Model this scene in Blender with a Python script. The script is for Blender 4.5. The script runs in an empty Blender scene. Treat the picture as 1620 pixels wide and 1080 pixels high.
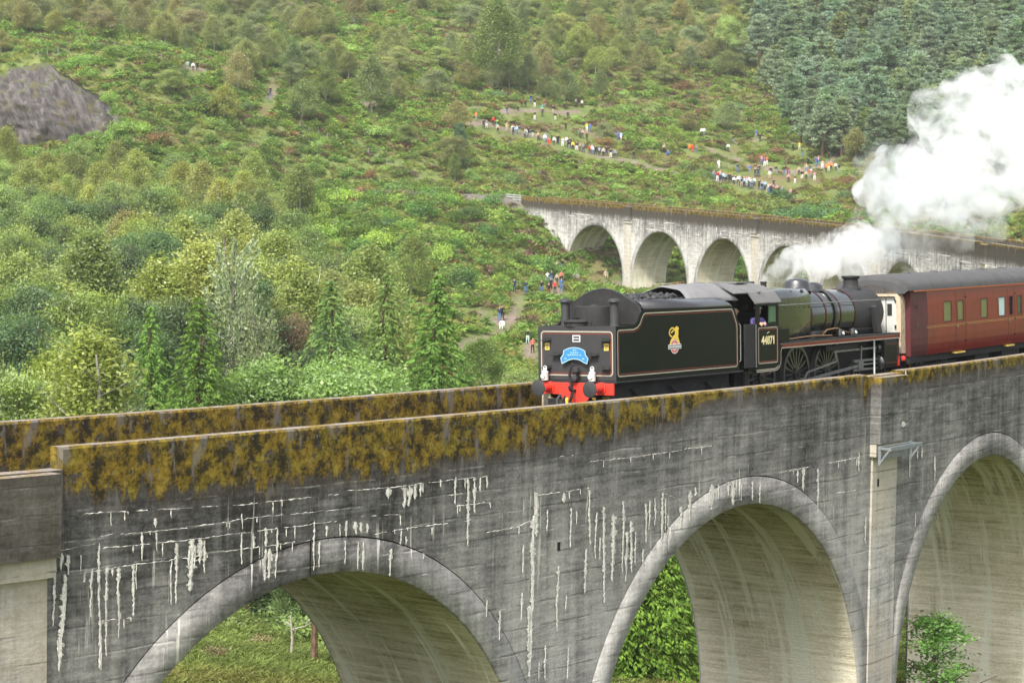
import bpy, math, random
import numpy as np
from mathutils import Vector, Matrix, noise as mnoise
random.seed(7); rng = np.random.default_rng(7)
scn = bpy.context.scene
COL = scn.collection
rad = math.radians

# ------------------------------------------------------------------ camera
F_PX, PITCH, ROLL = 3820.273, 0.0521547, 0.0166068
cam_data = bpy.data.cameras.new("camera")
cam_data.sensor_width = 36.0
cam_data.sensor_fit = 'HORIZONTAL'
cam_data.lens = F_PX * 36.0 / 1620.0
cam_data.clip_start = 0.5
cam_data.clip_end = 4000
cam_data.dof.use_dof = True
cam_data.dof.focus_distance = 72.0
cam_data.dof.aperture_fstop = 5.0
cam = bpy.data.objects.new("camera", cam_data)
COL.objects.link(cam)
cam.matrix_world = Matrix.Rotation(math.pi / 2 - PITCH, 4, 'X') @ Matrix.Rotation(ROLL, 4, 'Z')
scn.camera = cam

# ------------------------------------------------------------------ sky, sun, exposure
SUN_EL, SUN_AZ = rad(52), rad(205)      # azimuth clockwise from +Y (north); the sun stands behind the camera to the left
world = bpy.data.worlds.new("World")
scn.world = world
world.use_nodes = True
wn = world.node_tree
wn.nodes.clear()
sky = wn.nodes.new('ShaderNodeTexSky')
sky.sky_type = 'NISHITA'
sky.sun_disc = False
sky.sun_elevation = SUN_EL
sky.sun_rotation = SUN_AZ
sky.air_density = 1.0
sky.dust_density = 4.0
sky.ozone_density = 1.0
hsv = wn.nodes.new('ShaderNodeHueSaturation')
hsv.inputs['Saturation'].default_value = 0.35      # thin overcast: the sky is nearly white
bg = wn.nodes.new('ShaderNodeBackground')
bg.inputs['Strength'].default_value = 0.13
wo = wn.nodes.new('ShaderNodeOutputWorld')
wn.links.new(sky.outputs[0], hsv.inputs['Color'])
wn.links.new(hsv.outputs[0], bg.inputs['Color'])
wn.links.new(bg.outputs[0], wo.inputs['Surface'])
sun_data = bpy.data.lights.new("sun", 'SUN')
sun_data.energy = 2.4
sun_data.angle = rad(7)
sun_data.color = (1.0, 0.95, 0.87)
sun = bpy.data.objects.new("sun", sun_data)
COL.objects.link(sun)
sdir = Vector((math.sin(SUN_AZ) * math.cos(SUN_EL), math.cos(SUN_AZ) * math.cos(SUN_EL), math.sin(SUN_EL)))
sun.rotation_euler = sdir.to_track_quat('Z', 'Y').to_euler()
scn.view_settings.view_transform = 'Standard'
scn.view_settings.look = 'None'
scn.view_settings.exposure = 1.28
scn.view_settings.gamma = 1.0
scn.view_settings.use_curve_mapping = False
scn.cycles.use_denoising = True
scn.cycles.max_bounces = 10
scn.cycles.diffuse_bounces = 3
scn.cycles.glossy_bounces = 2
scn.cycles.transmission_bounces = 3
scn.cycles.transparent_max_bounces = 8
scn.cycles.volume_bounces = 8
scn.cycles.volume_step_rate = 1.0
scn.cycles.volume_max_steps = 256

# ------------------------------------------------------------------ measuring: pixel <-> world
cP, sP, cR, sR = math.cos(PITCH), math.sin(PITCH), math.cos(ROLL), math.sin(ROLL)
def project(X, Y, Z):
    d = Y * cP - Z * sP; v = Y * sP + Z * cP
    a = F_PX * X / d; b = -F_PX * v / d
    return 810 + a * cR - b * sR, 540 + a * sR + b * cR
def ray(px, py):
    a0 = px - 810; b0 = py - 540
    a = a0 * cR + b0 * sR; b = -a0 * sR + b0 * cR
    # camera space: right a, up -b, forward F
    up = -b
    return (a, F_PX * cP + up * sP, -F_PX * sP + up * cP)
def at_depth(px, py, Y):
    r = ray(px, py); k = Y / r[1]
    return (r[0] * k, Y, r[2] * k)

# ------------------------------------------------------------------ object helpers
def link(o, parent=None):
    COL.objects.link(o)
    if parent is not None:
        o.parent = parent
    return o
def tag(o, label=None, cat=None, group=None, kind=None):
    if label: o["label"] = label
    if cat: o["category"] = cat
    if group: o["group"] = group
    if kind: o["kind"] = kind
    return o
def empty(name, loc=(0, 0, 0), rz=0.0, matrix=None):
    o = bpy.data.objects.new(name, None)
    o.empty_display_size = 0.3
    link(o)
    if matrix is not None: o.matrix_world = matrix
    else:
        o.location = loc; o.rotation_euler = (0, 0, rz)
    return o
def raw_mesh(name, verts, faces, mats=(), smooth=False, angle=None, uv=None, attrs=None, midx=None):
    """verts Nx3 array, faces list of tuples or MxK array"""
    me = bpy.data.meshes.new(name)
    verts = np.asarray(verts, dtype=np.float32)
    if isinstance(faces, np.ndarray):
        k = faces.shape[1]; m = faces.shape[0]
        me.vertices.add(len(verts)); me.vertices.foreach_set("co", verts.ravel())
        me.loops.add(m * k); me.loops.foreach_set("vertex_index", faces.astype(np.int32).ravel())
        me.polygons.add(m)
        me.polygons.foreach_set("loop_start", np.arange(0, m * k, k, dtype=np.int32))
        me.polygons.foreach_set("loop_total", np.full(m, k, dtype=np.int32))
        me.update(calc_edges=True)
    else:
        me.from_pydata([tuple(v) for v in verts], [], faces)
    for m_ in mats: me.materials.append(m_)
    if midx is not None: me.polygons.foreach_set("material_index", np.asarray(midx, dtype=np.int32))
    if uv is not None:
        l = me.uv_layers.new(name="UVMap")
        li = np.empty(len(me.loops), dtype=np.int32); me.loops.foreach_get("vertex_index", li)
        l.data.foreach_set("uv", np.asarray(uv, dtype=np.float32)[li].ravel())
    if attrs:
        for k_, val in attrs.items():
            val = np.asarray(val, dtype=np.float32)
            if val.ndim == 1:
                a = me.attributes.new(k_, 'FLOAT', 'POINT'); a.data.foreach_set("value", val)
            else:
                a = me.attributes.new(k_, 'FLOAT_COLOR', 'POINT'); a.data.foreach_set("color", val.ravel())
    if smooth:
        me.polygons.foreach_set("use_smooth", np.ones(len(me.polygons), dtype=bool))
        if angle is not None: me.set_sharp_from_angle(angle=angle)
    return me
def mesh_obj(name, me, parent=None, loc=None):
    o = bpy.data.objects.new(name, me)
    link(o, parent)
    if loc is not None: o.location = loc
    return o

class Geo:
    """collects simple solids; build() links them as one mesh object"""
    def __init__(s, off=(0, 0, 0)):
        s.v = []; s.f = []; s.off = Vector(off)
    def add(s, vs, fs):
        n = len(s.v)
        s.v += [tuple(Vector(q) + s.off) for q in vs]; s.f += [tuple(i + n for i in q) for q in fs]
        return s
    def box(s, x0, x1, y0, y1, z0, z1):
        return s.add([(x0, y0, z0), (x1, y0, z0), (x1, y1, z0), (x0, y1, z0), (x0, y0, z1), (x1, y0, z1), (x1, y1, z1), (x0, y1, z1)],
                     [(0, 3, 2, 1), (4, 5, 6, 7), (0, 1, 5, 4), (1, 2, 6, 5), (2, 3, 7, 6), (3, 0, 4, 7)])
    def bar(s, p, q, w, h=None, up=(0, 0, 1)):
        """rectangular bar from p to q"""
        h = h or w
        p = Vector(p); q = Vector(q); d = (q - p).normalized()
        u = Vector(up)
        if abs(d.dot(u)) > .98: u = Vector((1, 0, 0))
        a = d.cross(u).normalized() * w / 2; b = a.cross(d).normalized() * h / 2
        vs = [p - a - b, p + a - b, p + a + b, p - a + b, q - a - b, q + a - b, q + a + b, q - a + b]
        return s.add(vs, [(0, 3, 2, 1), (4, 5, 6, 7), (0, 1, 5, 4), (1, 2, 6, 5), (2, 3, 7, 6), (3, 0, 4, 7)])
    def tube(s, pts, r, n=8, caps=True):
        pts = [Vector(p) for p in pts]; m = len(pts)
        rr = r if hasattr(r, '__len__') else [r] * m
        vs = []; fs = []; a = None
        for i, p in enumerate(pts):
            d = (pts[min(i + 1, m - 1)] - pts[max(i - 1, 0)]).normalized()
            if a is None:
                a = d.orthogonal().normalized()
            else:
                a = (a - d * a.dot(d)).normalized()
            b = d.cross(a)
            for k in range(n):
                t = 2 * math.pi * k / n
                vs.append(p + (a * math.cos(t) + b * math.sin(t)) * rr[i])
        for i in range(m - 1):
            for k in range(n):
                k2 = (k + 1) % n
                fs.append((i * n + k, i * n + k2, (i + 1) * n + k2, (i + 1) * n + k))
        if caps:
            fs.append(tuple(range(n - 1, -1, -1))); fs.append(tuple((m - 1) * n + k for k in range(n)))
        return s.add(vs, fs)
    def lathe(s, c, axis, prof, n=24, caps=True):
        """prof: list of (distance along axis, radius)"""
        ax = Vector(axis).normalized(); a = ax.orthogonal().normalized(); b = ax.cross(a); c = Vector(c)
        vs = []; fs = []
        for (t, r) in prof:
            for k in range(n):
                w = 2 * math.pi * k / n
                vs.append(c + ax * t + (a * math.cos(w) + b * math.sin(w)) * max(r, 1e-4))
        m = len(prof)
        for i in range(m - 1):
            for k in range(n):
                k2 = (k + 1) % n
                fs.append((i * n + k, i * n + k2, (i + 1) * n + k2, (i + 1) * n + k))
        if caps:
            fs.append(tuple(range(n - 1, -1, -1))); fs.append(tuple((m - 1) * n + k for k in range(n)))
        return s.add(vs, fs)
    def prism(s, poly, axis, t0, t1):
        """poly: 2D outline; axis 'x': (y,z), 'y': (x,z), 'z': (x,y)"""
        def P(q, t):
            return {'x': (t, q[0], q[1]), 'y': (q[0], t, q[1]), 'z': (q[0], q[1], t)}[axis]
        n = len(poly)
        vs = [P(q, t0) for q in poly] + [P(q, t1) for q in poly]
        fs = [tuple(range(n)), tuple(range(2 * n - 1, n - 1, -1))]
        for k in range(n):
            k2 = (k + 1) % n
            fs.append((k2, k, n + k, n + k2))
        return s.add(vs, fs)
    def ribbon(s, pts, w, nrm, closed=False):
        """flat line of width w on a plane with normal nrm"""
        pts = [Vector(p) for p in pts]; nrm = Vector(nrm); m = len(pts); vs = []; fs = []
        for i, p in enumerate(pts):
            if closed:
                d0 = (p - pts[i - 1]).normalized(); d1 = (pts[(i + 1) % m] - p).normalized()
            else:
                d0 = (p - pts[max(i - 1, 0)]); d1 = (pts[min(i + 1, m - 1)] - p)
                if d0.length == 0: d0 = d1
                if d1.length == 0: d1 = d0
                d0.normalize(); d1.normalize()
            t = (d0 + d1).normalized(); k = 1 / max(.5, t.dot(d0))
            a = t.cross(nrm).normalized() * w / 2 * k
            vs += [p - a, p + a]
        for i in range(m if closed else m - 1):
            j = (i + 1) % m
            fs.append((2 * i, 2 * i + 1, 2 * j + 1, 2 * j))
        return s.add(vs, fs)
    def build(s, name, mat, parent=None, smooth=True, angle=0.6, bevel=0):
        me = raw_mesh(name, np.array(s.v), s.f, [mat], smooth, angle)
        o = mesh_obj(name, me, parent)
        if bevel:
            b = o.modifiers.new("bevel", 'BEVEL'); b.width = bevel; b.segments = 2; b.limit_method = 'ANGLE'; b.angle_limit = rad(40)
        return o

# ------------------------------------------------------------------ node helpers
class NT:
    def __init__(s, name):
        s.m = bpy.data.materials.new(name); s.m.use_nodes = True
        s.t = s.m.node_tree; s.t.nodes.clear()
        s.out = s.t.nodes.new('ShaderNodeOutputMaterial')
    def n(s, typ, **kw):
        nd = s.t.nodes.new(typ)
        for k, v in kw.items(): setattr(nd, k, v)
        return nd
    def l(s, a, b): s.t.links.new(a, b)
    def val(s, sock, v):
        if hasattr(v, 'is_linked') or hasattr(v, 'links'): s.l(v, sock)
        else: sock.default_value = v
    def math(s, op, a, b=None, c=None, clamp=False):
        nd = s.n('ShaderNodeMath', operation=op, use_clamp=clamp)
        s.val(nd.inputs[0], a)
        if b is not None: s.val(nd.inputs[1], b)
        if c is not None: s.val(nd.inputs[2], c)
        return nd.outputs[0]
    def mix(s, fac, a, b, blend='MIX'):
        nd = s.n('ShaderNodeMix', data_type='RGBA', blend_type=blend)
        s.val(nd.inputs[0], fac)
        for i, v in ((6, a), (7, b)):
            if isinstance(v, tuple): nd.inputs[i].default_value = (*v[:3], 1)
            else: s.l(v, nd.inputs[i])
        return nd.outputs[2]
    def noise(s, vec, scale=1.0, detail=4.0, rough=.55, dim='3D', dist=0.0):
        nd = s.n('ShaderNodeTexNoise', noise_dimensions=dim)
        if vec is not None: s.l(vec, nd.inputs['Vector'])
        nd.inputs['Scale'].default_value = scale; nd.inputs['Detail'].default_value = detail
        nd.inputs['Roughness'].default_value = rough; nd.inputs['Distortion'].default_value = dist
        return nd.outputs[0]
    def vscale(s, vec, x, y, z=1.0, ox=0, oy=0, oz=0):
        nd = s.n('ShaderNodeMapping'); s.l(vec, nd.inputs[0])
        nd.inputs['Scale'].default_value = (x, y, z); nd.inputs['Location'].default_value = (ox, oy, oz)
        return nd.outputs[0]
    def ramp(s, fac, stops, interp='LINEAR'):
        nd = s.n('ShaderNodeValToRGB'); s.val(nd.inputs[0], fac)
        cr = nd.color_ramp; cr.interpolation = interp
        while len(cr.elements) < len(stops): cr.elements.new(0.5)
        for e, (p, c) in zip(cr.elements, stops):
            e.position = p
            e.color = (*c, 1) if isinstance(c, tuple) else (c, c, c, 1)
        return nd.outputs[0]
    def smooth(s, v, lo, hi):
        nd = s.n('ShaderNodeMapRange', interpolation_type='SMOOTHSTEP')
        s.val(nd.inputs['Value'], v); s.val(nd.inputs['From Min'], lo); s.val(nd.inputs['From Max'], hi)
        return nd.outputs[0]
    def surface(s, color, rough=.7, spec=.3, metal=0.0, bump=None, bump_d=.02, bump_s=.5, coat=0.0):
        b = s.n('ShaderNodeBsdfPrincipled')
        if isinstance(color, tuple): b.inputs['Base Color'].default_value = (*color[:3], 1)
        else: s.l(color, b.inputs['Base Color'])
        s.val(b.inputs['Roughness'], rough); b.inputs['Metallic'].default_value = metal
        b.inputs['Specular IOR Level'].default_value = spec
        b.inputs['Coat Weight'].default_value = coat; b.inputs['Coat Roughness'].default_value = .08
        if bump is not None:
            bp = s.n('ShaderNodeBump'); bp.inputs['Strength'].default_value = bump_s; bp.inputs['Distance'].default_value = bump_d
            s.l(bump, bp.inputs['Height']); s.l(bp.outputs[0], b.inputs['Normal'])
        s.l(b.outputs[0], s.out.inputs['Surface'])
        return s.m
def paint(name, col, rough=.4, spec=.5, metal=0.0, wear=.25, scale=3.0, coat=0.0, dirt=(.06, .055, .05)):
    t = NT(name); tc = t.n('ShaderNodeTexCoord').outputs['Object']
    n1 = t.noise(tc, scale, 6, .65); n2 = t.noise(t.vscale(tc, 1, 1, .25), scale * 3, 4, .6)
    m = t.math('MULTIPLY', t.smooth(n1, .45, .75), wear)
    c = t.mix(m, col, dirt)
    c = t.mix(t.math('MULTIPLY', t.smooth(n2, .35, .8), wear * .5), c, tuple(min(1, q * 1.5 + .01) for q in col))
    r = t.math('ADD', rough, t.math('MULTIPLY', n1, .2))
    return t.surface(c, r, spec, metal, coat=coat)
# ------------------------------------------------------------------ terrain
CTRL_PX = [(200,1075,68),(380,1075,72),(505,1062,80),(400,935,112),(1000,1075,95),(1420,1060,100),(1440,930,140),
 (760,560,262),(840,562,265),(790,505,285),(880,468,312),(940,472,312),(1010,462,350),(1100,468,332),(860,440,352),
 (825,332,373),(700,312,388),(600,304,394),(500,300,402),(700,385,345),(600,425,330),(500,405,338),(650,490,290),
 (300,400,325),(100,420,305),(0,360,345),(100,300,368),(300,310,375),(0,262,388),(100,242,392),(100,150,414),(0,190,405),
 (180,85,428),(60,95,428),(300,110,442),(425,158,432),(590,172,445),(440,250,408),(600,250,418),
 (700,290,408),(720,240,425),(800,200,458),(900,235,452),(960,250,446),(1050,275,440),(1130,280,442),(1230,310,425),
 (1300,255,460),(1110,215,482),(840,165,492),(1100,332,405),(1300,348,388),(1450,352,380),(1600,362,375),(1250,190,508),
 (0,0,565),(300,0,590),(600,0,592),(900,0,612),(1200,0,622),(1600,0,622),(600,80,515),(900,90,545),(1200,100,562),
 (1500,100,548),(1600,200,482),(300,60,502),(100,40,492)]
CTRL_W = [(-40,50,-13),(-60,120,-16),(-25,130,-17),(5,140,-19),(30,140,-20),(60,120,-20),(60,60,-18),(0,0,-2),(-30,0,-3),(30,0,-4),
 (80,180,-19),(80,250,-15),(-10,200,-17.5),(-40,200,-15),(-55,230,-12),(20,200,-18.5),(35,250,-17),(45,300,-14),(-300,700,120),(0,800,115),(300,700,110),
 (-300,400,40),(300,400,10),(-200,200,0),(300,150,-15),(0,1000,180),(-500,1000,200),(500,1000,180),(-500,0,-10),(500,0,-10),(0,-100,5),(-22,25,-9),(-35,35,-10.5)]
_cp = np.array([at_depth(*c) for c in CTRL_PX] + CTRL_W)
def _U(r2): return np.where(r2 > 1e-9, r2 * np.log(np.maximum(r2, 1e-9)) * .5, 0.0)
_xy = _cp[:, :2] / 100.0
_NC = len(_cp)
_K = _U(((_xy[:, None] - _xy[None]) ** 2).sum(-1)) + np.eye(_NC) * 0.004
_Pm = np.hstack([np.ones((_NC, 1)), _xy])
_A = np.zeros((_NC + 3, _NC + 3)); _A[:_NC, :_NC] = _K; _A[:_NC, _NC:] = _Pm; _A[_NC:, :_NC] = _Pm.T
_w = np.linalg.solve(_A, np.concatenate([_cp[:, 2], np.zeros(3)]))
def terr0(x, y):
    x = np.atleast_1d(np.asarray(x, float)) / 100; y = np.atleast_1d(np.asarray(y, float)) / 100
    q = np.stack([x.ravel(), y.ravel()], 1)
    out = np.empty(len(q))
    for i in range(0, len(q), 20000):
        qq = q[i:i + 20000]
        r2 = ((qq[:, None] - _xy[None]) ** 2).sum(-1)
        out[i:i + 20000] = _U(r2) @ _w[:_NC] + _w[_NC] + qq @ _w[_NC + 1:]
    return out.reshape(x.shape)
def terr(x, y):
    x = np.atleast_1d(np.asarray(x, float)); y = np.atleast_1d(np.asarray(y, float))
    z = terr0(x, y)
    b = (np.sin(x * .31 + 1.3 * np.sin(y * .17)) * np.cos(y * .27 + .8 * np.sin(x * .23)) * .45
         + np.sin(x * .83 + y * .6 + 1.1) * np.cos(y * .9 - x * .35) * .2)
    return z + b * np.clip((y - 60) / 200, .2, 1.3)
def tz(x, y): return float(terr(x, y)[0])
def on_ground(px, py, y0=60, y1=760):
    """where the ray through a pixel first meets the ground"""
    r = ray(px, py)
    Y = np.arange(y0, y1, 1.0)
    X = r[0] / r[1] * Y; Z = r[2] / r[1] * Y
    d = Z - terr(X, Y)
    i = np.where((d[:-1] > 0) & (d[1:] <= 0))[0]
    if len(i) == 0:
        i = [int(np.argmin(np.abs(d)))]
    k = int(i[0]); t = 0
    if k + 1 < len(d) and d[k] != d[k + 1]: t = min(1, max(0, d[k] / (d[k] - d[k + 1])))
    y = Y[k] + t
    return (r[0] / r[1] * y, y, tz(r[0] / r[1] * y, y))

PATHS_PX = [  # trodden paths: polylines in the photograph, half width in metres
 ([(735,200),(775,196),(830,214),(880,224),(930,240),(985,252),(1040,268),(1090,276),(1135,288)], 1.7),
 ([(1135,284),(1170,292),(1210,302),(1250,312)], 1.8),
 ([(790,180),(830,176),(870,176),(915,176)], 1.5), ([(800,180),(850,190),(905,205),(960,222)], 1.2),
 ([(1090,215),(1150,222),(1210,218)], 1.0), ([(1120,236),(1180,262),(1250,275),(1310,262),(1332,240)], 1.5), ([(1100,250),(1150,262),(1210,268)], 1.1),
 ([(262,98),(300,108),(328,112)], 2.0), ([(430,125),(432,160)], 1.3), ([(570,165),(605,166)], 1.2), ([(728,176),(760,170)], 1.2),
 ([(765,490),(775,510),(800,512),(818,500),(822,470),(850,470),(880,468),(872,440),(900,448),(960,448),(1000,455)], 1.3),
 ([(800,512),(790,530),(740,540),(720,560)], 1.2), ([(835,545),(842,575)], 1.2), ([(1040,440),(1180,450)], 1.2), ([(420,925),(470,920),(540,930)], 1.2),
 ([(1400,352),(1450,350),(1500,340),(1560,330)], 1.6)]
PATHS = []
for pl, hw in PATHS_PX:
    PATHS.append((np.array([on_ground(*q)[:2] for q in pl]), hw * .62))
def path_dist(x, y):
    """signed-ish: distance to the nearest path minus its half width"""
    d = np.full(np.shape(x), 1e3)
    for pl, hw in PATHS:
        for a, b in zip(pl[:-1], pl[1:]):
            ab = b - a; L = max(1e-6, (ab ** 2).sum())
            t = np.clip(((x - a[0]) * ab[0] + (y - a[1]) * ab[1]) / L, 0, 1)
            d = np.minimum(d, np.hypot(x - a[0] - t * ab[0], y - a[1] - t * ab[1]) - hw)
    return d
gx = np.concatenate([np.linspace(-500, -170, 14), np.arange(-160, 161, 2.0), np.linspace(170, 500, 14)])
gy = np.concatenate([np.linspace(-100, 40, 8), np.arange(46, 250, 4.0), np.arange(250, 560, 1.8), np.arange(562, 720, 5.0), np.linspace(740, 1000, 8)])
GX, GY = np.meshgrid(gx, gy)
GZ = terr(GX, GY)
pd = path_dist(GX, GY)
nx_, ny_ = len(gx), len(gy)
idx = np.arange(nx_ * ny_).reshape(ny_, nx_)
quads = np.stack([idx[:-1, :-1], idx[:-1, 1:], idx[1:, 1:], idx[1:, :-1]], -1).reshape(-1, 4)
def mat_ground():
    t = NT("ground"); tc = t.n('ShaderNodeTexCoord').outputs['Object']
    n1 = t.noise(tc, .035, 5, .6); n2 = t.noise(tc, .22, 5, .65); n3 = t.noise(tc, 1.6, 5, .7); n4 = t.noise(t.vscale(tc, 1, 1, 1, 40, 9, 0), .07, 4, .6)
    g = t.ramp(n2, [(.25, (.075, .105, .028)), (.5, (.13, .17, .05)), (.75, (.19, .21, .07))])
    g = t.mix(t.smooth(n4, .5, .68), g, (.165, .125, .065))
    g = t.mix(t.math('MULTIPLY', t.smooth(n1, .52, .7), .5), g, (.17, .155, .055))
    g = t.mix(t.math('MULTIPLY', t.smooth(n3, .3, .75), .5), g, (.06, .075, .03))
    pa = t.n('ShaderNodeAttribute', attribute_name='path').outputs['Fac']
    pm = t.math('SUBTRACT', 1.0, t.smooth(t.math('ADD', pa, t.math('MULTIPLY', t.math('SUBTRACT', n3, .5), 2.4)), -.5, .5))
    soil = t.ramp(n3, [(.3, (.12, .09, .07)), (.6, (.22, .175, .145)), (.8, (.30, .25, .22))])
    g = t.mix(pm, g, soil)
    return t.surface(g, .95, .1, bump=t.math('ADD', n2, n3), bump_d=.35, bump_s=.8)
me = raw_mesh("ground", np.stack([GX.ravel(), GY.ravel(), GZ.ravel()], 1), quads, [mat_ground()], True, None, attrs={'path': pd.ravel()})
ground = mesh_obj("ground", me); tag(ground, "grassy valley floor and hillside with trodden paths", kind="structure")
# ------------------------------------------------------------------ where people stand (pixel of the feet, clothing)
PEOPLE = []     # (px, py of the feet, top, bottom, pose, place)
def crop(ox, oy, sc, place, rows):
    for q in rows: PEOPLE.append((ox + q[0] / sc, oy + q[1] / sc, q[2], q[3], q[4] if len(q) > 4 else None, place))
UP = "on the upper path"; CL = "above the upper path"; RL = "in the long right hand line"; RH = "above the right hand line"
crop(700, 130, 4.765, UP, [(255,290,'orange','grey'),(310,350,'black','black'),(332,350,'grey','white'),(382,330,'red','black'),(412,350,'lime green','teal'),(485,372,'grey','denim blue'),(530,372,'white','grey','sit'),(620,412,'black','black'),(650,412,'black','black'),(680,418,'black','cream'),(730,432,'dark red','black'),
 (772,460,'white','grey'),(803,472,'red','red','sit'),(842,478,'white','black'),(868,472,'black','black'),(905,487,'white','white'),(935,482,'white','grey'),(960,492,'black','black'),(982,512,'yellow','black'),(1010,518,'black','white'),(1038,522,'teal','black'),(1062,532,'grey','black'),(1108,542,'red','black'),(1130,547,'white','denim blue'),(1152,552,'black','black'),(1182,557,'light blue','navy'),(1215,562,'beige','black'),(1236,557,'black','navy'),(1268,572,'black','white'),(1302,577,'grey','dark green'),(1440,582,'black','navy')])
crop(700, 130, 4.765, CL, [(485,245,'navy','denim blue'),(568,218,'black','black','sit'),(597,192,'dark red','black'),(625,192,'black','black'),(667,162,'navy','denim blue'),(695,192,'black','white'),(752,232,'teal','cream'),(770,197,'dark red','grey'),(832,240,'black','beige'),(695,287,'black','white'),(752,262,'black','black'),(850,292,'black','cream'),(945,262,'black','black','sit'),(1005,192,'grey','black'),(1052,197,'white','black'),(930,367,'black','black'),(1035,422,'green','black'),(1054,422,'pink','black'),(1088,442,'black','black'),(1088,372,'yellow','white'),(1112,377,'blue','denim blue'),(1322,437,'blue','denim blue'),(1345,440,'light blue','white')])
crop(1020, 180, 4.263, RL, [(465,442,'grey','denim blue'),(490,457,'red','white'),(512,442,'red','dark green'),(530,462,'white','black'),(550,462,'grey','black'),(570,467,'black','black'),(590,472,'navy','black'),(610,477,'black','denim blue'),(630,482,'white','black'),(650,482,'black','black'),(667,487,'black','grey'),(685,487,'pink','white'),(700,487,'white','black'),(718,490,'teal','white'),(738,492,'mint','black'),(770,512,'navy','black'),(790,512,'blue','grey'),(812,517,'light blue','navy'),(835,532,'white','denim blue'),(855,542,'dark red','black'),(870,552,'pink','black'),(890,552,'coral','cream'),(907,550,'black','black'),(927,552,'grey','dark green'),(985,567,'pink','black'),(868,502,'navy','black')])
crop(1020, 180, 4.263, RH, [(130,265,'beige','black'),(158,287,'blue','black','sit'),(302,242,'orange','orange','sit'),(322,264,'red','red'),(346,264,'grey','denim blue'),(383,152,'white','black'),(400,147,'white','grey'),(562,257,'white','dark green'),(598,202,'black','grey'),(750,167,'blue','grey'),(777,192,'black','black'),(998,252,'dark green','black'),(1043,247,'yellow','cream'),(1060,292,'dark green','denim blue'),(1105,57,'beige','black'),(1122,62,'white','black'),(500,372,'white','white'),(627,397,'navy','denim blue'),(708,402,'blue','grey'),(788,342,'pink','purple'),(808,357,'purple','white'),(823,352,'orange','white'),(745,427,'black','navy'),(765,427,'navy','navy'),(842,442,'white','beige'),(884,412,'black','grey'),(940,417,'black','denim blue'),(968,462,'pink','black'),(1013,472,'dark red','white'),(1062,442,'black','white'),(1088,447,'beige','black'),(1112,437,'red','grey'),(1145,452,'pink','white'),(1102,352,'black','black'),(1153,352,'blue','denim blue'),(1171,347,'pink','blue'),(1197,372,'beige','white'),(1222,397,'orange','black'),(1240,392,'orange','cream'),(1257,387,'orange','black'),(1287,387,'white','black'),(1310,402,'black','grey'),(1243,317,'black','black'),(1300,287,'black','black'),(1320,287,'navy','black'),(1332,217,'white','black'),(1340,257,'navy','blue')])
PT = "on the path below the abutment"
crop(740, 380, 6.0, PT, [(445,498,'navy','navy','photo'),(548,505,'navy','denim blue','photo'),(698,512,'black','denim blue'),(768,537,'black','dark red'),(788,480,'black','black'),(828,507,'red','black'),(887,492,'blue','denim blue'),(755,412,'white','denim blue','photo'),(795,402,'navy','denim blue'),(845,422,'beige','black'),(888,407,'coral','black'),(765,312,'white','black'),(800,312,'white','light blue'),(818,302,'cream','white'),(846,302,'cream','black'),(895,292,'black','denim blue'),(785,235,'black','black'),(1310,362,'beige','beige','sit'),(300,772,'navy','denim blue'),(326,760,'black','black'),(325,842,'white','white','sit'),(568,985,'black','mint'),(615,1072,'coral','black')])
LV = "at the viewpoint right of the rock"
for q in ((290, 111, 'black', 'grey'), (297, 112, 'light blue', 'grey'), (305.5, 113, 'white', 'black'), (312, 113, 'black', 'black')): PEOPLE.append((*q, None, LV))
for q in ((424, 160, 'navy', 'denim blue'), (427.5, 152, 'black', 'navy')): PEOPLE.append((*q, None, "on the narrow path between bushes"))
for q in ((586, 172, 'dark red', 'black', 'sit'), (592, 173, 'beige', 'black', 'sit')): PEOPLE.append((*q, "seated beside birches"))
for q in ((1494, 335, 'blue', 'black'), (1502, 334, 'light blue', 'black'), (1508, 333, 'pink', 'black'), (1561, 332, 'black', 'black'), (1578, 331, 'white', 'cream')): PEOPLE.append((*q, None, "on the slope behind the smoke"))
rq = random.Random(404)
def along(pl, n, place, spread):
    for _ in range(n):
        t = rq.random() * (len(pl) - 1); k = int(t); f = t - k
        PEOPLE.append((pl[k][0] + (pl[k + 1][0] - pl[k][0]) * f + rq.uniform(-2, 2), pl[k][1] + (pl[k + 1][1] - pl[k][1]) * f + rq.uniform(-spread, spread),
                       rq.choice(('black', 'black', 'navy', 'grey', 'dark green', 'dark red', 'beige', 'light blue', 'white', 'purple')), rq.choice(('black', 'black', 'navy', 'denim blue', 'grey', 'beige')), None, place))
along([(765, 203), (830, 217), (880, 229), (930, 244), (975, 251)], 22, UP, 2.5)
along([(1128, 284), (1165, 293), (1200, 300), (1235, 311)], 24, RL, 3)
along([(1150, 262), (1210, 276), (1270, 282), (1320, 262)], 10, RH, 7)
PP = np.array([(q[0], q[1]) for q in PEOPLE])
def hides_people(px, py, half_w, h_px):
    """would something standing at this pixel, in front, cover a person?"""
    return bool(np.any((np.abs(PP[:, 0] - px) < half_w + 3) & (PP[:, 1] < py + 2) & (PP[:, 1] - 12 > py - h_px - 14)))
PXY = np.array([on_ground(q[0], q[1], 240 if q[1] > 400 else 380)[:2] for q in PEOPLE])
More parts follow.
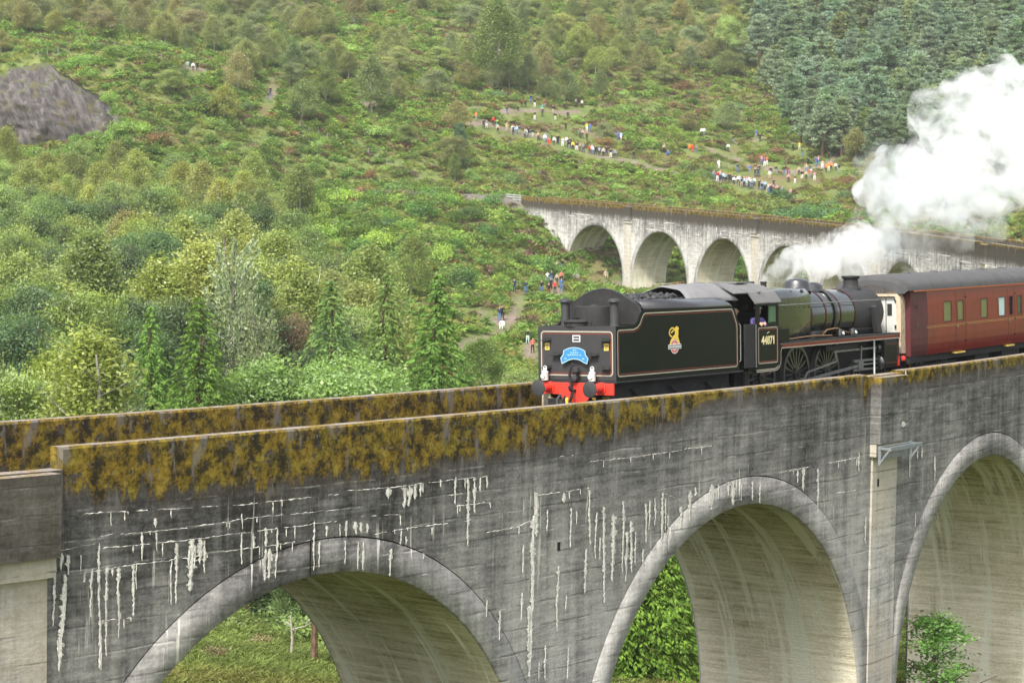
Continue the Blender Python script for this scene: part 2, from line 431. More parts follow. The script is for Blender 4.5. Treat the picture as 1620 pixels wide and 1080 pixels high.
# ------------------------------------------------------------------ the curved concrete viaduct
VCX, VCY, VR, VZ0, VG, VG2 = -208.2771, 222.17484, 260.9002, -5.857934, 0.001702916, 6.501752e-05
BAY, S0, LW, LI, HP = 17.887376, -15.784414, 2.9322, 2.8308, 0.9912
R_IN, RING, H_CR = 7.62, 0.80, -2.40
H_SP = H_CR - R_IN
def V(s, lat, h):
    a = -0.66 + s / VR; r = VR + lat
    return (VCX + r * math.cos(a), VCY + r * math.sin(a), VZ0 + VG * s + VG2 * s * s + h)
def Varr(A):
    A = np.asarray(A, float); a = -0.66 + A[:, 0] / VR; r = VR + A[:, 1]
    return np.stack([VCX + r * np.cos(a), VCY + r * np.sin(a), VZ0 + VG * A[:, 0] + VG2 * A[:, 0] ** 2 + A[:, 2]], 1)
def rail_z(s): return VZ0 + VG * s + VG2 * s * s
_ss = np.linspace(-34, 80, 6000)
def wall_at(px, py, lat):
    """(s, h) of the point of the near wall face seen at a pixel"""
    h = -2.0
    for _ in range(4):
        p = Varr(np.stack([_ss, np.full_like(_ss, lat), np.full_like(_ss, h)], 1))
        x, y = project(p[:, 0], p[:, 1], p[:, 2])
        i = int(np.argmin(np.abs(x - px)))
        p2 = V(_ss[i], lat, h + .5); y2 = project(*p2)[1]
        h += (py - y[i]) / (y2 - y[i]) * .5
    return _ss[i], h

def mat_concrete(name, dark_band=2.2, lime=.35, warm=0.0, moss_on=True, light=1.0, ring=False, soot=0.0):
    t = NT(name); uv = t.n('ShaderNodeUVMap', uv_map="UVMap").outputs[0]
    sep = t.n('ShaderNodeSeparateXYZ'); t.l(uv, sep.inputs[0]); u, v = sep.outputs[0], sep.outputs[1]
    tt = t.math('SUBTRACT', HP, v)                      # metres below the parapet top
    nl = t.noise(t.vscale(uv, .16, .22), 1, 4, .6)
    ns = t.noise(t.vscale(uv, 1.7, .10), 1, 6, .68)
    nf = t.noise(uv, 9, 6, .75)
    nm = t.noise(t.vscale(uv, 1.1, 2.2, 1, 13, 4), 1, 6, .68)
    nb = t.noise(t.vscale(uv, .45, 7.0), 1, 4, .62)      # board marks
    L = t.smooth(tt, dark_band * .4, dark_band + 4.5)
    L = t.math('MULTIPLY', L, .50)
    L = t.math('ADD', L, t.math('ADD', .20, t.math('MULTIPLY', t.smooth(u, -13, 9), .15)))
    for (n_, k) in ((nl, 1.1), (ns, 1.25), (nf, .85), (nm, .9), (nb, .75)):
        L = t.math('ADD', L, t.math('MULTIPLY', t.math('SUBTRACT', n_, .5), k))
    base = t.ramp(L, [(0.0, tuple(light * q for q in (.034, .032, .030))), (.25, tuple(light * q for q in (.092, .090, .086))),
                      (.5, tuple(light * q for q in (.168, .164, .155))), (1.0, tuple(light * q for q in (.36, .352, .328)))])
    if warm: base = t.mix(t.math('MULTIPLY', t.smooth(nl, .35, .6), warm), base, (.36, .30, .20))
    # lift joints every 0.61 m: fine, wandering, broken lines
    wob = t.math('MULTIPLY', t.math('SUBTRACT', t.noise(t.vscale(uv, .5, .5), 1, 3, .5), .5), .16)
    ph = t.math('FRACT', t.math('DIVIDE', t.math('ADD', v, wob), .61))
    dl = t.math('ABSOLUTE', t.math('SUBTRACT', ph, .5))
    lw_ = t.math('MULTIPLY', t.smooth(t.noise(t.vscale(uv, .8, 1.6, 1, 3, 8), 1, 3), .42, .62), .045)
    line = t.math('LESS_THAN', dl, lw_)
    base = t.mix(t.math('MULTIPLY', line, .45), base, (.03, .03, .03))
    # lime bleeding
    n6 = t.noise(t.vscale(uv, 5.5, .22, 1, 7, 2), 1, 5, .65)
    n7 = t.noise(t.vscale(uv, .35, .5, 1, 2, 19), 1, 3, .55)
    reach = t.math('MULTIPLY', t.smooth(tt, dark_band * .6, dark_band * .6 + .5), t.math('SUBTRACT', 1.0, t.smooth(tt, dark_band + 2.5, dark_band + 7)))
    lm = t.math('MULTIPLY', t.smooth(n6, .60, .67), t.math('MULTIPLY', t.smooth(n7, .46, .6), reach))
    joint = t.math('MULTIPLY', t.math('LESS_THAN', t.math('ABSOLUTE', t.math('SUBTRACT', ph, .43)), .028), t.smooth(t.noise(t.vscale(uv, .9, 1.0, 1, 21, 5), 1, 4, .7), .5, .6))
    lm = t.math('MAXIMUM', lm, t.math('MULTIPLY', joint, .4))
    lm = t.math('MULTIPLY', lm, t.math('MULTIPLY', t.math('ADD', t.math('MULTIPLY', nf, .8), .4), lime))
    base = t.mix(lm, base, (.66, .64, .58))
    if soot: base = t.mix(t.math('MULTIPLY', t.math('SUBTRACT', 1.0, t.smooth(t.math('ADD', tt, t.math('MULTIPLY', t.math('SUBTRACT', ns, .5), 1.6)), 1.4, 2.3)), soot), base, (.055, .047, .036))
    if moss_on:
        md = t.n('ShaderNodeAttribute', attribute_name='moss').outputs['Fac']
        drip = t.noise(t.vscale(uv, 2.4, .25, 1, 5, 5), 1, 5, .68)
        blot = t.noise(t.vscale(uv, .9, 1.15), 1.5, 8, .72)
        edge = t.math('MULTIPLY', md, t.math('ADD', 1.0, t.math('MULTIPLY', t.math('SUBTRACT', drip, .5), 1.9)))
        m1 = t.math('SUBTRACT', edge, tt)
        fine = t.noise(uv, 13, 6, .78)
        grow = t.math('ADD', t.math('MULTIPLY', t.math('SUBTRACT', blot, .5), 3.6), t.math('MULTIPLY', t.math('SUBTRACT', fine, .5), .7))   # cushions grow in patches
        mm = t.math('MULTIPLY', t.smooth(m1, -.06, .14), t.smooth(grow, -.44, -.20))
        tone = t.math('ADD', .5, t.math('ADD', t.math('MULTIPLY', t.math('SUBTRACT', t.noise(t.vscale(uv, 1.0, .95, 1, 9, 3), 2.3, 6, .70), .5), 2.6), t.math('MULTIPLY', t.math('SUBTRACT', fine, .5), 1.1)))
        moss = t.ramp(tone, [(.22, (.024, .019, .012)), (.36, (.050, .036, .012)), (.48, (.105, .072, .012)), (.66, (.175, .118, .016)), (.95, (.25, .19, .035))])
        moss = t.mix(t.math('MULTIPLY', t.smooth(t.noise(uv, .9, 4, .6), .48, .62), .3), moss, t.mix(1.0, moss, (.72, 1.0, .9), 'MULTIPLY'))
        moss = t.mix(t.math('MULTIPLY', t.smooth(t.noise(uv, 4.5, 4, .7), .60, .68), .6), moss, (.17, .165, .145))
        stain = t.smooth(t.math('ADD', m1, t.math('MULTIPLY', t.math('SUBTRACT', ns, .5), 1.2)), -.6, .15)
        base = t.mix(t.math('MULTIPLY', stain, .8), base, t.ramp(fine, [(.35, (.020, .017, .014)), (.65, (.075, .060, .048))]))
        gap = t.smooth(t.noise(t.vscale(uv, 1.5, .35, 1, 31, 7), 1, 4, .62), .56, .63)
        base = t.mix(t.math('MULTIPLY', t.math('MULTIPLY', gap, stain), .8), base, (.16, .145, .13))
        base = t.mix(t.math('MULTIPLY', mm, t.math('SUBTRACT', 1.0, t.math('MULTIPLY', gap, .8))), base, moss)
        h = t.math('ADD', t.math('MULTIPLY', nf, .4), t.math('ADD', t.math('MULTIPLY', nb, .5), t.math('MULTIPLY', mm, t.math('MULTIPLY', fine, 2.2))))
    else:
        h = t.math('ADD', t.math('MULTIPLY', nf, .5), t.math('MULTIPLY', nb, .7))
    hb2 = t.math('ADD', t.math('MULTIPLY', t.noise(uv, 11, 4, .75), 1.0), t.math('MULTIPLY', t.noise(t.vscale(uv, .45, 7.0), 1, 2, .6), .5))
    return t.surface(base, .92, .12, bump=hb2, bump_d=.03, bump_s=.5)
def mat_soffit():
    t = NT("soffit_concrete"); uv = t.n('ShaderNodeUVMap', uv_map="UVMap").outputs[0]   # u across the barrel, v arc length from the crown
    sep = t.n('ShaderNodeSeparateXYZ'); t.l(uv, sep.inputs[0]); v = t.math('ABSOLUTE', sep.outputs[1])
    nb = t.noise(t.vscale(uv, .35, 6.0), 1, 5, .65); nf = t.noise(uv, 8, 6, .72); nl = t.noise(uv, .4, 4, .6)
    st = t.noise(t.vscale(uv, 1.5, .12, 1, 3, 3), 1, 7, .68, dist=.5)
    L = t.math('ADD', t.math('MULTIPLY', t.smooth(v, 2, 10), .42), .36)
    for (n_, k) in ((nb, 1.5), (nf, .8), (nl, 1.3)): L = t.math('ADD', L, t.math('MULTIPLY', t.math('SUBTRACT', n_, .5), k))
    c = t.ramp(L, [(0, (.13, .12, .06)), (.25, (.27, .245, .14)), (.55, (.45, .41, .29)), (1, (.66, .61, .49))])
    s1 = t.math('MULTIPLY', t.smooth(st, .52, .59), t.math('MULTIPLY', t.smooth(v, 1.0, 4), .85))
    c = t.mix(s1, c, (.62, .61, .50))
    s2 = t.math('MULTIPLY', t.smooth(t.noise(t.vscale(uv, 3.2, .2, 1, 9, 5), 1, 7, .7, dist=.4), .62, .67), .95)
    c = t.mix(s2, c, (.70, .68, .60))
    c = t.mix(t.math('MULTIPLY', t.smooth(t.noise(t.vscale(uv, 2.0, .14, 1, 19, 15), 1, 5, .62), .58, .70), .35), c, (.09, .08, .05))
    return t.surface(c, .92, .12, bump=t.math('ADD', nf, nb), bump_d=.05, bump_s=.7)
def mat_top():
    t = NT("coping_top"); tc = t.n('ShaderNodeTexCoord').outputs['Object']
    n1 = t.noise(tc, 1.3, 6, .7); n2 = t.noise(tc, 9, 5, .7)
    c = t.ramp(n2, [(.3, (.13, .11, .095)), (.6, (.26, .23, .205)), (.8, (.36, .33, .30))])
    c = t.mix(t.math('MULTIPLY', t.smooth(n1, .46, .60), .9), c, (.17, .115, .025))
    return t.surface(c, .95, .1, bump=n2, bump_d=.03)
M_OUT = mat_concrete("weathered_concrete", 2.0, .75)
M_INN = mat_concrete("limed_concrete", 1.9, 1.0, light=1.5, soot=.95)
M_RING = mat_concrete("arch_ring_concrete", 1.8, .9, moss_on=False, light=1.0)
M_PIL = mat_concrete("pale_pilaster_concrete", -3.0, .5, warm=.5, moss_on=False, light=1.5)
M_REF = mat_concrete("stained_refuge_concrete", 7.0, .3, warm=.10, light=.55)
M_SOF = mat_soffit(); M_TOP = mat_top()
t_ = NT("lime_crust"); _tc = t_.n('ShaderNodeTexCoord').outputs['Object']
_n = t_.noise(_tc, 14, 5, .7)
_n2 = t_.noise(_tc, 22, 6, .75); _n3 = t_.noise(_tc, 2.3, 4, .6)
M_LIME = t_.surface(t_.mix(t_.math('MULTIPLY', t_.smooth(_n3, .50, .68), .7), t_.ramp(_n, [(.3, (.34, .33, .30)), (.5, (.60, .58, .53)), (.75, (.76, .74, .68))]), (.30, .29, .27)), .9, .15, bump=_n, bump_d=.02)
_bs = [q for q in t_.t.nodes if q.type == 'BSDF_PRINCIPLED'][0]; t_.l(t_.smooth(t_.math('ADD', t_.math('MULTIPLY', t_.n('ShaderNodeAttribute', attribute_name='edge').outputs['Fac'], .75), t_.math('MULTIPLY', t_.math('SUBTRACT', _n2, .5), 1.3)), .04, .32), _bs.inputs['Alpha'])   # crumbled away in places
M_GROOVE = paint("groove_dark", (.02, .019, .018), .95, .05)

viaduct = empty("viaduct", V(140, 0, -12))
tag(viaduct, "long curved grey concrete railway viaduct with round arches and mossy parapets", "viaduct")
via_inv = viaduct.matrix_world.inverted() if False else Matrix.Translation(-Vector(viaduct.location))
def vpart(name, A, faces, mat, uv=None, moss=None, parent=None, smooth=False):
    """A: list of (s, lat, h)"""
    A = np.asarray(A, float); W = Varr(A) - np.array(viaduct.location)
    if uv is None: uv = A[:, [0, 2]]
    at = {'moss': moss} if moss is not None else None
    me = raw_mesh(name, W, faces, [mat] if not isinstance(mat, (list, tuple)) else list(mat), smooth, .6, uv=uv, attrs=at)
    return mesh_obj(name, me, parent or viaduct)
_mk = [(-34, 1.0), (-16.5, .7), (-15, .8), (-14, 1.0), (-12, 1.15), (-9, 1.15), (-5, 1.2), (-2, 1.1), (0, 1.05), (2, .95), (4, .9), (6, .8), (7.5, .7), (8.6, .32), (10, .26), (18, .3), (18.6, .9), (19.2, .9), (19.7, .12), (21.5, .45), (30, .35), (60, .3), (400, .3)]
def moss_out(s): return np.interp(s, [q[0] for q in _mk], [q[1] for q in _mk])
def moss_inn(s): return np.interp(s, [-34, 20, 60, 180, 230, 330], [1.25, 1.1, .8, .25, .3, .75])

K0, K1 = -1, 19            # bays K0..K1-1 ; pilasters and refuges at even bay boundaries
S_END = S0 + 19.62 * BAY
def grid_strip(sl, lat_pairs):
    pass
def wall_strip(name, sl, h0, h1, lat, mat, mossf, out):
    """vertical wall strip facing outward (out=+1) or inward (-1); h0/h1 arrays bottom/top"""
    sl = np.asarray(sl, float); n = len(sl)
    h0 = np.broadcast_to(h0, n); h1 = np.broadcast_to(h1, n)
    A = np.concatenate([np.stack([sl, np.full(n, lat), h0], 1), np.stack([sl, np.full(n, lat), h1], 1)])
    f = [(i, i + 1, n + i + 1, n + i) if out > 0 else (i + 1, i, n + i, n + i + 1) for i in range(n - 1)]
    return vpart(name, A, np.array(f), mat, moss=mossf(A[:, 0]))
PB = -0.55          # foot of the parapet course
TW = 0.42           # parapet thickness
def parapet(sa, sb, side, top=HP, foot=PB, name="parapet"):
    n = max(2, int(abs(sb - sa) / .45) + 1)
    sl = np.linspace(sa, sb, n)
    lo = LW if side > 0 else -LI; li = lo - TW * side
    c = .05
    prof = [(lo, foot), (lo, top - c), (lo - c * side, top), (li + c * side, top), (li, top - c), (li, foot)]
    m = len(prof); A = []; 
    for s in sl:
        for (la, h) in prof: A.append((s, la, h))
    F = []; mi = []
    for i in range(n - 1):
        for k in range(m - 1):
            q = (i * m + k, (i + 1) * m + k, (i + 1) * m + k + 1, i * m + k + 1)
            F.append(q if side > 0 else q[::-1]); mi.append(1 if k == 2 else 0)
    F.append(tuple(range(m)) if side > 0 else tuple(range(m))[::-1]); mi.append(0)
    e = tuple((n - 1) * m + k for k in range(m)); F.append(e[::-1] if side > 0 else e); mi.append(0)
    A = np.array(A); W = Varr(A) - np.array(viaduct.location)
    uv = A[:, [0, 2]].copy(); uv[:, 0] += (A[:, 1] - lo) * .8
    me = raw_mesh(name, W, F, [M_OUT if side > 0 else M_INN if sa > 60 else M_OUT, M_TOP], False, uv=uv, attrs={'moss': (moss_out if side > 0 else moss_inn)(A[:, 0])}, midx=mi)
    return mesh_obj(name, me, viaduct)
def vbox(name, sa, sb, la, lb, ha, hb, mat, moss=0.0, n=4, topmat=None, parent=None):
    A = []; sl = np.linspace(sa, sb, n)
    for s in sl: A += [(s, la, ha), (s, lb, ha), (s, lb, hb), (s, la, hb)]
    F = []; mi = []
    for i in range(n - 1):
        for k in range(4):
            k2 = (k + 1) % 4
            F.append((i * 4 + k, i * 4 + k2, (i + 1) * 4 + k2, (i + 1) * 4 + k)); mi.append(1 if (topmat and k == 2) else 0)
    F.append((3, 2, 1, 0)); F.append(tuple((n - 1) * 4 + k for k in range(4))); mi += [0, 0]
    A = np.array(A); W = Varr(A) - np.array(viaduct.location)
    uv = A[:, [0, 2]].copy(); uv[:, 0] += (A[:, 1] - lb) * .9
    me = raw_mesh(name, W, F, [mat] + ([topmat] if topmat else []), False, uv=uv, attrs={'moss': np.full(len(A), moss)}, midx=mi)
    return mesh_obj(name, me, parent or viaduct)

def arch_side(k, side):
    """spandrel wall and proud arch ring of one bay on one side"""
    sc = S0 + (k + .5) * BAY; hb = BAY / 2
    lat = LW if side > 0 else -LI
    Re = R_IN + RING + .035
    ang = np.linspace(0, math.pi, 49)
    ds = np.concatenate([[-hb], -Re * np.cos(ang), [hb]])
    bot = np.concatenate([[H_SP], H_SP + Re * np.sin(ang), [H_SP]])
    mat = M_OUT if side > 0 else (M_INN if k > 4 else M_OUT)
    wall_strip("spandrel_wall", sc + ds, bot, PB, lat, mat, moss_out if side > 0 else moss_inn, side)
    # groove between wall and ring
    a2 = ang; n = len(a2); A = []; F = []
    for (r, dl) in ((Re, 0.0), (Re, -.07), (R_IN + RING - .002, -.07)):
        for a in a2: A.append((sc - r * math.cos(a), lat + dl * side, H_SP + r * math.sin(a)))
    for j in range(2):
        for i in range(n - 1):
            q = (j * n + i, j * n + i + 1, (j + 1) * n + i + 1, (j + 1) * n + i)
            F.append(q[::-1] if side > 0 else q)
    vpart("ring_joint", A, np.array(F), M_GROOVE)
    # the ring itself: face proud by 25 mm, outer edge back into the groove, inner lip
    A = []; F = []; uv = []
    pr = .025
    for (r, dl) in ((R_IN + RING, -.07), (R_IN + RING, pr), (R_IN + .03, pr), (R_IN, pr - .03), (R_IN, -.05)):
        for a in a2:
            A.append((sc - r * math.cos(a), lat + dl * side, H_SP + r * math.sin(a))); uv.append((a * 8.0, (r - R_IN) - 3.0 + 2.0 * math.sin(a)))
    for j in range(4):
        for i in range(n - 1):
            q = (j * n + i, j * n + i + 1, (j + 1) * n + i + 1, (j + 1) * n + i)
            F.append(q[::-1] if side > 0 else q)
    uv = np.array(A)[:, [0, 2]]
    vpart("arch_ring", A, np.array(F), M_RING, uv=uv)
for k in range(K0, K1):
    sc = S0 + (k + .5) * BAY
    for side in (1, -1): arch_side(k, side)
    # barrel
    ang = np.linspace(0, math.pi, 49); n = len(ang); lats = [-LI + .05, -1.4, 0.0, 1.4, LW - .05]; A = []; uv = []
    for la in lats:
        for a in ang:
            A.append((sc - R_IN * math.cos(a), la, H_SP + R_IN * math.sin(a))); uv.append((la + 7.3 * k, (a - math.pi / 2) * R_IN))
    F = []
    for j in range(len(lats) - 1):
        for i in range(n - 1): F.append((j * n + i, j * n + i + 1, (j + 1) * n + i + 1, (j + 1) * n + i))
    vpart("arch_barrel", A, np.array(F), M_SOF, uv=np.array(uv), smooth=True)
# piers, pilasters, refuges
hw = BAY / 2 - R_IN
for k in range(K0, K1 + 1):
    s = S0 + k * BAY
    sa, sb = (s - hw, s + hw)
    pA = []; 
    vbox("pier", sa, sb, -LI, LW, -34, H_SP, M_SOF if False else M_RING, 0.0)
    # cheek faces of the pier carry on the barrel's look: thin render coat 4 mm proud, under the arches only
    for (se, sg) in ((sa, -1), (sb, 1)):
        A = [(se + .004 * sg, -LI + .02, -34), (se + .004 * sg, LW - .02, -34), (se + .004 * sg, LW - .02, H_SP), (se + .004 * sg, -LI + .02, H_SP)]
        uvq = np.array([(q[1] + 7.3 * (k if sg > 0 else k - 1), -sg * (R_IN * math.pi / 2 + (H_SP - q[2]))) for q in A])
        vpart("pier_face", A, [(0, 1, 2, 3) if sg < 0 else (3, 2, 1, 0)], M_SOF, uv=uvq)
    if k % 2 == 0:
        for side in (1, -1):
            l0, l1 = (LW - .02, LW + .07) if side > 0 else (-LI - .07, -LI + .02)
            pil = vbox("pilaster", s - .9, s + .9, l0, l1, -34, -1.62, M_PIL)
            c0, c1 = (LW - .02, LW + .22) if side > 0 else (-LI - .22, -LI + .02)
            vbox("pilaster_cap", s - 1.0, s + 1.0, c0, c1, -1.62, -1.22, M_PIL)
            b0, b1 = (LW - .03, LW + .36) if side > 0 else (-LI - .36, -LI + .03)
            drop = .46 if k == 0 else .07 if k == 2 else .2
            vbox("refuge_block", s - 1.02, s + 1.02, b0, b1, -1.2, HP - drop - .03, (M_REF if k == 0 else M_OUT) if side > 0 or k < 5 else M_INN, .35 if k == 0 else .3, topmat=M_TOP)
            t0, t1 = (LW - TW, LW) if side > 0 else (-LI, -LI + TW)
            vbox("refuge_wall", s - 1.33, s + 1.33, t0, t1, PB, HP - drop, M_OUT if side > 0 or k < 5 else M_INN, .5, topmat=M_TOP)
# parapets between the refuges
ks = [q for q in range(K0 - 1, K1 + 2) if q % 2 == 0]
for a, b in zip([None] + ks, ks + [None]):
    sa = S0 + K0 * BAY if a is None or a < K0 else S0 + a * BAY + 1.33
    sb = S_END if b is None or b > K1 else S0 + b * BAY - 1.33
    if sb - sa < .5: continue
    parapet(sa, sb, 1)
    if sa < 8.4 < sb:
        parapet(sa, 8.35, -1); parapet(11.3, sb, -1)
        vbox("parapet_end", 8.37, 8.62, -LI - .05, -LI + TW + .05, PB, HP - .02, M_PIL)
        vbox("refuge_wall", 8.37, 11.3, -LI - .75, -LI - .45, PB, HP - .6, M_OUT, .3, topmat=M_TOP)
    else: parapet(sa, sb, -1)
# far abutment
for side in (1, -1):
    lat = LW if side > 0 else -LI
    wall_strip("abutment_wall", np.linspace(S0 + K1 * BAY + hw, S_END, 6), -24, PB, lat, M_INN if side < 0 else M_OUT, moss_out if side > 0 else moss_inn, side)
    wall_strip("abutment_wall", np.linspace(S0 + K1 * BAY, S0 + K1 * BAY + hw, 3), H_SP, PB, lat, M_INN if side < 0 else M_OUT, moss_out if side > 0 else moss_inn, side)
A = [(S_END, -LI, -24), (S_END, LW, -24), (S_END, LW, PB), (S_END, -LI, PB)]
vpart("abutment_wall", A, [(3, 2, 1, 0)], M_OUT, moss=np.zeros(4))
A = [(S0 + K0 * BAY, -LI, -34), (S0 + K0 * BAY, LW, -34), (S0 + K0 * BAY, LW, PB), (S0 + K0 * BAY, -LI, PB)]
vpart("abutment_wall", A, [(0, 1, 2, 3)], M_OUT, moss=np.zeros(4))
# small square drain holes on plain piers
for k in (1, 3):
    s = S0 + k * BAY - .25
    vbox("drain_hole", s - .06, s + .06, LW - .05, LW + .006, -2.75, -2.53, M_GROOVE, n=2)
s_, h_ = wall_at(1389, 763, LW + .07); vbox("drain_hole", s_ - .06, s_ + .06, LW + .0, LW + .078, h_ - .12, h_ + .12, M_GROOVE, n=2)
s_ = wall_at(490, 880, LW)[0]; vbox("crown_joint", s_ - .025, s_ + .025, LW - .03, LW + .029, H_CR + .02, H_CR + RING + .02, M_GROOVE, n=2)
# steel bracket shelf under the refuge of the second pilaster pier
def mat_steel_pale(): return paint("pale_blue_steel", (.17, .19, .20), .5, .4, 0.0, .4)
M_PALE = mat_steel_pale()
def vp(s, lat, h): return tuple(np.array(V(s, lat, h)) - np.array(viaduct.location))
g = Geo(); sP2 = S0 + 2 * BAY
for s in (sP2 - 1.15, sP2 + 1.15):
    g.bar(vp(s, LW + .40, -1.32), vp(s, LW + .78, -1.32), .07); g.bar(vp(s, LW + .40, -1.25), vp(s, LW + .40, -1.85), .08); g.bar(vp(s, LW + .42, -1.8), vp(s, LW + .74, -1.36), .06)
g.bar(vp(sP2 - 1.2, LW + .78, -1.32), vp(sP2 + 1.2, LW + .78, -1.32), .07, .12); g.bar(vp(sP2 - 1.2, LW + .42, -1.32), vp(sP2 + 1.2, LW + .42, -1.32), .07, .1)
g.bar(vp(sP2 - 1.0, LW + .3, -1.62), vp(sP2 + 1.0, LW + .3, -1.62), .05, .16)
g.build("bracket_shelf", M_PALE, viaduct, smooth=False)

# deck, ballast and track
t_ = NT("ballast"); _tc = t_.n('ShaderNodeTexCoord').outputs['Object']; _n = t_.noise(_tc, 14, 4, .7)
M_BAL = t_.surface(t_.ramp(_n, [(.3, (.05, .045, .04)), (.7, (.2, .18, .16))]), .95, .1, bump=_n, bump_d=.06)
M_RAIL = paint("rail_steel", (.16, .10, .07), .5, .5, .6)
M_SLEEP = paint("sleeper_timber", (.07, .055, .045), .9, .1)
track = empty("railway_track", V(0, 0, 0)); tag(track, "single railway track on ballast over the viaduct deck", kind="structure")
def tpart(name, A, F, mat):
    W = Varr(np.asarray(A, float)) - np.array(track.location)
    return mesh_obj(name, raw_mesh(name, W, F, [mat]), track)
sl = np.linspace(S0 + K0 * BAY, S_END + 1, 120)
A = []; F = []
for s in sl: A += [(s, -LI + TW - .02, -.45), (s, -1.6, -.16), (s, 1.6, -.16), (s, LW - TW + .02, -.45)]
for i in range(len(sl) - 1):
    for k in range(3): F.append((i * 4 + k, i * 4 + k + 1, (i + 1) * 4 + k + 1, (i + 1) * 4 + k))
tpart("ballast_bed", A, F, M_BAL)
CANT = 0.03395
for lat in (-.7525, .7525):
    A = []; F = []
    prof = [(-.06, -.16), (.06, -.16), (.02, -.13), (.02, -.05), (.036, -.035), (.036, 0), (-.036, 0), (-.036, -.035), (-.02, -.05), (-.02, -.13)]
    m = len(prof)
    for s in sl: A += [(s, lat + q[0], q[1] + lat * CANT - .004) for q in prof]
    for i in range(len(sl) - 1):
        for k in range(m): F.append((i * m + k, i * m + (k + 1) % m, (i + 1) * m + (k + 1) % m, (i + 1) * m + k))
    tpart("rail", A, F, M_RAIL)
A = []; F = []
for j, s in enumerate(np.arange(S0 + K0 * BAY + .3, S_END, .7)):
    b = len(A)
    for h in (-.3, -.14): A += [(s - .12, -1.25, h - 1.25 * CANT), (s + .12, -1.25, h - 1.25 * CANT), (s + .12, 1.25, h + 1.25 * CANT), (s - .12, 1.25, h + 1.25 * CANT)]
    F += [(b + 4, b + 5, b + 6, b + 7), (b, b + 1, b + 5, b + 4), (b + 1, b + 2, b + 6, b + 5), (b + 2, b + 3, b + 7, b + 6), (b + 3, b, b + 4, b + 7)]
o = tpart("sleepers", A, F, M_SLEEP); o["kind"] = "stuff"

# lime crusts that bled through the near wall: thin raised runs where the photograph shows them
CR3 = [(105,690,1080,18),(140,720,990,8),(155,880,1080,9),(190,640,880,6),(210,900,1020,11),(218,615,680,8),(228,690,1040,13),(240,620,700,11),(285,620,690,3),(325,670,850,8),(300,680,720,4),(352,580,1040,6),(355,860,1030,8),(378,665,985,7),(398,670,700,6),(420,665,920,8),(470,655,845,7),(482,655,750,3),(505,540,645,5),(552,490,530,7),(552,540,610,5),(608,640,800,4),(628,580,800,8),(680,565,755,17),(708,565,660,12),(725,570,690,7),(857,475,535,3),(857,545,660,5),(898,545,605,7),(945,525,600,8),(940,600,720,8),(958,600,710,11),(983,530,710,5),(1115,500,680,4),(1135,575,670,5),(1160,515,560,6),(1205,510,560,4)]
CH3 = [[(240,480),(500,465),(860,445),(1215,405)],[(350,555),(600,535),(900,490),(1215,460)],[(350,600),(620,575),(900,540),(1215,500)],[(200,610),(350,580)],[(270,690),(490,655),(620,640),(800,610),(1110,570)],[(350,860),(475,843)],[(20,920),(100,915)]]
CR4 = [(165,385,430,10),(220,380,460,14),(240,375,455,12),(260,370,430,8),(280,370,420,7),(350,355,385,7),(405,345,445,5),(448,350,595,8),(470,345,480,6),(490,345,400,5),(512,340,390,7),(525,435,460,4),(15,500,560,7),(45,500,555,10),(65,505,550,8),(88,510,550,6),(10,570,660,5),(57,575,680,6),(76,575,680,7),(175,600,700,8),(210,535,590,4),(228,555,590,5),(290,615,640,8),(320,525,555,5),(692,400,560,11),(682,480,870,11),(668,800,1060,12),(645,585,690,4),(640,755,860,5),(562,820,930,6),(515,780,850,4),(730,460,540,4),(788,400,440,7),(815,455,600,5),(833,465,520,3),(880,390,590,6),(868,600,760,8),(905,470,640,4),(930,450,800,8),(918,560,640,5),(965,480,720,11),(1000,430,690,6),(1015,540,720,8),(1028,500,690,9),(1045,540,660,4),(1070,600,660,5),(1080,440,580,6),(1095,430,540,5),(1113,420,520,5),(1140,400,590,6),(1152,420,540,4),(1160,480,560,4),(1205,450,530,6),(770,660,900,7),(798,765,820,3),(803,950,1070,5),(722,940,1070,5),(700,1000,1070,3)]
CH4 = [[(10,395),(160,385),(400,355),(525,342)],[(370,412),(440,405)],[(400,450),(530,435)],[(0,490),(215,478)],[(110,550),(250,525),(385,510)],[(430,505),(470,495)],[(880,292),(1040,275),(1215,250)],[(690,412),(800,398),(900,382)],[(500,545),(620,525),(690,490)],[(765,300),(770,275),(830,268)],[(1130,400),(1210,430)]]
CR5 = [(20,470,575,7),(38,460,490,7),(90,450,535,12),(110,450,500,6),(143,440,490,6),(157,440,520,8),(183,450,505,3),(218,440,505,5),(242,440,515,4),(360,405,450,4),(380,395,475,6),(425,400,545,5),(555,350,415,5),(577,550,640,4),(595,675,790,6),(703,90,250,4),(697,245,290,15),(665,250,270,12),(733,540,590,3),(655,650,690,4),(740,340,375,3),(755,335,370,3),(715,370,430,3),(795,360,440,3)]
CH5 = [[(0,340),(95,328)],[(460,385),(560,365)],[(470,480),(560,468)],[(300,415),(405,395)]]
la_ = []; lf_ = []; le_ = []
rl = random.Random(5)
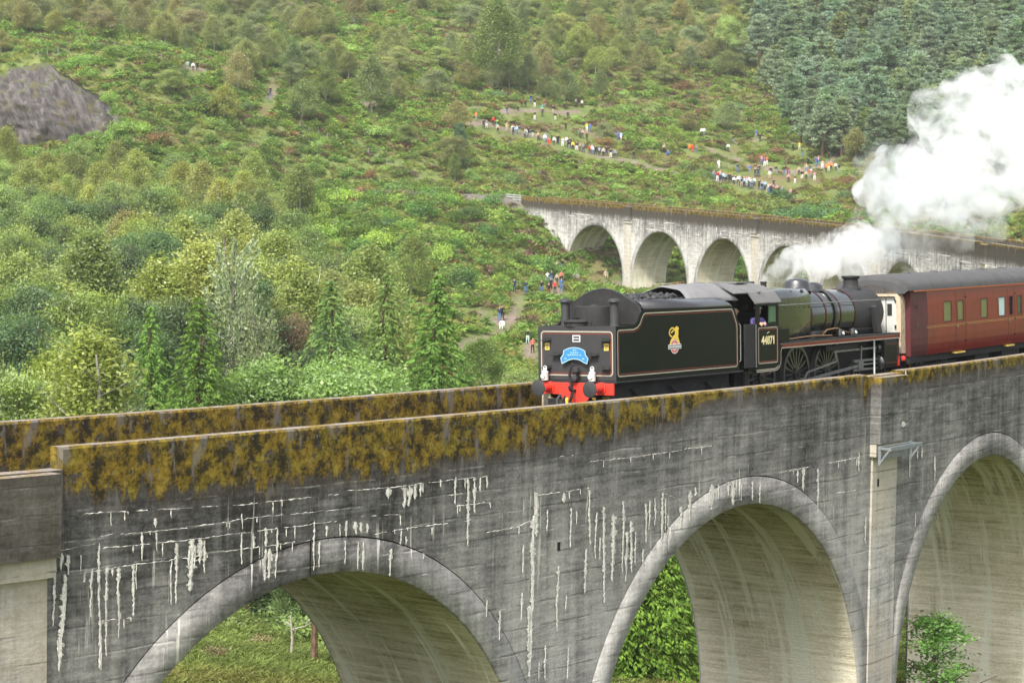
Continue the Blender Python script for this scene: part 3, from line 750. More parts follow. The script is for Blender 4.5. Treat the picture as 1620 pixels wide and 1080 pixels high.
def crust(path, widths, lat):
    """path: list of (s,h); ragged raised run, 12 mm high in the middle"""
    n = len(path); b = len(la_); widths = [w * 1.7 for w in widths]
    for i, ((s, h), w) in enumerate(zip(path, widths)):
        j = min(i + 1, n - 1); k = max(i - 1, 0)
        ds, dh = path[j][0] - path[k][0], path[j][1] - path[k][1]; L = math.hypot(ds, dh) or 1
        nx, ny = -dh / L, ds / L
        a, c = w * rl.uniform(.25, .75), w * rl.uniform(.25, .75)
        la_.append((s - nx * a, lat, h - ny * a)); la_.append((s, lat + .012, h)); la_.append((s + nx * c, lat, h + ny * c)); e_ = (0.15 if i in (0, n - 1) else 1.0) * rl.uniform(.6, 1.0); le_.extend((0.0, e_, 0.0))
    for i in range(n - 1):
        for k in range(2): lf_.append((b + i * 3 + k, b + i * 3 + k + 1, b + (i + 1) * 3 + k + 1, b + (i + 1) * 3 + k))
for (CR, CH, sc_, ox, oy) in ((CR3, CH3, 2.25, 0, 600), (CR4, CH4, 2.25, 540, 600), (CR5, CH5, 2.0, 1080, 540)):
    for (x, y0, y1, w) in CR:
        X = ox + x / sc_; s0_, h0_ = wall_at(X, oy + y0 / sc_, LW); s1_, h1_ = wall_at(X - (y1 - y0) / sc_ * .02, oy + y1 / sc_, LW)
        pxm = (project(*V(s0_ + .5, LW, h0_))[0] - project(*V(s0_, LW, h0_))[0]) * 2
        wm = w / sc_ / pxm * 1.15; L = h0_ - h1_; n = max(4, int(L / .06)); path = []; wd = []; j = 0
        lat = LW + .034 + (.33 if (abs(s0_ - S0) < .9 and h0_ > -1.2) else 0)
        if abs(s0_ - S0 - 2 * BAY) < 1.02 and h0_ > -1.2: lat += .33
        for i in range(n + 1):
            t = i / n; j += rl.uniform(-.012, .012)
            path.append((s0_ + (s1_ - s0_) * t + j, h0_ + (h1_ - h0_) * t))
            wd.append(wm * (1 - .55 * t ** 2) * rl.uniform(.45, 1.35) * (.25 if i == n else 1))
        crust(path, wd, lat)
        if w >= 11:                              # broad runs fray into fingers
            for q in range(3):
                t0 = rl.uniform(0, .35); t1 = rl.uniform(.5, .95); o_ = rl.uniform(-.7, .7) * wm
                P2 = [(a + o_, b_) for (a, b_) in path[int(t0 * n):max(int(t0 * n) + 3, int(t1 * n))]]
                crust(P2, [wm * rl.uniform(.15, .45) for _ in P2], lat + .004)
    for pl in CH:
        pts = [wall_at(ox + x / sc_, oy + y / sc_, LW) for (x, y) in pl]
        path = []; wd = []
        for (a, b_) in zip(pts[:-1], pts[1:]):
            n = max(2, int(math.hypot(b_[0] - a[0], b_[1] - a[1]) / .09))
            for i in range(n):
                t = i / n; path.append((a[0] + (b_[0] - a[0]) * t, a[1] + (b_[1] - a[1]) * t + rl.uniform(-.012, .012)))
                wd.append(rl.choice((.002, .004, .008, .014, .024)) * rl.uniform(.4, 1.3))
        # break the line in places, hang short drips
        seg = []; sw = []
        for q, w_ in zip(path, wd):
            if rl.random() < .07:
                if len(seg) > 2: crust(seg, sw, LW + .033)
                seg = []; sw = []
            else:
                seg.append(q); sw.append(w_)
                if rl.random() < .07:
                    L = rl.uniform(.06, .3); crust([(q[0], q[1] - L * i / 4) for i in range(5)], [.03 * rl.uniform(.4, 1.3) for _ in range(5)], LW + .035)
        if len(seg) > 2: crust(seg, sw, LW + .033)
# the far arm of the curve shows the same crusts on its inner face
for k in range(9, 19):
    for j in range(34):
        ds = rl.uniform(-.5, .5) * BAY; s = S0 + (k + .5) * BAY + ds
        h = -1.0 - rl.choice((0, .35, .7, 1.0, 1.6)) + rl.uniform(-.1, .1)
        lo = H_SP + math.sqrt(max(0, R_IN ** 2 - ds ** 2)) if abs(ds) < R_IN else -9
        L = min(rl.uniform(.3, 1.6) * (2.2 if rl.random() < .2 else 1), h - lo)
        if L < .2: continue
        n = 7; w = rl.uniform(.06, .2)
        crust([(s + rl.uniform(-.03, .03), h - L * i / n) for i in range(n + 1)], [w * rl.uniform(.5, 1.2) * (1 - .6 * i / n) for i in range(n + 1)], -LI - .036 - .012)
    for j in range(7):
        s = S0 + (k + rl.random()) * BAY; h = -1.0 - rl.choice((0, .35, .7, 1.2)); L = rl.uniform(.8, 3)
        crust([(s + L * i / 12, h + rl.uniform(-.03, .03)) for i in range(13)], [rl.uniform(.03, .13) for _ in range(13)], -LI - .036 - .012)
o = vpart("lime_crust", la_, lf_, M_LIME); _ea = o.data.attributes.new("edge", 'FLOAT', 'POINT'); _ea.data.foreach_set("value", np.array(le_, np.float32)); o["kind"] = "stuff"
# long drips on the second and third barrel are in the soffit material

# white handrail at the far end of the deck, and the trackbed that leaves the viaduct
M_WRAIL = paint("white_railing_paint", (.38, .40, .37), .6, .3, 0, .2)
base = Vector(V(S_END + 2.2, -LI, -.4))
rail_o = empty("railing", base); tag(rail_o, "short white railing at the far end of the viaduct parapet", "railing")
for ds in (0.6, 2.2, 3.8):
    g = Geo(); g.bar(Vector(V(S_END + ds, -LI + .2, -.8)) - base, Vector(V(S_END + ds, -LI + .2, 1.05)) - base, .14); g.build("post", M_WRAIL, rail_o, False)
for h in (.35, .7, 1.05):
    g = Geo(); g.bar(Vector(V(S_END + .2, -LI + .12, h)) - base, Vector(V(S_END + 4.2, -LI + .12, h)) - base, .1, .12); g.build("rail", M_WRAIL, rail_o, False)
bed = []
for (px, py, Y) in ((800, 309, 378), (740, 307, 384), (680, 305, 388), (600, 301, 394), (540, 299, 399), (480, 296, 404), (420, 293, 410)):
    x, y, z = at_depth(px, py, Y); bed.append(Vector((x, y, z)))
bed = [Vector(V(S_END - 1, 0, -.3))] + bed
A = []; F = []
for i, p in enumerate(bed):
    d = (bed[min(i + 1, len(bed) - 1)] - bed[max(i - 1, 0)]).normalized(); nrm = Vector((-d.y, d.x, 0)).normalized()
    for (o_, h) in ((-3.6, -1.6), (-2.3, -.05), (-1.0, .0), (-1.0, .15), (-.9, .15), (-.9, 0), (.6, 0), (.6, .15), (.7, .15), (.7, 0), (2.2, -.05), (3.5, -1.4)):
        q = p + nrm * o_; A.append((q.x, q.y, q.z + h))
for i in range(len(bed) - 1):
    for k in range(11): F.append((i * 12 + k, (i + 1) * 12 + k, (i + 1) * 12 + k + 1, i * 12 + k + 1))
tb = mesh_obj("trackbed", raw_mesh("trackbed", A, F, [M_BAL])); tag(tb, "brown ballast trackbed leading off beyond the far end of the viaduct", kind="structure")
# ------------------------------------------------------------------ the train
ST = 6.7218                      # arc position of the tender's rear plate
def rail_frame(sa, sb):
    """right-handed frame on the canted track: x towards sb, y towards the inside of the curve, z up"""
    a = Vector(V(sa, 0, 0)); b = Vector(V(sb, 0, 0))
    x = (b - a).normalized(); z = Vector((0, 0, 1)); y = z.cross(x).normalized(); z = x.cross(y)
    M = Matrix((x, y, z)).transposed().to_4x4(); M.translation = a
    return M @ Matrix.Rotation(-CANT, 4, 'X')
M_BLK = paint("black_engine_paint", (.014, .014, .016), .24, .6, 0, .3, 2.5, coat=.6, dirt=(.05, .047, .043))
M_BLKM = paint("matt_black", (.018, .018, .019), .65, .3, 0, .4, 3)
M_GRN = paint("dark_green_engine_paint", (.0045, .007, .005), .28, .12, 0, .3, 2.2, dirt=(.012, .012, .011))
M_BOIL = paint("gloss_boiler_cladding", (.007, .011, .008), .16, .4, 0, .1, 1.5, coat=.7, dirt=(.02, .02, .017))
M_SMOKEB = paint("smokebox_grey", (.028, .028, .030), .55, .4, 0, .3)
M_CREAM = paint("cream_lining", (.36, .33, .26), .5, .4, 0, .1)
M_REDL = paint("red_lining", (.16, .028, .014), .5, .4, 0, .1)
M_RED = paint("buffer_beam_red", (.62, .035, .02), .4, .5, 0, .3, 4, dirt=(.25, .02, .012))
M_STEEL = paint("bright_steel", (.26, .26, .255), .35, .5, .8, .5, 6)
M_TYRE = paint("tyre_steel", (.11, .11, .11), .3, .6, .7, .3, 6)
M_BAND = paint("boiler_band_red", (.06, .012, .008), .4, .4, 0, .2)
M_ROOFG = paint("roof_grey", (.13, .13, .13), .6, .3, 0, .5, 2, dirt=(.06, .057, .053))
M_WHITE = paint("white_paint", (.50, .50, .47), .5, .4, 0, .25, 6, dirt=(.3, .27, .22))
M_YEL = paint("yellow_plate", (.68, .50, .10), .5, .4, 0, .2)
M_BLUE = paint("light_blue_board", (.035, .19, .40), .45, .4, 0, .15)
M_PALEB = paint("pale_blue_marks", (.33, .50, .62), .5, .4, 0, .1)
M_GOLD = paint("gilt_yellow", (.75, .52, .06), .45, .4, 0, .1)
M_CRNUM = paint("cream_numerals", (.80, .70, .36), .45, .4, 0, .05)
M_PINKR = paint("crest_red", (.62, .14, .12), .5, .4, 0, .1)
M_SILV = paint("crest_silver", (.62, .65, .64), .5, .4, 0, .1)
M_RUST = paint("rusty_cream_paint", (.45, .36, .26), .8, .2, 0, .9, 5, dirt=(.16, .085, .045))
M_WIN = paint("dark_interior", (.01, .01, .01), .9, .1, 0, .2)
M_GPAN = paint("green_slide_panel", (.06, .13, .065), .35, .5, 0, .2)
M_COPP = paint("copper_pipe", (.30, .17, .09), .4, .5, .7, .4, 6)
def mat_coal():
    t = NT("coal"); tc = t.n('ShaderNodeTexCoord').outputs['Object']; n = t.noise(tc, 12, 3, .6)
    return t.surface(t.ramp(n, [(.3, (.012, .012, .013)), (.7, (.05, .05, .052))]), .45, .5)
M_COAL = mat_coal()
def arcpts(cx, cz, r, a0, a1, n=6):
    return [(cx + r * math.cos(rad(a0 + (a1 - a0) * i / n)), cz + r * math.sin(rad(a0 + (a1 - a0) * i / n))) for i in range(n + 1)]
def rrect(x0, x1, z0, z1, r):
    return arcpts(x0 + r, z0 + r, r, 180, 270) + arcpts(x1 - r, z0 + r, r, 270, 360) + arcpts(x1 - r, z1 - r, r, 0, 90) + arcpts(x0 + r, z1 - r, r, 90, 180)
def wheel(parent, x, y, r, spokes, name="wheel", off=0, boss=.16):
    w = Geo((-off, 0, 0)); sg = -1 if y < 0 else 1
    w.lathe((x, y - sg * .07, r), (0, sg, 0), [(0, r + .03), (.03, r + .028), (.035, r), (.14, r - .004), (.14, r - .075), (.0, r - .075)], 40, caps=False)
    o = w.build(name, M_TYRE, parent)
    g = Geo((-off, 0, 0))
    g.lathe((x, y - sg * .05, r), (0, sg, 0), [(0, boss), (.15, boss), (.15, .07), (.18, .07)], 20)
    for k in range(spokes):
        a = 2 * math.pi * k / spokes + .2
        g.bar((x + boss * .8 * math.cos(a), y + sg * .02, r + boss * .8 * math.sin(a)), (x + (r - .06) * math.cos(a), y + sg * .02, r + (r - .06) * math.sin(a)), .05, .06)
    g.lathe((x, y - sg * .03, r), (0, sg, 0), [(0, r - .06), (0, r - .11), (.1, r - .11), (.1, r - .06)], 36, caps=False)
    sp = g.build("spokes", M_BLK, o)
    return o
def buffer_(parent, x, y, z, d, off=0, body=None, head_r=.23):
    b = empty("buffer"); b.parent = parent
    g = Geo((-off, 0, 0)); g.lathe((x, y, z), (d, 0, 0), [(0, .17), (.05, .17), (.05, .12), (.36, .11), (.36, .075), (.58, .075)], 24); g.build("housing", body or M_RED, b)
    g = Geo((-off, 0, 0)); g.lathe((x + d * .56, y, z), (d, 0, 0), [(0, .08), (.02, head_r), (.045, head_r), (.065, head_r * .8), (.07, .02)], 32); g.build("head", M_SMOKEB, b)
    return b
def text_obj(name, body, size, mat, parent, matrix, extrude=.002, shear=0, sx=1.0):
    cu = bpy.data.curves.new(name, 'FONT'); cu.body = body; cu.size = size; cu.align_x = 'CENTER'; cu.align_y = 'CENTER'; cu.extrude = extrude; cu.shear = shear
    cu.offset = .013
    tmp = bpy.data.objects.new(name, cu); COL.objects.link(tmp)
    dg = bpy.context.evaluated_depsgraph_get(); me = bpy.data.meshes.new_from_object(tmp.evaluated_get(dg)); bpy.data.objects.remove(tmp)
    me.materials.clear(); me.materials.append(mat)
    o = bpy.data.objects.new(name, me); link(o, parent); o.matrix_parent_inverse = Matrix.Identity(4); o.matrix_local = matrix @ Matrix.Diagonal((sx, 1, 1, 1))
    return o
def side_text_matrix(x, y, z):      # text on the outer side (facing -y), reading along +x
    return Matrix.Translation((x, y, z)) @ Matrix.Rotation(math.pi / 2, 4, 'X')

# ---- tender: local x = metres ahead of the rear plate
tender = empty("locomotive_tender", matrix=rail_frame(ST, ST + 6.5))
tag(tender, "black steam locomotive tender heaped with coal, red buffer beam and yellow lion crest", "tender")
HWT = 1.315
side = [(0, 1.26), (6.75, 1.26), (6.75, 2.62)] + [(6.75 - .05, 2.68), (6.62, 2.86), (6.5, 3.06), (6.36, 3.19)] + [(1.42, 3.19), (1.30, 3.13), (1.22, 3.02), (1.14, 2.9), (1.02, 2.81), (.86, 2.775), (0, 2.77)]
for sgn in (-1, 1):
    g = Geo(); y0, y1 = (-HWT, -HWT + .03) if sgn < 0 else (HWT - .03, HWT)
    g.prism(side, 'y', y0, y1); g.build("tank_side", M_GRN, tender, False)
    # rolled coping
    g = Geo(); prof = []
    for i in range(9):
        a = rad(90 * i / 8); prof.append((sgn * (HWT - .34 * (1 - math.cos(a))), 3.192 + .27 * math.sin(a)))
    vs = []; fs = []
    for (y, z) in prof: vs += [(1.42, y, z), (6.36 - .5 * ((z - 3.19) / .27), y, z)]
    for i in range(8): fs.append((2 * i, 2 * i + 1, 2 * i + 3, 2 * i + 2) if sgn < 0 else (2 * i + 2, 2 * i + 3, 2 * i + 1, 2 * i))
    g.add(vs, fs); o = g.build("coping", M_BLK, tender, True, 1.2)
    sol = o.modifiers.new("solid", 'SOLIDIFY'); sol.thickness = .012
g = Geo(); g.box(-.012, .02, -HWT, HWT, 1.26, 2.77); g.build("rear_plate", M_SMOKEB, tender, False)
g = Geo(); g.box(.02, 6.7, -HWT + .03, HWT - .03, 1.24, 1.3); g.box(.02, 1.5, -HWT + .03, HWT - .03, 2.70, 2.765); g.box(6.6, 6.7, -HWT + .03, HWT - .03, 1.3, 2.6); g.build("tank_top", M_BLKM, tender, False)
g = Geo(); g.box(-.05, 6.9, -1.36, 1.36, 1.19, 1.245); g.build("footplate", M_BLKM, tender, False, bevel=.01)
# arched rear bulkhead of the coal space
bh = [(-1.29, 2.78), (-1.29, 3.12), (-1.22, 3.24), (-1.08, 3.38), (-.88, 3.5), (-.6, 3.65), (-.3, 3.76), (0, 3.80)]
bh = bh + [(-a, b) for a, b in bh[-2::-1]]
g = Geo(); g.prism(bh, 'x', 1.36, 1.42); g.build("coal_bulkhead", M_BLKM, tender, False)
g = Geo(); g.tube([(1.37, a, b) for a, b in bh], .022, 6); g.build("bulkhead_beading", M_BLK, tender)
g = Geo(); g.lathe((.86, -.05, 2.76), (0, 0, 1), [(0, .58), (.52, .58), (.55, .57), (.56, .5)], 32); g.lathe((.86, -.05, 3.32), (0, 0, 1), [(0, .18), (.04, .16)], 16); g.build("water_scoop_dome", M_BLKM, tender)
g = Geo(); g.lathe((.3, .2, 2.76), (0, 0, 1), [(0, .36), (.1, .36), (.13, .4), (.17, .36), (.19, .2)], 28); g.tube([(.3, .06, 2.94), (.3, .1, 3.02), (.3, .3, 3.02), (.3, .34, 2.94)], .02, 6); g.build("filler_lid", M_BLKM, tender)
for y in (-.86, .80):
    g = Geo(); g.lathe((.62, y, 2.76), (0, 0, 1), [(0, .15), (.06, .13), (.66, .12), (.68, .19), (.74, .17), (.78, .08)], 20); g.build("tank_vent", M_SMOKEB, tender)
for x, y in ((.12, 1.05), (.12, -.45)):
    g = Geo(); g.tube([(x, y - .07, 2.76), (x, y - .07, 2.84), (x, y, 2.89), (x, y + .07, 2.84), (x, y + .07, 2.76)], .018, 6); g.build("lifting_eye", M_BLK, tender)
# coal heap: lumps
rc = random.Random(3); cv = []; cf = []
_ico = [(0, 0, 1), (.89, 0, .45), (.28, .85, .45), (-.72, .53, .45), (-.72, -.53, .45), (.28, -.85, .45), (.72, .53, -.45), (-.28, .85, -.45), (-.89, 0, -.45), (-.28, -.85, -.45), (.72, -.53, -.45), (0, 0, -1)]
_if = [(0, 1, 2), (0, 2, 3), (0, 3, 4), (0, 4, 5), (0, 5, 1), (1, 6, 2), (2, 7, 3), (3, 8, 4), (4, 9, 5), (5, 10, 1), (6, 7, 2), (7, 8, 3), (8, 9, 4), (9, 10, 5), (10, 6, 1), (11, 7, 6), (11, 8, 7), (11, 9, 8), (11, 10, 9), (11, 6, 10)]
for i in range(900):
    x = rc.uniform(1.5, 5.6); y = rc.uniform(-.95, .95); z = 3.28 + .26 * (1 - (y / .95) ** 2) - .25 * max(0, x - 4.6) + rc.uniform(-.12, .04); r = rc.uniform(.04, .13)
    b = len(cv); cv += [(x + r * q[0] * rc.uniform(.6, 1.2), y + r * q[1] * rc.uniform(.6, 1.2), z + r * q[2] * rc.uniform(.5, 1.1)) for q in _ico]; cf += [tuple(b + k for k in q) for q in _if]
o = mesh_obj("coal", raw_mesh("coal", cv, cf, [M_COAL]), tender); o["kind"] = "stuff"
g = Geo(); g.box(1.42, 6.3, -1.0, 1.0, 2.7, 3.2); g.build("coal_space", M_BLKM, tender, False)
# lining
def off_poly(pts, d):
    """shrink a closed outline (x,z) towards its centre line by d, good enough for these shapes"""
    n = len(pts); out = []
    area = sum(pts[i][0] * pts[(i + 1) % n][1] - pts[(i + 1) % n][0] * pts[i][1] for i in range(n))
    sg = 1 if area > 0 else -1
    for i in range(n):
        p0 = Vector(pts[i - 1]); p = Vector(pts[i]); p1 = Vector(pts[(i + 1) % n])
        d0 = (p - p0).normalized(); d1 = (p1 - p).normalized(); t = (d0 + d1)
        t = t.normalized() if t.length > 1e-6 else d0
        nn = Vector((-t.y, t.x)) * sg; k = 1 / max(.6, t.dot(d0)); out.append(tuple(p + nn * d * k))
    return out
ln = arcpts(.17, 1.47, .09, 180, 270) + arcpts(6.52, 1.47, .09, 270, 360) + [(6.61, 2.52), (6.58, 2.66), (6.48, 2.84), (6.38, 3.02), (6.30, 3.10)] + [(1.5, 3.10), (1.41, 3.05), (1.33, 2.95), (1.25, 2.82), (1.12, 2.72), (.95, 2.67), (.86, 2.66)] + arcpts(.17, 2.57, .09, 90, 180)
for (pts, w, m, nm) in ((ln, .034, M_CREAM, "cream_line"), (off_poly(ln, .06), .022, M_REDL, "red_line")):
    g = Geo(); g.ribbon([(x, -HWT - .003, z) for x, z in pts], w, (0, -1, 0), True); g.build(nm, m, tender, False)
rl_ = rrect(-1.2, 1.2, 1.40, 2.62, .1)
for (pts, w, m, nm) in ((rl_, .036, M_CREAM, "cream_line"), (off_poly(rl_, .06), .022, M_REDL, "red_line")):
    g = Geo(); g.ribbon([(-.0155, y, z) for y, z in pts], w, (-1, 0, 0), True); g.build(nm, m, tender, False)
# rear fittings
g = Geo(); g.box(-.10, -.02, -1.27, 1.27, .86, 1.19); g.build("buffer_beam", M_RED, tender, False, bevel=.01)
g = Geo(); g.prism([(-.6, .9), (-.3, .62), (.3, .62), (.6, .9)], 'x', -.11, -.04); g.build("beam_gusset", M_RED, tender, False)
for y in (-.87, .87): buffer_(tender, -.08, y, 1.05, -1)
for (y, z) in ((-1.0, 2.36), (1.0, 2.36), (-.62, 1.95), (.66, 1.95), (-1.0, 1.58), (1.0, 1.58)):
    g = Geo(); g.box(-.16, -.012, y - .14, y + .14, z, z + .025); g.box(-.03, -.012, y - .14, y + .14, z + .025, z + .09); g.build("step", M_BLK, tender, False)
for y in (-1.0, 1.0):
    g = Geo(); g.box(-.022, -.0125, y - .075, y + .075, 2.1, 2.3); p = g.build("warning_plate", M_YEL, tender, False)
    g = Geo(); g.box(-.026, -.0225, y - .05, y + .05, 2.15, 2.17); g.box(-.026, -.0225, y - .05, y - .01, 2.2, 2.26); g.box(-.026, -.0225, y + .015, y + .05, 2.2, 2.26); g.build("mark", M_BLK, p, False)
g = Geo(); g.box(-.024, -.0125, -.13, .13, 2.33, 2.52); p = g.build("number_plate", M_SILV, tender, False, bevel=.01)
g = Geo(); g.box(-.028, -.0245, -.1, .1, 2.36, 2.415); g.box(-.028, -.0245, -.1, .1, 2.44, 2.49); g.build("mark", M_SMOKEB, p, False)
# curved light blue headboard
hb_ = []
for i in range(13):
    a = rad(62 + 56 * i / 12); hb_.append((.86 * math.cos(a) / .88 * .95, 1.38 + .86 * math.sin(a) - .0))
top = [(q[0] * .72, q[1] - .06) for q in hb_]; top = [(y, z) for y, z in top]
outer = [(math.cos(rad(a)) * .72, 1.46 + math.sin(rad(a)) * .72) for a in range(60, 121, 5)]
inner = [(math.cos(rad(a)) * .52, 1.40 + math.sin(rad(a)) * .46) for a in range(128, 51, -6)]
earL = [(-.40, 2.02), (-.47, 1.92)]; earR = [(.47, 1.92), (.40, 2.02)]
out_ = outer + [(-.37, 1.98), (-.46, 1.88), (-.42, 1.73)] + inner + [(.42, 1.73), (.46, 1.88), (.37, 1.98)]
hbd = empty("headboard"); hbd.parent = tender
g = Geo(); g.prism(out_, 'x', -.13, -.105); g.build("board", M_BLUE, hbd, False)
g = Geo(); g.ribbon([(-.1325, y, z) for y, z in out_], .022, (-1, 0, 0), True); g.build("border", M_PALEB, hbd, False)
g = Geo()
for k, (y, z, w) in enumerate(((.02, 2.10, .05), (-.05, 2.10, .04), (.10, 2.03, .05), (.03, 2.03, .045), (-.04, 2.03, .05), (-.11, 2.03, .04), (.2, 1.96, .06), (.12, 1.965, .05), (.05, 1.97, .05), (-.02, 1.97, .05), (-.1, 1.965, .05), (-.2, 1.96, .06), (.3, 1.86, .07), (-.3, 1.86, .07))):
    g.prism([(y - w / 2, z - .012), (y + w / 2, z + .004), (y + w / 2, z + .028), (y - w / 2, z + .012)], 'x', -.1345, -.131)
g.build("faint_lettering", M_PALEB, hbd, False)
# hanging vacuum pipe, coupling hook and hoses
g = Geo(); g.tube([(-.06, -.06, 1.2), (-.09, -.07, 1.45), (-.12, -.05, 1.62), (-.17, .03, 1.72), (-.2, .1, 1.62), (-.2, .12, 1.4), (-.16, .1, 1.15), (-.2, .06, .95)], .042, 10); g.build("brake_pipe", M_BLKM, tender)
g = Geo(); g.lathe((-.17, -.08, 1.5), (0, 0, 1), [(0, .09), (.12, .09), (.14, .05)], 14); g.lathe((-.16, -.02, 1.32), (-1, 0, 0), [(0, .1), (.06, .09), (.08, .03)], 14); g.build("pipe_valve", M_SMOKEB, tender)
g = Geo(); g.tube([(-.1, 0, .98), (-.3, 0, .98), (-.38, 0, 1.02), (-.4, 0, 1.09), (-.34, 0, 1.12)], .04, 8); g.build("coupling_hook", M_BLKM, tender)
g = Geo(); g.tube([(-.3, -.03, .95), (-.33, -.02, .8), (-.3, .05, .68), (-.3, -.05, .6), (-.32, .02, .5)], .045, 8); g.tube([(-.1, .35, .8), (-.22, .38, .7), (-.28, .36, .5), (-.2, .3, .38), (-.1, .26, .45)], .035, 8); g.build("coupling_chain", M_BLKM, tender)
g = Geo(); g.tube([(-.1, .5, .85), (-.25, .52, .72), (-.3, .48, .5), (-.22, .42, .36), (-.12, .4, .4)], .04, 10); g.build("steam_hose", M_SMOKEB, tender)
g = Geo(); g.lathe((-.2, .22, .62), (0, 0, 1), [(0, .04), (.12, .05), (.16, .02)], 10); g.build("brass_coupling", M_GOLD, tender)
for y in (-.62, .98):
    l = empty("lamp"); l.parent = tender
    g = Geo(); g.lathe((-.17, y, 1.25), (0, 0, 1), [(0, .10), (.23, .10), (.25, .085), (.27, .06), (.33, .055), (.35, .035), (.36, .01)], 20); g.build("lamp_body", M_WHITE, l)
    g = Geo(); g.tube([(-.17, y - .06, 1.56), (-.17, y - .05, 1.63), (-.17, y, 1.66), (-.17, y + .05, 1.63), (-.17, y + .06, 1.56)], .014, 6); g.build("lamp_handle", M_WHITE, l)
    g = Geo(); g.lathe((-.27, y, 1.37), (-1, 0, 0), [(0, .065), (.03, .065), (.032, .05)], 16); g.build("lens", M_SILV, l)
# running gear
g = Geo()
fr = [(.15, .75), (.15, 1.2), (6.6, 1.2), (6.6, .75), (6.3, .62), (5.9, .9), (5.4, .9), (5.1, .62), (4.2, .62), (3.9, .9), (3.4, .9), (3.1, .62), (2.2, .62), (1.9, .9), (1.4, .9), (1.0, .62)]
for y in (-1.02, .99): g.prism(fr, 'y', y, y + .03)
g.build("frame", M_BLKM, tender, False)
for x in (1.62, 3.65, 5.68):
    for y in (-.75, .75): wheel(tender, x, y, .65, 12)
    for y in (-1.08, 1.08):
        g = Geo(); g.box(x - .14, x + .14, y - .06, y + .06, .48, .82); g.build("axle_box", M_BLKM, tender, False, bevel=.02)
        g = Geo()
        for k in range(6): g.box(x - .5 + .06 * k, x + .5 - .06 * k, y - .05, y + .05, .95 - .04 * k, .98 - .04 * k)
        g.build("leaf_spring", M_BLKM, tender, False)
g = Geo(); g.tube([(6.72, -HWT + .02, 1.5), (6.76, -HWT - .03, 1.55), (6.76, -HWT - .03, 2.6), (6.72, -HWT + .02, 2.66)], .018, 6); g.build("handrail", M_STEEL, tender)
# yellow lion over red wheel crest
crest = empty("crest"); crest.parent = tender; CSX, CSZ = 1.18, .74
CX, CZ, cy = 3.02, 2.28, -HWT - .003
def crest_poly(name, pts, mat, dy=0): 
    g = Geo(); g.prism([(CX + a * CSX, CZ + b * CSZ) for a, b in pts], 'y', cy - .002 - dy, cy - dy); return g.build(name, mat, crest, False)
lion_body = [(-.20, -.16), (-.14, .02), (-.06, .12), (-.02, .18), (.06, .24), (.06, .36), (.02, .44), (.08, .52), (.16, .55), (.22, .50), (.24, .44), (.20, .38), (.22, .30), (.20, .14), (.26, -.04), (.29, -.16), (.22, -.16), (.17, -.06), (.11, .04), (.03, .05), (-.05, .0), (-.12, -.16)]
crest_poly("lion", lion_body, M_GOLD)
g = Geo(); g.ribbon([(CX + (.03 + a) * CSX, cy - .003, CZ + b * CSZ) for a, b in ((-.10, .14), (-.20, .2), (-.24, .3), (-.2, .42), (-.11, .49), (-.03, .47), (-.02, .4), (-.1, .34), (-.16, .3))], .045, (0, -1, 0)); g.build("tail", M_GOLD, crest, False)
g = Geo()
for (r0, r1, m) in ((0, 0, 0),): pass
def disc(name, r0, r1, mat, dy):
    g = Geo(); n = 28; vs = []; fs = []
    for k in range(n):
        a = 2 * math.pi * k / n
        for r in (r0, r1): vs.append((CX + (.03 + r * .82 * math.cos(a)) * CSX, cy - dy, CZ + (-.24 + r * 1.15 * math.sin(a)) * CSZ))
    for k in range(n):
        j = (k + 1) % n; fs.append((2 * k + 1, 2 * j + 1, 2 * j, 2 * k) if False else (2 * k, 2 * j, 2 * j + 1, 2 * k + 1))
    g.add(vs, fs); return g.build(name, mat, crest, False)
disc("wheel_rim", .13, .235, M_PINKR, .005); disc("wheel_edge", .215, .24, M_SILV, .008); disc("wheel_ring", .1, .132, M_SILV, .006); disc("hub", .005, .1, M_PINKR, .006)
crest_poly("name_bar", [(-.27, -.33), (.33, -.33), (.33, -.15), (-.27, -.15)], M_SILV, .010)
crest_poly("bar_line", [(-.25, -.30), (.31, -.30), (.31, -.27), (-.25, -.27)], M_SMOKEB, .0125); crest_poly("bar_line", [(-.25, -.21), (.31, -.21), (.31, -.18), (-.25, -.18)], M_SMOKEB, .0125)

# ---- locomotive: local x = metres ahead of the tender's rear plate, minus 9
OFF = 9.0
loco = empty("steam_locomotive", matrix=rail_frame(ST + 9, ST + 17))
tag(loco, "black and dark green steam locomotive numbered 44871, smokebox against the red carriage", "locomotive")
O3 = (-OFF, 0, 0)
def LG(): return Geo(O3)
BZ = 2.70
g = LG(); g.lathe((12.2, 0, BZ), (1, 0, 0), [(0, .86), (.05, .865), (1.2, .85), (3.58, .80)], 40, caps=False); g.build("boiler_barrel", M_BOIL, loco, True, .9)
g = LG(); g.lathe((15.78, 0, BZ - .02), (1, 0, 0), [(0, .835), (.03, .845), (2.05, .845), (2.1, .83), (2.12, .74)], 40); g.build("smokebox", M_SMOKEB, loco, True, .6)
g = LG(); g.lathe((17.9, 0, BZ - .02), (1, 0, 0), [(0, .7), (.05, .68), (.12, .5), (.16, .2), (.17, .02)], 32); g.build("smokebox_door", M_SMOKEB, loco)
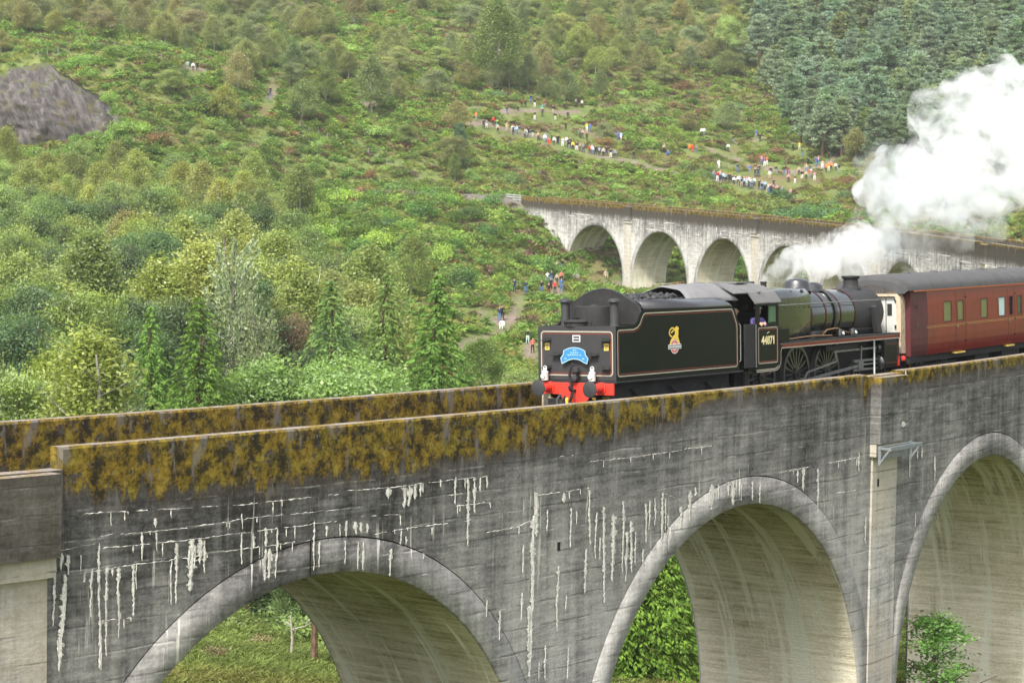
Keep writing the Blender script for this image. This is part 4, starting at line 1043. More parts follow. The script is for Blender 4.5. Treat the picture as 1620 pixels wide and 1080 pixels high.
# Belpaire firebox: rounded square section, flaring down to the cab
fb = []
def belp(hw, zt, zb, r, n=7):
    p = arcpts(hw - r, zt - r, r, 0, 90, n) + arcpts(-hw + r, zt - r, r, 90, 180, n)
    return p + [(-hw, zb + .5), (-hw * .75, zb), (hw * .75, zb), (hw, zb + .5)]
g = LG(); secs = [(9.1, belp(.98, 3.60, 1.7, .30)), (10.6, belp(.97, 3.63, 1.7, .31)), (12.1, belp(.93, 3.64, 1.75, .34)), (12.24, belp(.89, 3.60, 1.8, .36))]
m = len(secs[0][1]); vs = []; fs = []
for x, p in secs: vs += [(x, a, b) for a, b in p]
for i in range(len(secs) - 1):
    for k in range(m): k2 = (k + 1) % m; fs.append((i * m + k, i * m + k2, (i + 1) * m + k2, (i + 1) * m + k))
fs.append(tuple((len(secs) - 1) * m + k for k in range(m)))
g.add(vs, fs); g.build("firebox", M_BOIL, loco, True, .7)
for x, r in ((12.36, .868), (13.42, .858), (14.55, .835), (15.70, .812)):
    g = LG(); g.lathe((x, 0, BZ), (1, 0, 0), [(0, r + .004), (.015, r + .012), (.055, r + .012), (.07, r + .004)], 40, caps=False); g.build("boiler_band", M_BAND, loco)
g = LG(); g.lathe((17.05, 0, BZ + .78), (0, 0, 1), [(0, .36), (.06, .30), (.14, .255), (.34, .245), (.36, .29), (.42, .315), (.45, .30), (.45, .22), (.2, .2)], 28); g.build("chimney", M_BLKM, loco)
g = LG(); g.lathe((13.05, 0, BZ + .80), (0, 0, 1), [(0, .5), (.08, .46), (.22, .44), (.33, .38), (.39, .26), (.41, .1), (.415, .01)], 28); g.build("steam_dome", M_BLK, loco)
g = LG(); g.lathe((14.15, 0, BZ + .78), (0, 0, 1), [(0, .42), (.08, .34), (.2, .32), (.27, .22), (.29, .05)], 24); g.build("top_feed", M_BLK, loco)
for sgn in (-1, 1):
    g = LG(); g.tube([(14.15, sgn * .3, BZ + .86)] + [(14.15, sgn * .88 * math.sin(rad(a)), BZ + .88 * math.cos(rad(a))) for a in range(25, 125, 12)], .045, 8); g.build("feed_pipe", M_BLK, loco)
for y in (-.22, .22):
    g = LG(); g.lathe((10.3, y, 3.58), (0, 0, 1), [(0, .13), (.1, .1), (.22, .09), (.24, .12), (.28, .1)], 16); g.build("safety_valve", M_BLKM, loco)
for x in (10.9, 11.7):
    g = LG(); g.lathe((x, -.83, 3.50), (0, -.7, .7), [(0, .06), (.05, .06), (.06, .04)], 12); g.build("washout_plug", M_BLKM, loco)
for k in range(8):
    g = LG(); g.lathe((9.6 + .35 * k, -.975 + .006 * k, 3.02), (0, -1, 0), [(0, .03), (.012, .03), (.014, .01)], 10); g.build("stay_plug", M_SMOKEB, loco)
for sgn in (-1, 1):
    g = LG(); g.tube([(9.25, sgn * 1.06, 3.12), (12.5, sgn * 1.0, 3.12), (17.95, sgn * .86, 3.12)], .02, 8); h = g.build("handrail", M_STEEL, loco)
    for x in (10.2, 12.3, 13.6, 14.9, 16.2, 17.5):
        yy = 1.05 - (x - 9.25) / 8.7 * .18
        g = LG(); g.bar((x, sgn * yy, 3.12), (x, sgn * (yy - .26), 3.06), .03); g.build("stanchion", M_STEEL, h, False)
    # running plate with lined valance
    g = LG(); g.box(9.2, 18.2, sgn * .75 if sgn > 0 else -1.28, 1.28 if sgn > 0 else -.75, 1.945, 1.985); g.build("running_plate", M_BLKM, loco, False)
    y0, y1 = (1.25, 1.27) if sgn > 0 else (-1.27, -1.25)
    g = LG(); g.box(9.2, 18.2, y0, y1, 1.80, 1.945); v = g.build("valance", M_REDL, loco, False)
    yl = sgn * 1.2735
    g = LG(); g.ribbon([(9.42, yl, 1.81), (18.18, yl, 1.81)], .03, (0, sgn, 0)); g.ribbon([(9.25, yl, 1.94), (18.18, yl, 1.94)], .018, (0, sgn, 0)); g.build("cream_line", M_CREAM, v, False)
    # outside steam pipe
    g = LG(); g.prism([(16.75, 2.9), (17.0, 2.95), (17.42, 2.0), (17.08, 2.0)], 'y', sgn * .80, sgn * 1.0) if sgn > 0 else g.prism([(16.75, 2.9), (17.0, 2.95), (17.42, 2.0), (17.08, 2.0)], 'y', -1.0, -.80); g.build("steam_pipe_cover", M_SMOKEB, loco, False, bevel=.03)
    g = LG(); yb0, yb1 = (.85, 1.2) if sgn > 0 else (-1.2, -.85); g.box(9.3, 10.15, yb0, yb1, 1.985, 2.40); g.build("sand_box", M_GRN, loco, False, bevel=.03)
    # cylinder block
    g = LG(); pts = [(sgn * .72, .95), (sgn * .72, 1.78), (sgn * 1.18, 1.78), (sgn * 1.27, 1.66), (sgn * 1.27, .95), (sgn * 1.2, .82), (sgn * .8, .82)]
    g.prism(pts, 'x', 17.0, 18.0); c = g.build("cylinder", M_GRN, loco, False, bevel=.02)
    g = LG(); g.ribbon([(x, sgn * 1.2735, z) for x, z in rrect(17.06, 17.94, 1.0, 1.62, .03)], .02, (0, sgn, 0), True); g.build("red_line", M_REDL, c, False)
    g = LG(); g.box(16.98, 18.02, sgn * 1.19 - .06, sgn * 1.19 + .06, 1.70, 1.79); g.build("cylinder_top", M_SMOKEB, c, False, bevel=.02)
    g = LG(); g.lathe((17.0, sgn * 1.0, 1.0), (-1, 0, 0), [(0, .26), (.04, .26), (.08, .2), (.1, .1)], 20); g.lathe((17.0, sgn * 1.0, 1.5), (-1, 0, 0), [(0, .16), (.06, .16), (.12, .1)], 16); g.build("cylinder_cover", M_BLK, c)
    # driving wheels, rods, valve gear
    for x in (8.95, 11.35, 13.5):
        wheel(loco, x, sgn * .76, .915, 19, "driving_wheel", OFF, .2)
    for x in (15.55, 17.55): wheel(loco, x, sgn * .76, .5, 10, "bogie_wheel", OFF, .12)
    yr = sgn * 1.0
    g = LG(); g.bar((8.95, yr - sgn * .06, .68), (13.5, yr - sgn * .06, .68), .05, .11); g.build("coupling_rod", M_STEEL, loco, False)
    g = LG(); g.bar((11.35, yr, .68), (15.55, yr, .98), .05, .10); g.lathe((11.35, yr - .04, .68), (0, 1, 0), [(0, .11), (.08, .11)], 14); g.build("connecting_rod", M_STEEL, loco, False)
    g = LG(); g.bar((15.1, yr, 1.14), (17.0, yr, 1.14), .08, .07); g.bar((15.1, yr, .84), (17.0, yr, .84), .08, .07); g.build("slide_bars", M_STEEL, loco, False)
    g = LG(); g.box(15.4, 15.75, yr - .07, yr + .07, .86, 1.12); g.build("crosshead", M_STEEL, loco, False); g = LG(); g.tube([(15.7, yr, 1.0), (17.0, yr, 1.0)], .035, 8); g.build("piston_rod", M_STEEL, loco)
    g = LG(); g.bar((15.55, yr + sgn * .06, .95), (15.62, yr + sgn * .06, 1.62), .03, .07); g.build("combination_lever", M_STEEL, loco, False)
    g = LG(); g.bar((13.7, yr + sgn * .05, 1.52), (17.0, yr, 1.52), .03, .06); g.build("radius_rod", M_STEEL, loco, False)
    g = LG(); g.tube([(13.75, yr + sgn * .05, 1.78), (13.62, yr + sgn * .05, 1.5), (13.75, yr + sgn * .05, 1.2)], .05, 8); g.build("expansion_link", M_STEEL, loco)
    g = LG(); g.bar((13.72, yr + sgn * .06, 1.2), (11.62, yr + sgn * .06, .95), .03, .06); g.bar((11.35, yr + sgn * .06, .68), (11.62, yr + sgn * .06, .95), .03, .09); g.build("eccentric_rod", M_STEEL, loco, False)
    g = LG(); g.box(12.9, 15.2, yr - .1, yr - .04, 1.56, 1.74); g.build("motion_bracket", M_BLKM, loco, False)
    g = LG(); g.bar((16.35, sgn * 1.18, 1.8), (16.35, sgn * 1.18, .62), .04); g.build("step_hanger", M_SILV, loco, False)
    g = LG(); g.tube([(12.6, sgn * 1.02, 2.05), (13.1, sgn * 1.05, 2.25), (13.8, sgn * 1.05, 2.28), (14.4, sgn * 1.0, 2.15), (15.0, sgn * .95, 2.08)], .03, 6); g.tube([(10.2, sgn * 1.1, 2.05), (12.0, sgn * 1.1, 2.1), (13.3, sgn * 1.12, 2.06)], .025, 6); g.build("oil_pipes", M_COPP, loco)
    for x in (14.0, 14.95):
        g = LG(); g.lathe((x, sgn * 1.05, 1.98), (.2, -sgn * .1, 1), [(0, .1), (.06, .12), (.22, .12), (.25, .08)], 14); g.build("lubricator", M_BLK, loco); g = LG(); g.lathe((x + .06, sgn * 1.12, 2.1), (0, sgn, .4), [(0, .06), (.05, .06), (.052, .02)], 12); g.build("lubricator_dial", M_SILV, loco)
    g = LG(); g.box(12.2, 13.0, sgn * .9 - .15, sgn * .9 + .15, 1.985, 2.22); g.build("reverser_box", M_BLKM, loco, False, bevel=.02)
    # cab side sheet with window opening
    yc0, yc1 = (1.275, 1.3) if sgn > 0 else (-1.3, -1.275)
    g = LG(); g.box(7.70, 7.98, yc0, yc1, 1.12, 3.27); g.box(7.98, 9.22, yc0, yc1, 1.12, 2.60); g.box(7.98, 9.22, yc0, yc1, 3.16, 3.27); g.box(9.08, 9.22, yc0, yc1, 2.60, 3.16)
    cs = g.build("cab_side", M_GRN, loco, False)
    g = LG(); g.prism([(9.2, 1.985), (9.2, 1.12), (9.3, 1.2), (9.38, 1.4), (9.38, 1.8), (9.44, 1.9)], 'y', yc0, yc1); g.build("cab_apron", M_GRN, loco, False)
    yl = sgn * 1.304
    pr = rrect(7.86, 9.12, 1.40, 2.48, .07)
    g = LG(); g.ribbon([(x, yl, z) for x, z in pr], .032, (0, sgn, 0), True); g.build("cream_line", M_CREAM, cs, False)
    g = LG(); g.ribbon([(x, yl, z) for x, z in off_poly(pr, .05)], .03, (0, sgn, 0), True); g.build("red_line", M_REDL, cs, False)
    g = LG(); g.ribbon([(7.72, yl, 1.15)] + [(8.95, yl, 1.15), (9.12, yl, 1.17), (9.24, yl, 1.24), (9.32, yl, 1.36), (9.35, yl, 1.5), (9.35, yl, 1.72), (9.38, yl, 1.78), (9.42, yl, 1.81)], .03, (0, sgn, 0)); g.ribbon([(7.72, yl, 1.2), (8.93, yl, 1.2), (9.08, yl, 1.23), (9.18, yl, 1.29)], .035, (0, sgn, 0)); g.build("edge_line", M_CREAM, cs, False)
    yg0, yg1 = (1.28, 1.296) if sgn > 0 else (-1.296, -1.28)
    g = LG(); g.box(8.56, 9.06, yg0 - .0 * sgn, yg1, 2.61, 3.15); p = g.build("slide_window", M_GPAN, loco, False)
    g = LG(); g.ribbon([(x, sgn * 1.299, z) for x, z in rrect(8.58, 9.04, 2.63, 3.13, .02)], .03, (0, sgn, 0), True); g.build("window_frame", M_GRN, p, False)
    g = LG(); g.bar((7.66, sgn * 1.33, 1.3), (7.66, sgn * 1.33, 2.6), .028); g.build("grab_rail", M_STEEL, loco, False)
    for k in range(14):
        g = LG(); g.lathe((7.74, sgn * 1.3, 1.3 + k * .1), (0, sgn, 0), [(0, .014), (.008, .014), (.01, .004)], 8); g.build("rivet", M_GRN, cs)
# cab roof: faceted arch
rp = [(-1.34, 3.24), (-1.31, 3.30), (-1.10, 3.56), (-.72, 3.74), (-.36, 3.82), (0, 3.845), (.36, 3.82), (.72, 3.74), (1.10, 3.56), (1.31, 3.30), (1.34, 3.24)]
rp2 = [(a * .985, b - .035) for a, b in rp]
def arch_shell(pa, pb, x0, x1, cut=None):
    g = LG(); g.prism(pa + pb[::-1], 'x', x0, x1); return g
arch_shell(rp, rp2, 7.62, 9.35).build("cab_roof", M_ROOFG, loco, True, .25)
rs = [(a, b) for a, b in rp if abs(a) < 1.2]; rs2 = [(a * .985, b - .03) for a, b in rs]
arch_shell(rs, rs2, 6.75, 7.62).build("roof_extension", M_ROOFG, loco, True, .25)
g = LG(); g.box(8.0, 8.75, -.5, .5, 3.83, 3.875); g.box(8.2, 8.3, -1.18, -.9, 3.56, 3.6); g.build("roof_ventilator", M_ROOFG, loco, False, bevel=.01)
g = LG(); g.prism([(-1.27, 1.3), (1.27, 1.3), (1.27, 3.25), (1.05, 3.52), (.6, 3.72), (0, 3.79), (-.6, 3.72), (-1.05, 3.52), (-1.27, 3.25)], 'x', 9.1, 9.2); g.build("cab_front", M_GRN, loco, False)
g = LG(); g.box(7.5, 9.1, -1.25, 1.25, 1.25, 1.33); g.box(8.7, 9.08, -.6, .6, 1.33, 2.9); g.build("cab_floor", M_WIN, loco, False)
for (x, y, z, r) in ((9.0, -.3, 3.1, .09), (9.0, .1, 3.2, .07), (8.66, -.2, 2.6, .06), (8.66, .3, 2.5, .05)):
    g = LG(); g.lathe((x, y, z), (-1, 0, 0), [(0, r), (.08, r), (.09, r * .5)], 14); g.build("gauge", M_SMOKEB, loco)
for y in (-1.28, 1.28):
    g = LG(); g.box(7.0, 7.65, y - .02, y + .02, 1.3, 2.62); g.build("fall_door", M_BLKM, loco, False)
g = LG(); g.box(7.2, 7.7, -1.25, -1.1, .5, .54); g.box(7.2, 7.7, -1.25, -1.1, .9, .94); g.bar((7.22, -1.2, .5), (7.22, -1.2, 1.2), .04); g.bar((7.68, -1.2, .5), (7.68, -1.2, 1.2), .04); g.build("cab_steps", M_BLKM, loco, False)
# frames, front end
g = LG(); g.box(7.6, 18.15, -.62, -.58, .55, 1.95); g.box(7.6, 18.15, .58, .62, .55, 1.95); g.box(14.6, 18.1, -.6, .6, 1.0, 1.9); g.box(9.3, 12.2, -.55, .55, .7, 1.75); g.build("main_frame", M_BLKM, loco, False)
g = LG(); g.prism([(-.6, 1.9), (.6, 1.9), (.75, 2.15), (.6, 2.3), (-.6, 2.3), (-.75, 2.15)], 'x', 16.0, 17.8); g.build("smokebox_saddle", M_SMOKEB, loco, False)
g = LG(); g.box(18.12, 18.2, -1.25, 1.25, .86, 1.2); g.build("buffer_beam", M_RED, loco, False)
g = LG(); g.box(18.05, 18.12, -1.27, 1.27, 1.2, 1.95); g.build("front_platform", M_BLKM, loco, False)
g = LG(); g.tube([(18.18, -1.2, 1.75), (18.22, -1.2, 1.4), (18.3, -1.15, 1.28), (18.5, -1.1, 1.25), (18.55, -1.0, 1.2)], .035, 8); g.build("steam_heat_pipe", M_SMOKEB, loco)
for y in (-.87, .87): buffer_(loco, 18.2, y, 1.05, 1, OFF)
text_obj("number_44871", "44871", .34, M_CRNUM, loco, side_text_matrix(8.52 - OFF, -1.3035, 2.08), sx=1.05)
text_obj("number_44871", "44871", .34, M_CRNUM, loco, Matrix.Translation((8.52 - OFF, 1.3035, 2.08)) @ Matrix.Rotation(math.pi, 4, 'Z') @ Matrix.Rotation(math.pi / 2, 4, 'X'))
g = LG(); g.prism([(8.42, 2.32), (8.5, 2.34), (8.58, 2.36), (8.58, 2.33), (8.5, 2.31), (8.42, 2.29)], 'y', -1.3055, -1.3035); g.build("power_class_mark", M_CRNUM, loco, False)
# grey storm sheet between cab roof and tender
sheet = bpy.data.objects.new("storm_sheet", None)
vs = []; fs = []; nx = 9; ny = 17
for i in range(nx):
    t = i / (nx - 1); x = 4.75 + (6.95 - 4.75) * t
    for j in range(ny):
        a = -1.0 + 2.0 * j / (ny - 1); y = a * (1.12 + .04 * t)
        z = 3.86 - .52 * abs(a) ** 2.4 - .10 * (1 - t) ** 2 * (1 if True else 0) + .018 * math.sin(9 * a + 5 * t)
        vs.append((x - (0.55 * (abs(a)) ** 2) * (1 - t), y, z + .02 * math.sin(7 * t + 2 * a)))
for i in range(nx - 1):
    for j in range(ny - 1): q = i * ny + j; fs.append((q, q + 1, q + ny + 1, q + ny))
M_SHEET = paint("grey_canvas", (.16, .16, .165), .85, .2, 0, .4, 2)
sheet = mesh_obj("storm_sheet", raw_mesh("storm_sheet", vs, fs, [M_SHEET], True)); sheet.matrix_world = tender.matrix_world.copy()
sheet.modifiers.new("solid", 'SOLIDIFY').thickness = .02
tag(sheet, "grey canvas storm sheet arched between the tender and the cab roof", "canvas")
g = Geo(); g.prism([(-1.12, 2.75), (1.12, 2.75), (1.12, 3.25), (.95, 3.5), (.5, 3.7), (0, 3.76), (-.5, 3.7), (-.95, 3.5), (-1.12, 3.25)], 'x', 5.75, 5.8); g.box(5.6, 5.68, -.1, -.02, 3.3, 3.75); g.build("front_bulkhead", M_SMOKEB, tender, False)

# ---- carriage: local x = metres ahead of the tender's rear plate, minus 21
COFF = 21.0
coach = empty("railway_carriage", matrix=rail_frame(ST + 21, ST + 36))
tag(coach, "dark red passenger carriage with grey roof coupled to the locomotive", "carriage")
CO3 = (-COFF, 0, 0)
X0, X1 = 18.95, 39.1
t_ = NT("maroon_coach_paint"); _tc = t_.n('ShaderNodeTexCoord').outputs['Object']
_n1 = t_.noise(_tc, .9, 5, .65); _n2 = t_.noise(t_.vscale(_tc, 1, 1, .3), 4, 5, .7)
_c = t_.ramp(_n2, [(.3, (.14, .009, .010)), (.7, (.22, .016, .015))]); _c = t_.mix(t_.math('MULTIPLY', t_.smooth(_n1, .5, .75), .5), _c, (.085, .02, .02))
M_MAR = t_.surface(_c, .34, .25, coat=.06)
M_MARD = paint("grimy_maroon_end", (.075, .012, .014), .45, .4, 0, .6, 1.5, dirt=(.035, .022, .024))
M_CROOF = paint("sooty_roof_grey", (.07, .07, .072), .7, .25, 0, .6, 1.2, dirt=(.045, .044, .043))
M_GLASS = paint("coach_window_glass", (.03, .035, .03), .08, .6, 0, .1)
M_CURT = paint("curtained_window", (.16, .17, .06), .25, .5, 0, .3, 5, dirt=(.06, .07, .03))
M_FROST = paint("frosted_glass", (.50, .66, .66), .35, .5, 0, .1)
M_LINE = paint("dull_gold_lining", (.36, .20, .06), .5, .4, 0, .2)
M_ORG = paint("orange_cantrail", (.42, .09, .03), .45, .4, 0, .2)
wins = []    # (x0, x1, z0, z1, mat)
for (px0, px1, pz0, pz1, mt) in ((1493,1506,477.5,508,M_CURT),(1515,1525,476,509,M_CURT),(1552,1563,472,502,M_CURT),(1580,1590.5,470,498,M_FROST),(1597,1603,468,496,M_WIN),(1609.5,1617,467,494,M_GLASS)):
    Mi = coach.matrix_world.inverted()
    def to_side(px, py):
        r = Vector(ray(px, py)); o = Mi @ Vector((0, 0, 0)); d = (Mi.to_3x3() @ r)
        k = (-1.40 - o.y) / d.y; return (o.x + d.x * k + COFF, o.z + d.z * k)
    xa, za = to_side(px0, pz0); xb, zb = to_side(px1, pz1); wins.append((xa, xb, min(za, zb), max(za, zb), mt))
zlo = sum(w[2] for w in wins) / len(wins); zhi = sum(w[3] for w in wins) / len(wins)
wins = [(a, b, zlo, zhi, m) for (a, b, c, d, m) in wins]
WX = list(wins)
x = WX[-1][1] + 1.0
while x < X1 - 1.5:
    WX.append((x, x + 1.2, zlo, zhi, M_GLASS)); x += 1.95
def side_y(z):  # gentle tumblehome
    return 1.40 - .10 * max(0, (1.75 - z) / .65) ** 2 - .05 * max(0, (z - 2.3)) ** 2
for sgn in (-1, 1):
    zs = [1.12, 1.3, 1.5, 1.75, 2.0, zlo, zhi, 3.2, 3.34]
    xs = sorted([X0, 20.3] + [w[0] for w in WX] + [w[1] for w in WX] + [X1])
    vs = []; fs = []; mi = []
    for x in xs:
        tp = .12 * max(0, (20.3 - x) / 1.35) ** 1.0
        for z in zs: vs.append((x - COFF, sgn * (side_y(z) - tp), z))
    m = len(zs)
    for i in range(len(xs) - 1):
        for k in range(m - 1):
            mid = (xs[i] + xs[i + 1]) / 2
            if zs[k] == zlo and any(w[0] < mid < w[1] for w in WX): continue
            q = (i * m + k, (i + 1) * m + k, (i + 1) * m + k + 1, i * m + k + 1); fs.append(q if sgn < 0 else q[::-1]); mi.append(1 if xs[i + 1] <= 20.31 else 0)
    o = mesh_obj("side_panel", raw_mesh("side_panel", vs, fs, [M_MAR, M_MARD], False, midx=mi), coach)
    for (a, b, c, d, mt) in WX:
        yy = side_y((c + d) / 2)
        w = empty("window"); w.parent = coach
        g = Geo(CO3); g.box(a - .01, b + .01, sgn * (yy - .035) - .004, sgn * (yy - .035) + .004, c - .01, d + .01); g.build("pane", mt, w, False)
        g = Geo(CO3); g.ribbon([(p, sgn * (yy + .006), q) for p, q in rrect(a, b, c, d, .05)], .04, (0, sgn, 0), True); g.build("frame", M_MARD, w, False)
        g = Geo(CO3)
        for (p0, p1) in (((a, c), (b, c)), ((b, c), (b, d)), ((b, d), (a, d)), ((a, d), (a, c))):
            g.add([(p0[0], sgn * (side_y(p0[1])), p0[1]), (p1[0], sgn * side_y(p1[1]), p1[1]), (p1[0], sgn * (yy - .05), p1[1]), (p0[0], sgn * (yy - .05), p0[1])], [(0, 1, 2, 3)])
        g.build("reveal", M_MARD, w, False)
    if sgn < 0:
        for w in (WX[1], WX[4]):        # doors: gap lines, hinges, handle
            a, b = w[0] - .16, w[1] + .2
            g = Geo(CO3)
            for x in (a, b):
                g.ribbon([(x, -side_y(z) - .004, z) for z in (1.15, 1.3, 1.5, 1.75, 2.2, 2.8, 3.25)], .022, (0, -1, 0))
            d_ = g.build("door", M_WIN, coach, False)
            for z in (1.45, 2.05, 3.0):
                g = Geo(CO3); g.box(b - .05, b + .05, -1.425, -1.40, z, z + .05); g.build("hinge", M_BLKM, d_, False)
            g = Geo(CO3); g.box(a + .06, a + .16, -1.44, -1.40, 1.98, 2.03); g.build("handle", M_STEEL, d_, False)
            g = Geo(CO3); g.box(a, b, -1.38, -1.22, 1.04, 1.09); g.build("door_step", M_YEL, coach, False)
    g = Geo(CO3)
    for z in (2.06, 2.11): g.ribbon([(20.15, sgn * (side_y(z) + .004), z), (X1, sgn * (side_y(z) + .004), z)], .019, (0, sgn, 0))
    g.build("gold_lining", M_LINE, coach, False)
    g = Geo(CO3); g.box(X0 + .05, X1, *( (1.33, 1.40) if sgn > 0 else (-1.40, -1.33)), 3.34, 3.385); g.build("cantrail", M_ORG, coach, False)
# roof: elliptical section, rounded down at the end
vs = []; fs = []; nr = 21
secs = [(X0 - .42, .86), (X0 - .38, .95), (X0 - .2, .975), (X0 + .2, .99), (X0 + 1.0, 1.0), (X1, 1.0)]
for (x, k) in secs:
    for j in range(nr):
        a = math.pi * j / (nr - 1); vs.append((x - COFF, 1.39 * math.cos(a) * (k if k < .97 else 1), 3.385 + (.56 * max(0, math.sin(a)) ** .8) * k - (.1 if k < .9 else 0)))
for i in range(len(secs) - 1):
    for j in range(nr - 1): fs.append((i * nr + j, i * nr + j + 1, (i + 1) * nr + j + 1, (i + 1) * nr + j))
fs.append(tuple(range(nr)))
o = mesh_obj("roof", raw_mesh("roof", vs, fs, [M_CROOF], True, .7), coach)
for x in (21.6, 24.4, 26.8, 29.4, 32.0, 35.0):
    g = Geo(CO3); g.lathe((x, -.1, 3.93), (0, 0, 1), [(0, .16), (.04, .15), (.07, .08)], 16); g.build("roof_vent", M_CROOF, o)
# end wall, gangway and door
endp = [(-1.27, 1.12), (1.27, 1.12), (1.27, 3.3), (1.0, 3.68), (.5, 3.85), (0, 3.9), (-.5, 3.85), (-1.0, 3.68), (-1.27, 3.3)]
g = Geo(CO3); g.prism(endp, 'x', X0, X0 + .04); g.build("end_wall", M_MARD, coach, False)
arch_o = [(-1.08, 1.25)] + [(-1.08, 3.0)] + [(1.08 * math.cos(rad(a)), 3.0 + .62 * math.sin(rad(a))) for a in range(165, 10, -15)] + [(1.08, 3.0), (1.08, 1.25)]
arch_i = [(.92, 1.25), (.92, 3.0), (.86, 3.2), (-.86, 3.2), (-.92, 3.0), (-.92, 1.25)]
g = Geo(CO3); g.prism(arch_o + arch_i, 'x', X0 - .42, X0 - .002); g.build("gangway_frame", M_RUST, coach, False)
g = Geo(CO3); g.box(X0 - .30, X0 - .24, -.91, .91, 1.28, 3.18); gd = g.build("gangway_door", M_WHITE, coach, False)
g = Geo(CO3); g.box(X0 - .32, X0 - .3, -.72, -.55, 2.55, 2.95); g.build("door_window", M_GLASS, gd, False)
for (y, z) in ((-.86, 3.0), (-.86, 2.1)):
    g = Geo(CO3); g.box(X0 - .34, X0 - .3, y - .04, y + .04, z, z + .12); g.build("door_catch", M_BLKM, gd, False)
g = Geo(CO3); g.ribbon([(X0 - .302, -.5, 1.3), (X0 - .302, -.5, 3.15)], .03, (-1, 0, 0)); g.build("door_seam", M_SMOKEB, gd, False)
g = Geo(CO3); g.box(X0 + .05, X1, -1.2, 1.2, .88, 1.12); g.build("underframe", M_BLKM, coach, False)
for y in (-.87, .87): buffer_(coach, X0 + .1, y, 1.05, -1, COFF, M_BLKM)
g = Geo(CO3); g.lathe((X0 - .3, -1.1, 1.08), (-1, -.3, 0), [(0, .09), (.1, .1), (.16, .05)], 16); g.build("red_hose_cap", M_RED, coach)
g = Geo(CO3); g.tube([(X0 - .3, -1.08, 1.1), (X0 - .15, -1.1, .98), (X0 + .05, -1.05, .95)], .05, 8); g.build("steam_hose", M_BLKM, coach)
for x in (20.9, 23.4):
    for y in (-.76, .76): wheel(coach, x, y, .46, 0, "wheel", COFF, .3)
g = Geo(CO3)
for y in (-1.05, 1.02): g.box(20.2, 24.1, y, y + .04, .42, .78)
for x in (20.9, 23.4):
    for y in (-1.14, 1.02): g.box(x - .15, x + .15, y, y + .12, .3, .62)
g.build("bogie_frame", M_BLKM, coach, False)
g = Geo(CO3)
for (a, b) in ((26, 27.5), (29, 31), (33, 34.2)): g.box(a, b, -1.1, 1.1, .45, .88)
g.build("battery_box", M_BLKM, coach, False)
# small gilt running number, unreadable at this distance: short gilt strokes
g = Geo(CO3); xn, zn = to_side(1489.5, 539)
for k in range(4):
    x = xn - .17 + .1 * k
    g.box(x, x + .025, -1.404 + .03, -1.36, zn - .06, zn + .06); g.box(x + .045, x + .07, -1.404 + .03, -1.36, zn - .06, zn + .06); g.box(x, x + .07, -1.405 + .03, -1.36, zn + .035, zn + .06)
g.build("running_number", M_GOLD, coach, False)
for (px, py) in ((1455, 485), (1455, 515), (1460, 535)):
    xx, zz = to_side(px, py); g = Geo(CO3); g.box(xx - .05, xx + .05, -1.36, -1.30, zz - .06, zz + .06); g.build("end_bracket", M_SMOKEB, coach, False, bevel=.01)
# ------------------------------------------------------------------ vegetation prototypes
def mat_leaf(name, transl=.35, inst=False, gloss=.0):
    t = NT(name)
    if inst: oc = t.n('ShaderNodeAttribute', attribute_type='INSTANCER', attribute_name='tint').outputs['Color']
    else: oc = t.n('ShaderNodeObjectInfo').outputs['Color']
    v = t.n('ShaderNodeAttribute', attribute_name='val').outputs['Fac']       # leaf to leaf variation
    h = t.n('ShaderNodeAttribute', attribute_name='hue').outputs['Fac']
    c = t.mix(h, oc, t.mix(1.0, oc, (1.12, 1.06, .62), 'MULTIPLY'))
    k = t.math('ADD', .85 if inst else 1.0, t.math('MULTIPLY', v, 1.3 if inst else 1.65))
    kk = t.n('ShaderNodeCombineColor'); [t.l(k, kk.inputs[i]) for i in range(3)]
    c = t.mix(1.0, c, kk.outputs[0], 'MULTIPLY')
    d = t.n('ShaderNodeBsdfDiffuse'); t.l(c, d.inputs[0])
    tr = t.n('ShaderNodeBsdfTranslucent'); t.l(t.mix(1.0, c, (1.08, 1.12, .72), 'MULTIPLY'), tr.inputs[0])
    mx = t.n('ShaderNodeMixShader'); mx.inputs[0].default_value = transl; t.l(d.outputs[0], mx.inputs[1]); t.l(tr.outputs[0], mx.inputs[2])
    sh = mx.outputs[0]
    if gloss:
        gl = t.n('ShaderNodeBsdfGlossy'); gl.inputs['Roughness'].default_value = .45; m2 = t.n('ShaderNodeMixShader'); m2.inputs[0].default_value = gloss
        t.l(sh, m2.inputs[1]); t.l(gl.outputs[0], m2.inputs[2]); sh = m2.outputs[0]
    t.l(sh, t.out.inputs['Surface'])
    return t.m
M_LEAF = mat_leaf("leaf", .5, gloss=.03); M_NEED = mat_leaf("needle", .38); M_TUFT = mat_leaf("ground_leaf", .38, True)
def mat_bark():
    t = NT("bark"); tc = t.n('ShaderNodeTexCoord').outputs['Object']; oc = t.n('ShaderNodeObjectInfo').outputs['Color']
    n = t.noise(t.vscale(tc, 1, 1, .3), 9, 5, .7)
    return t.surface(t.mix(t.smooth(n, .35, .65), t.mix(1.0, oc, (.35, .33, .3), 'MULTIPLY'), oc), .9, .15, bump=n, bump_d=.03)
M_BARK = mat_bark()
def unit(n, r):
    v = r.normal(size=(n, 3)); return v / np.linalg.norm(v, axis=1, keepdims=True)
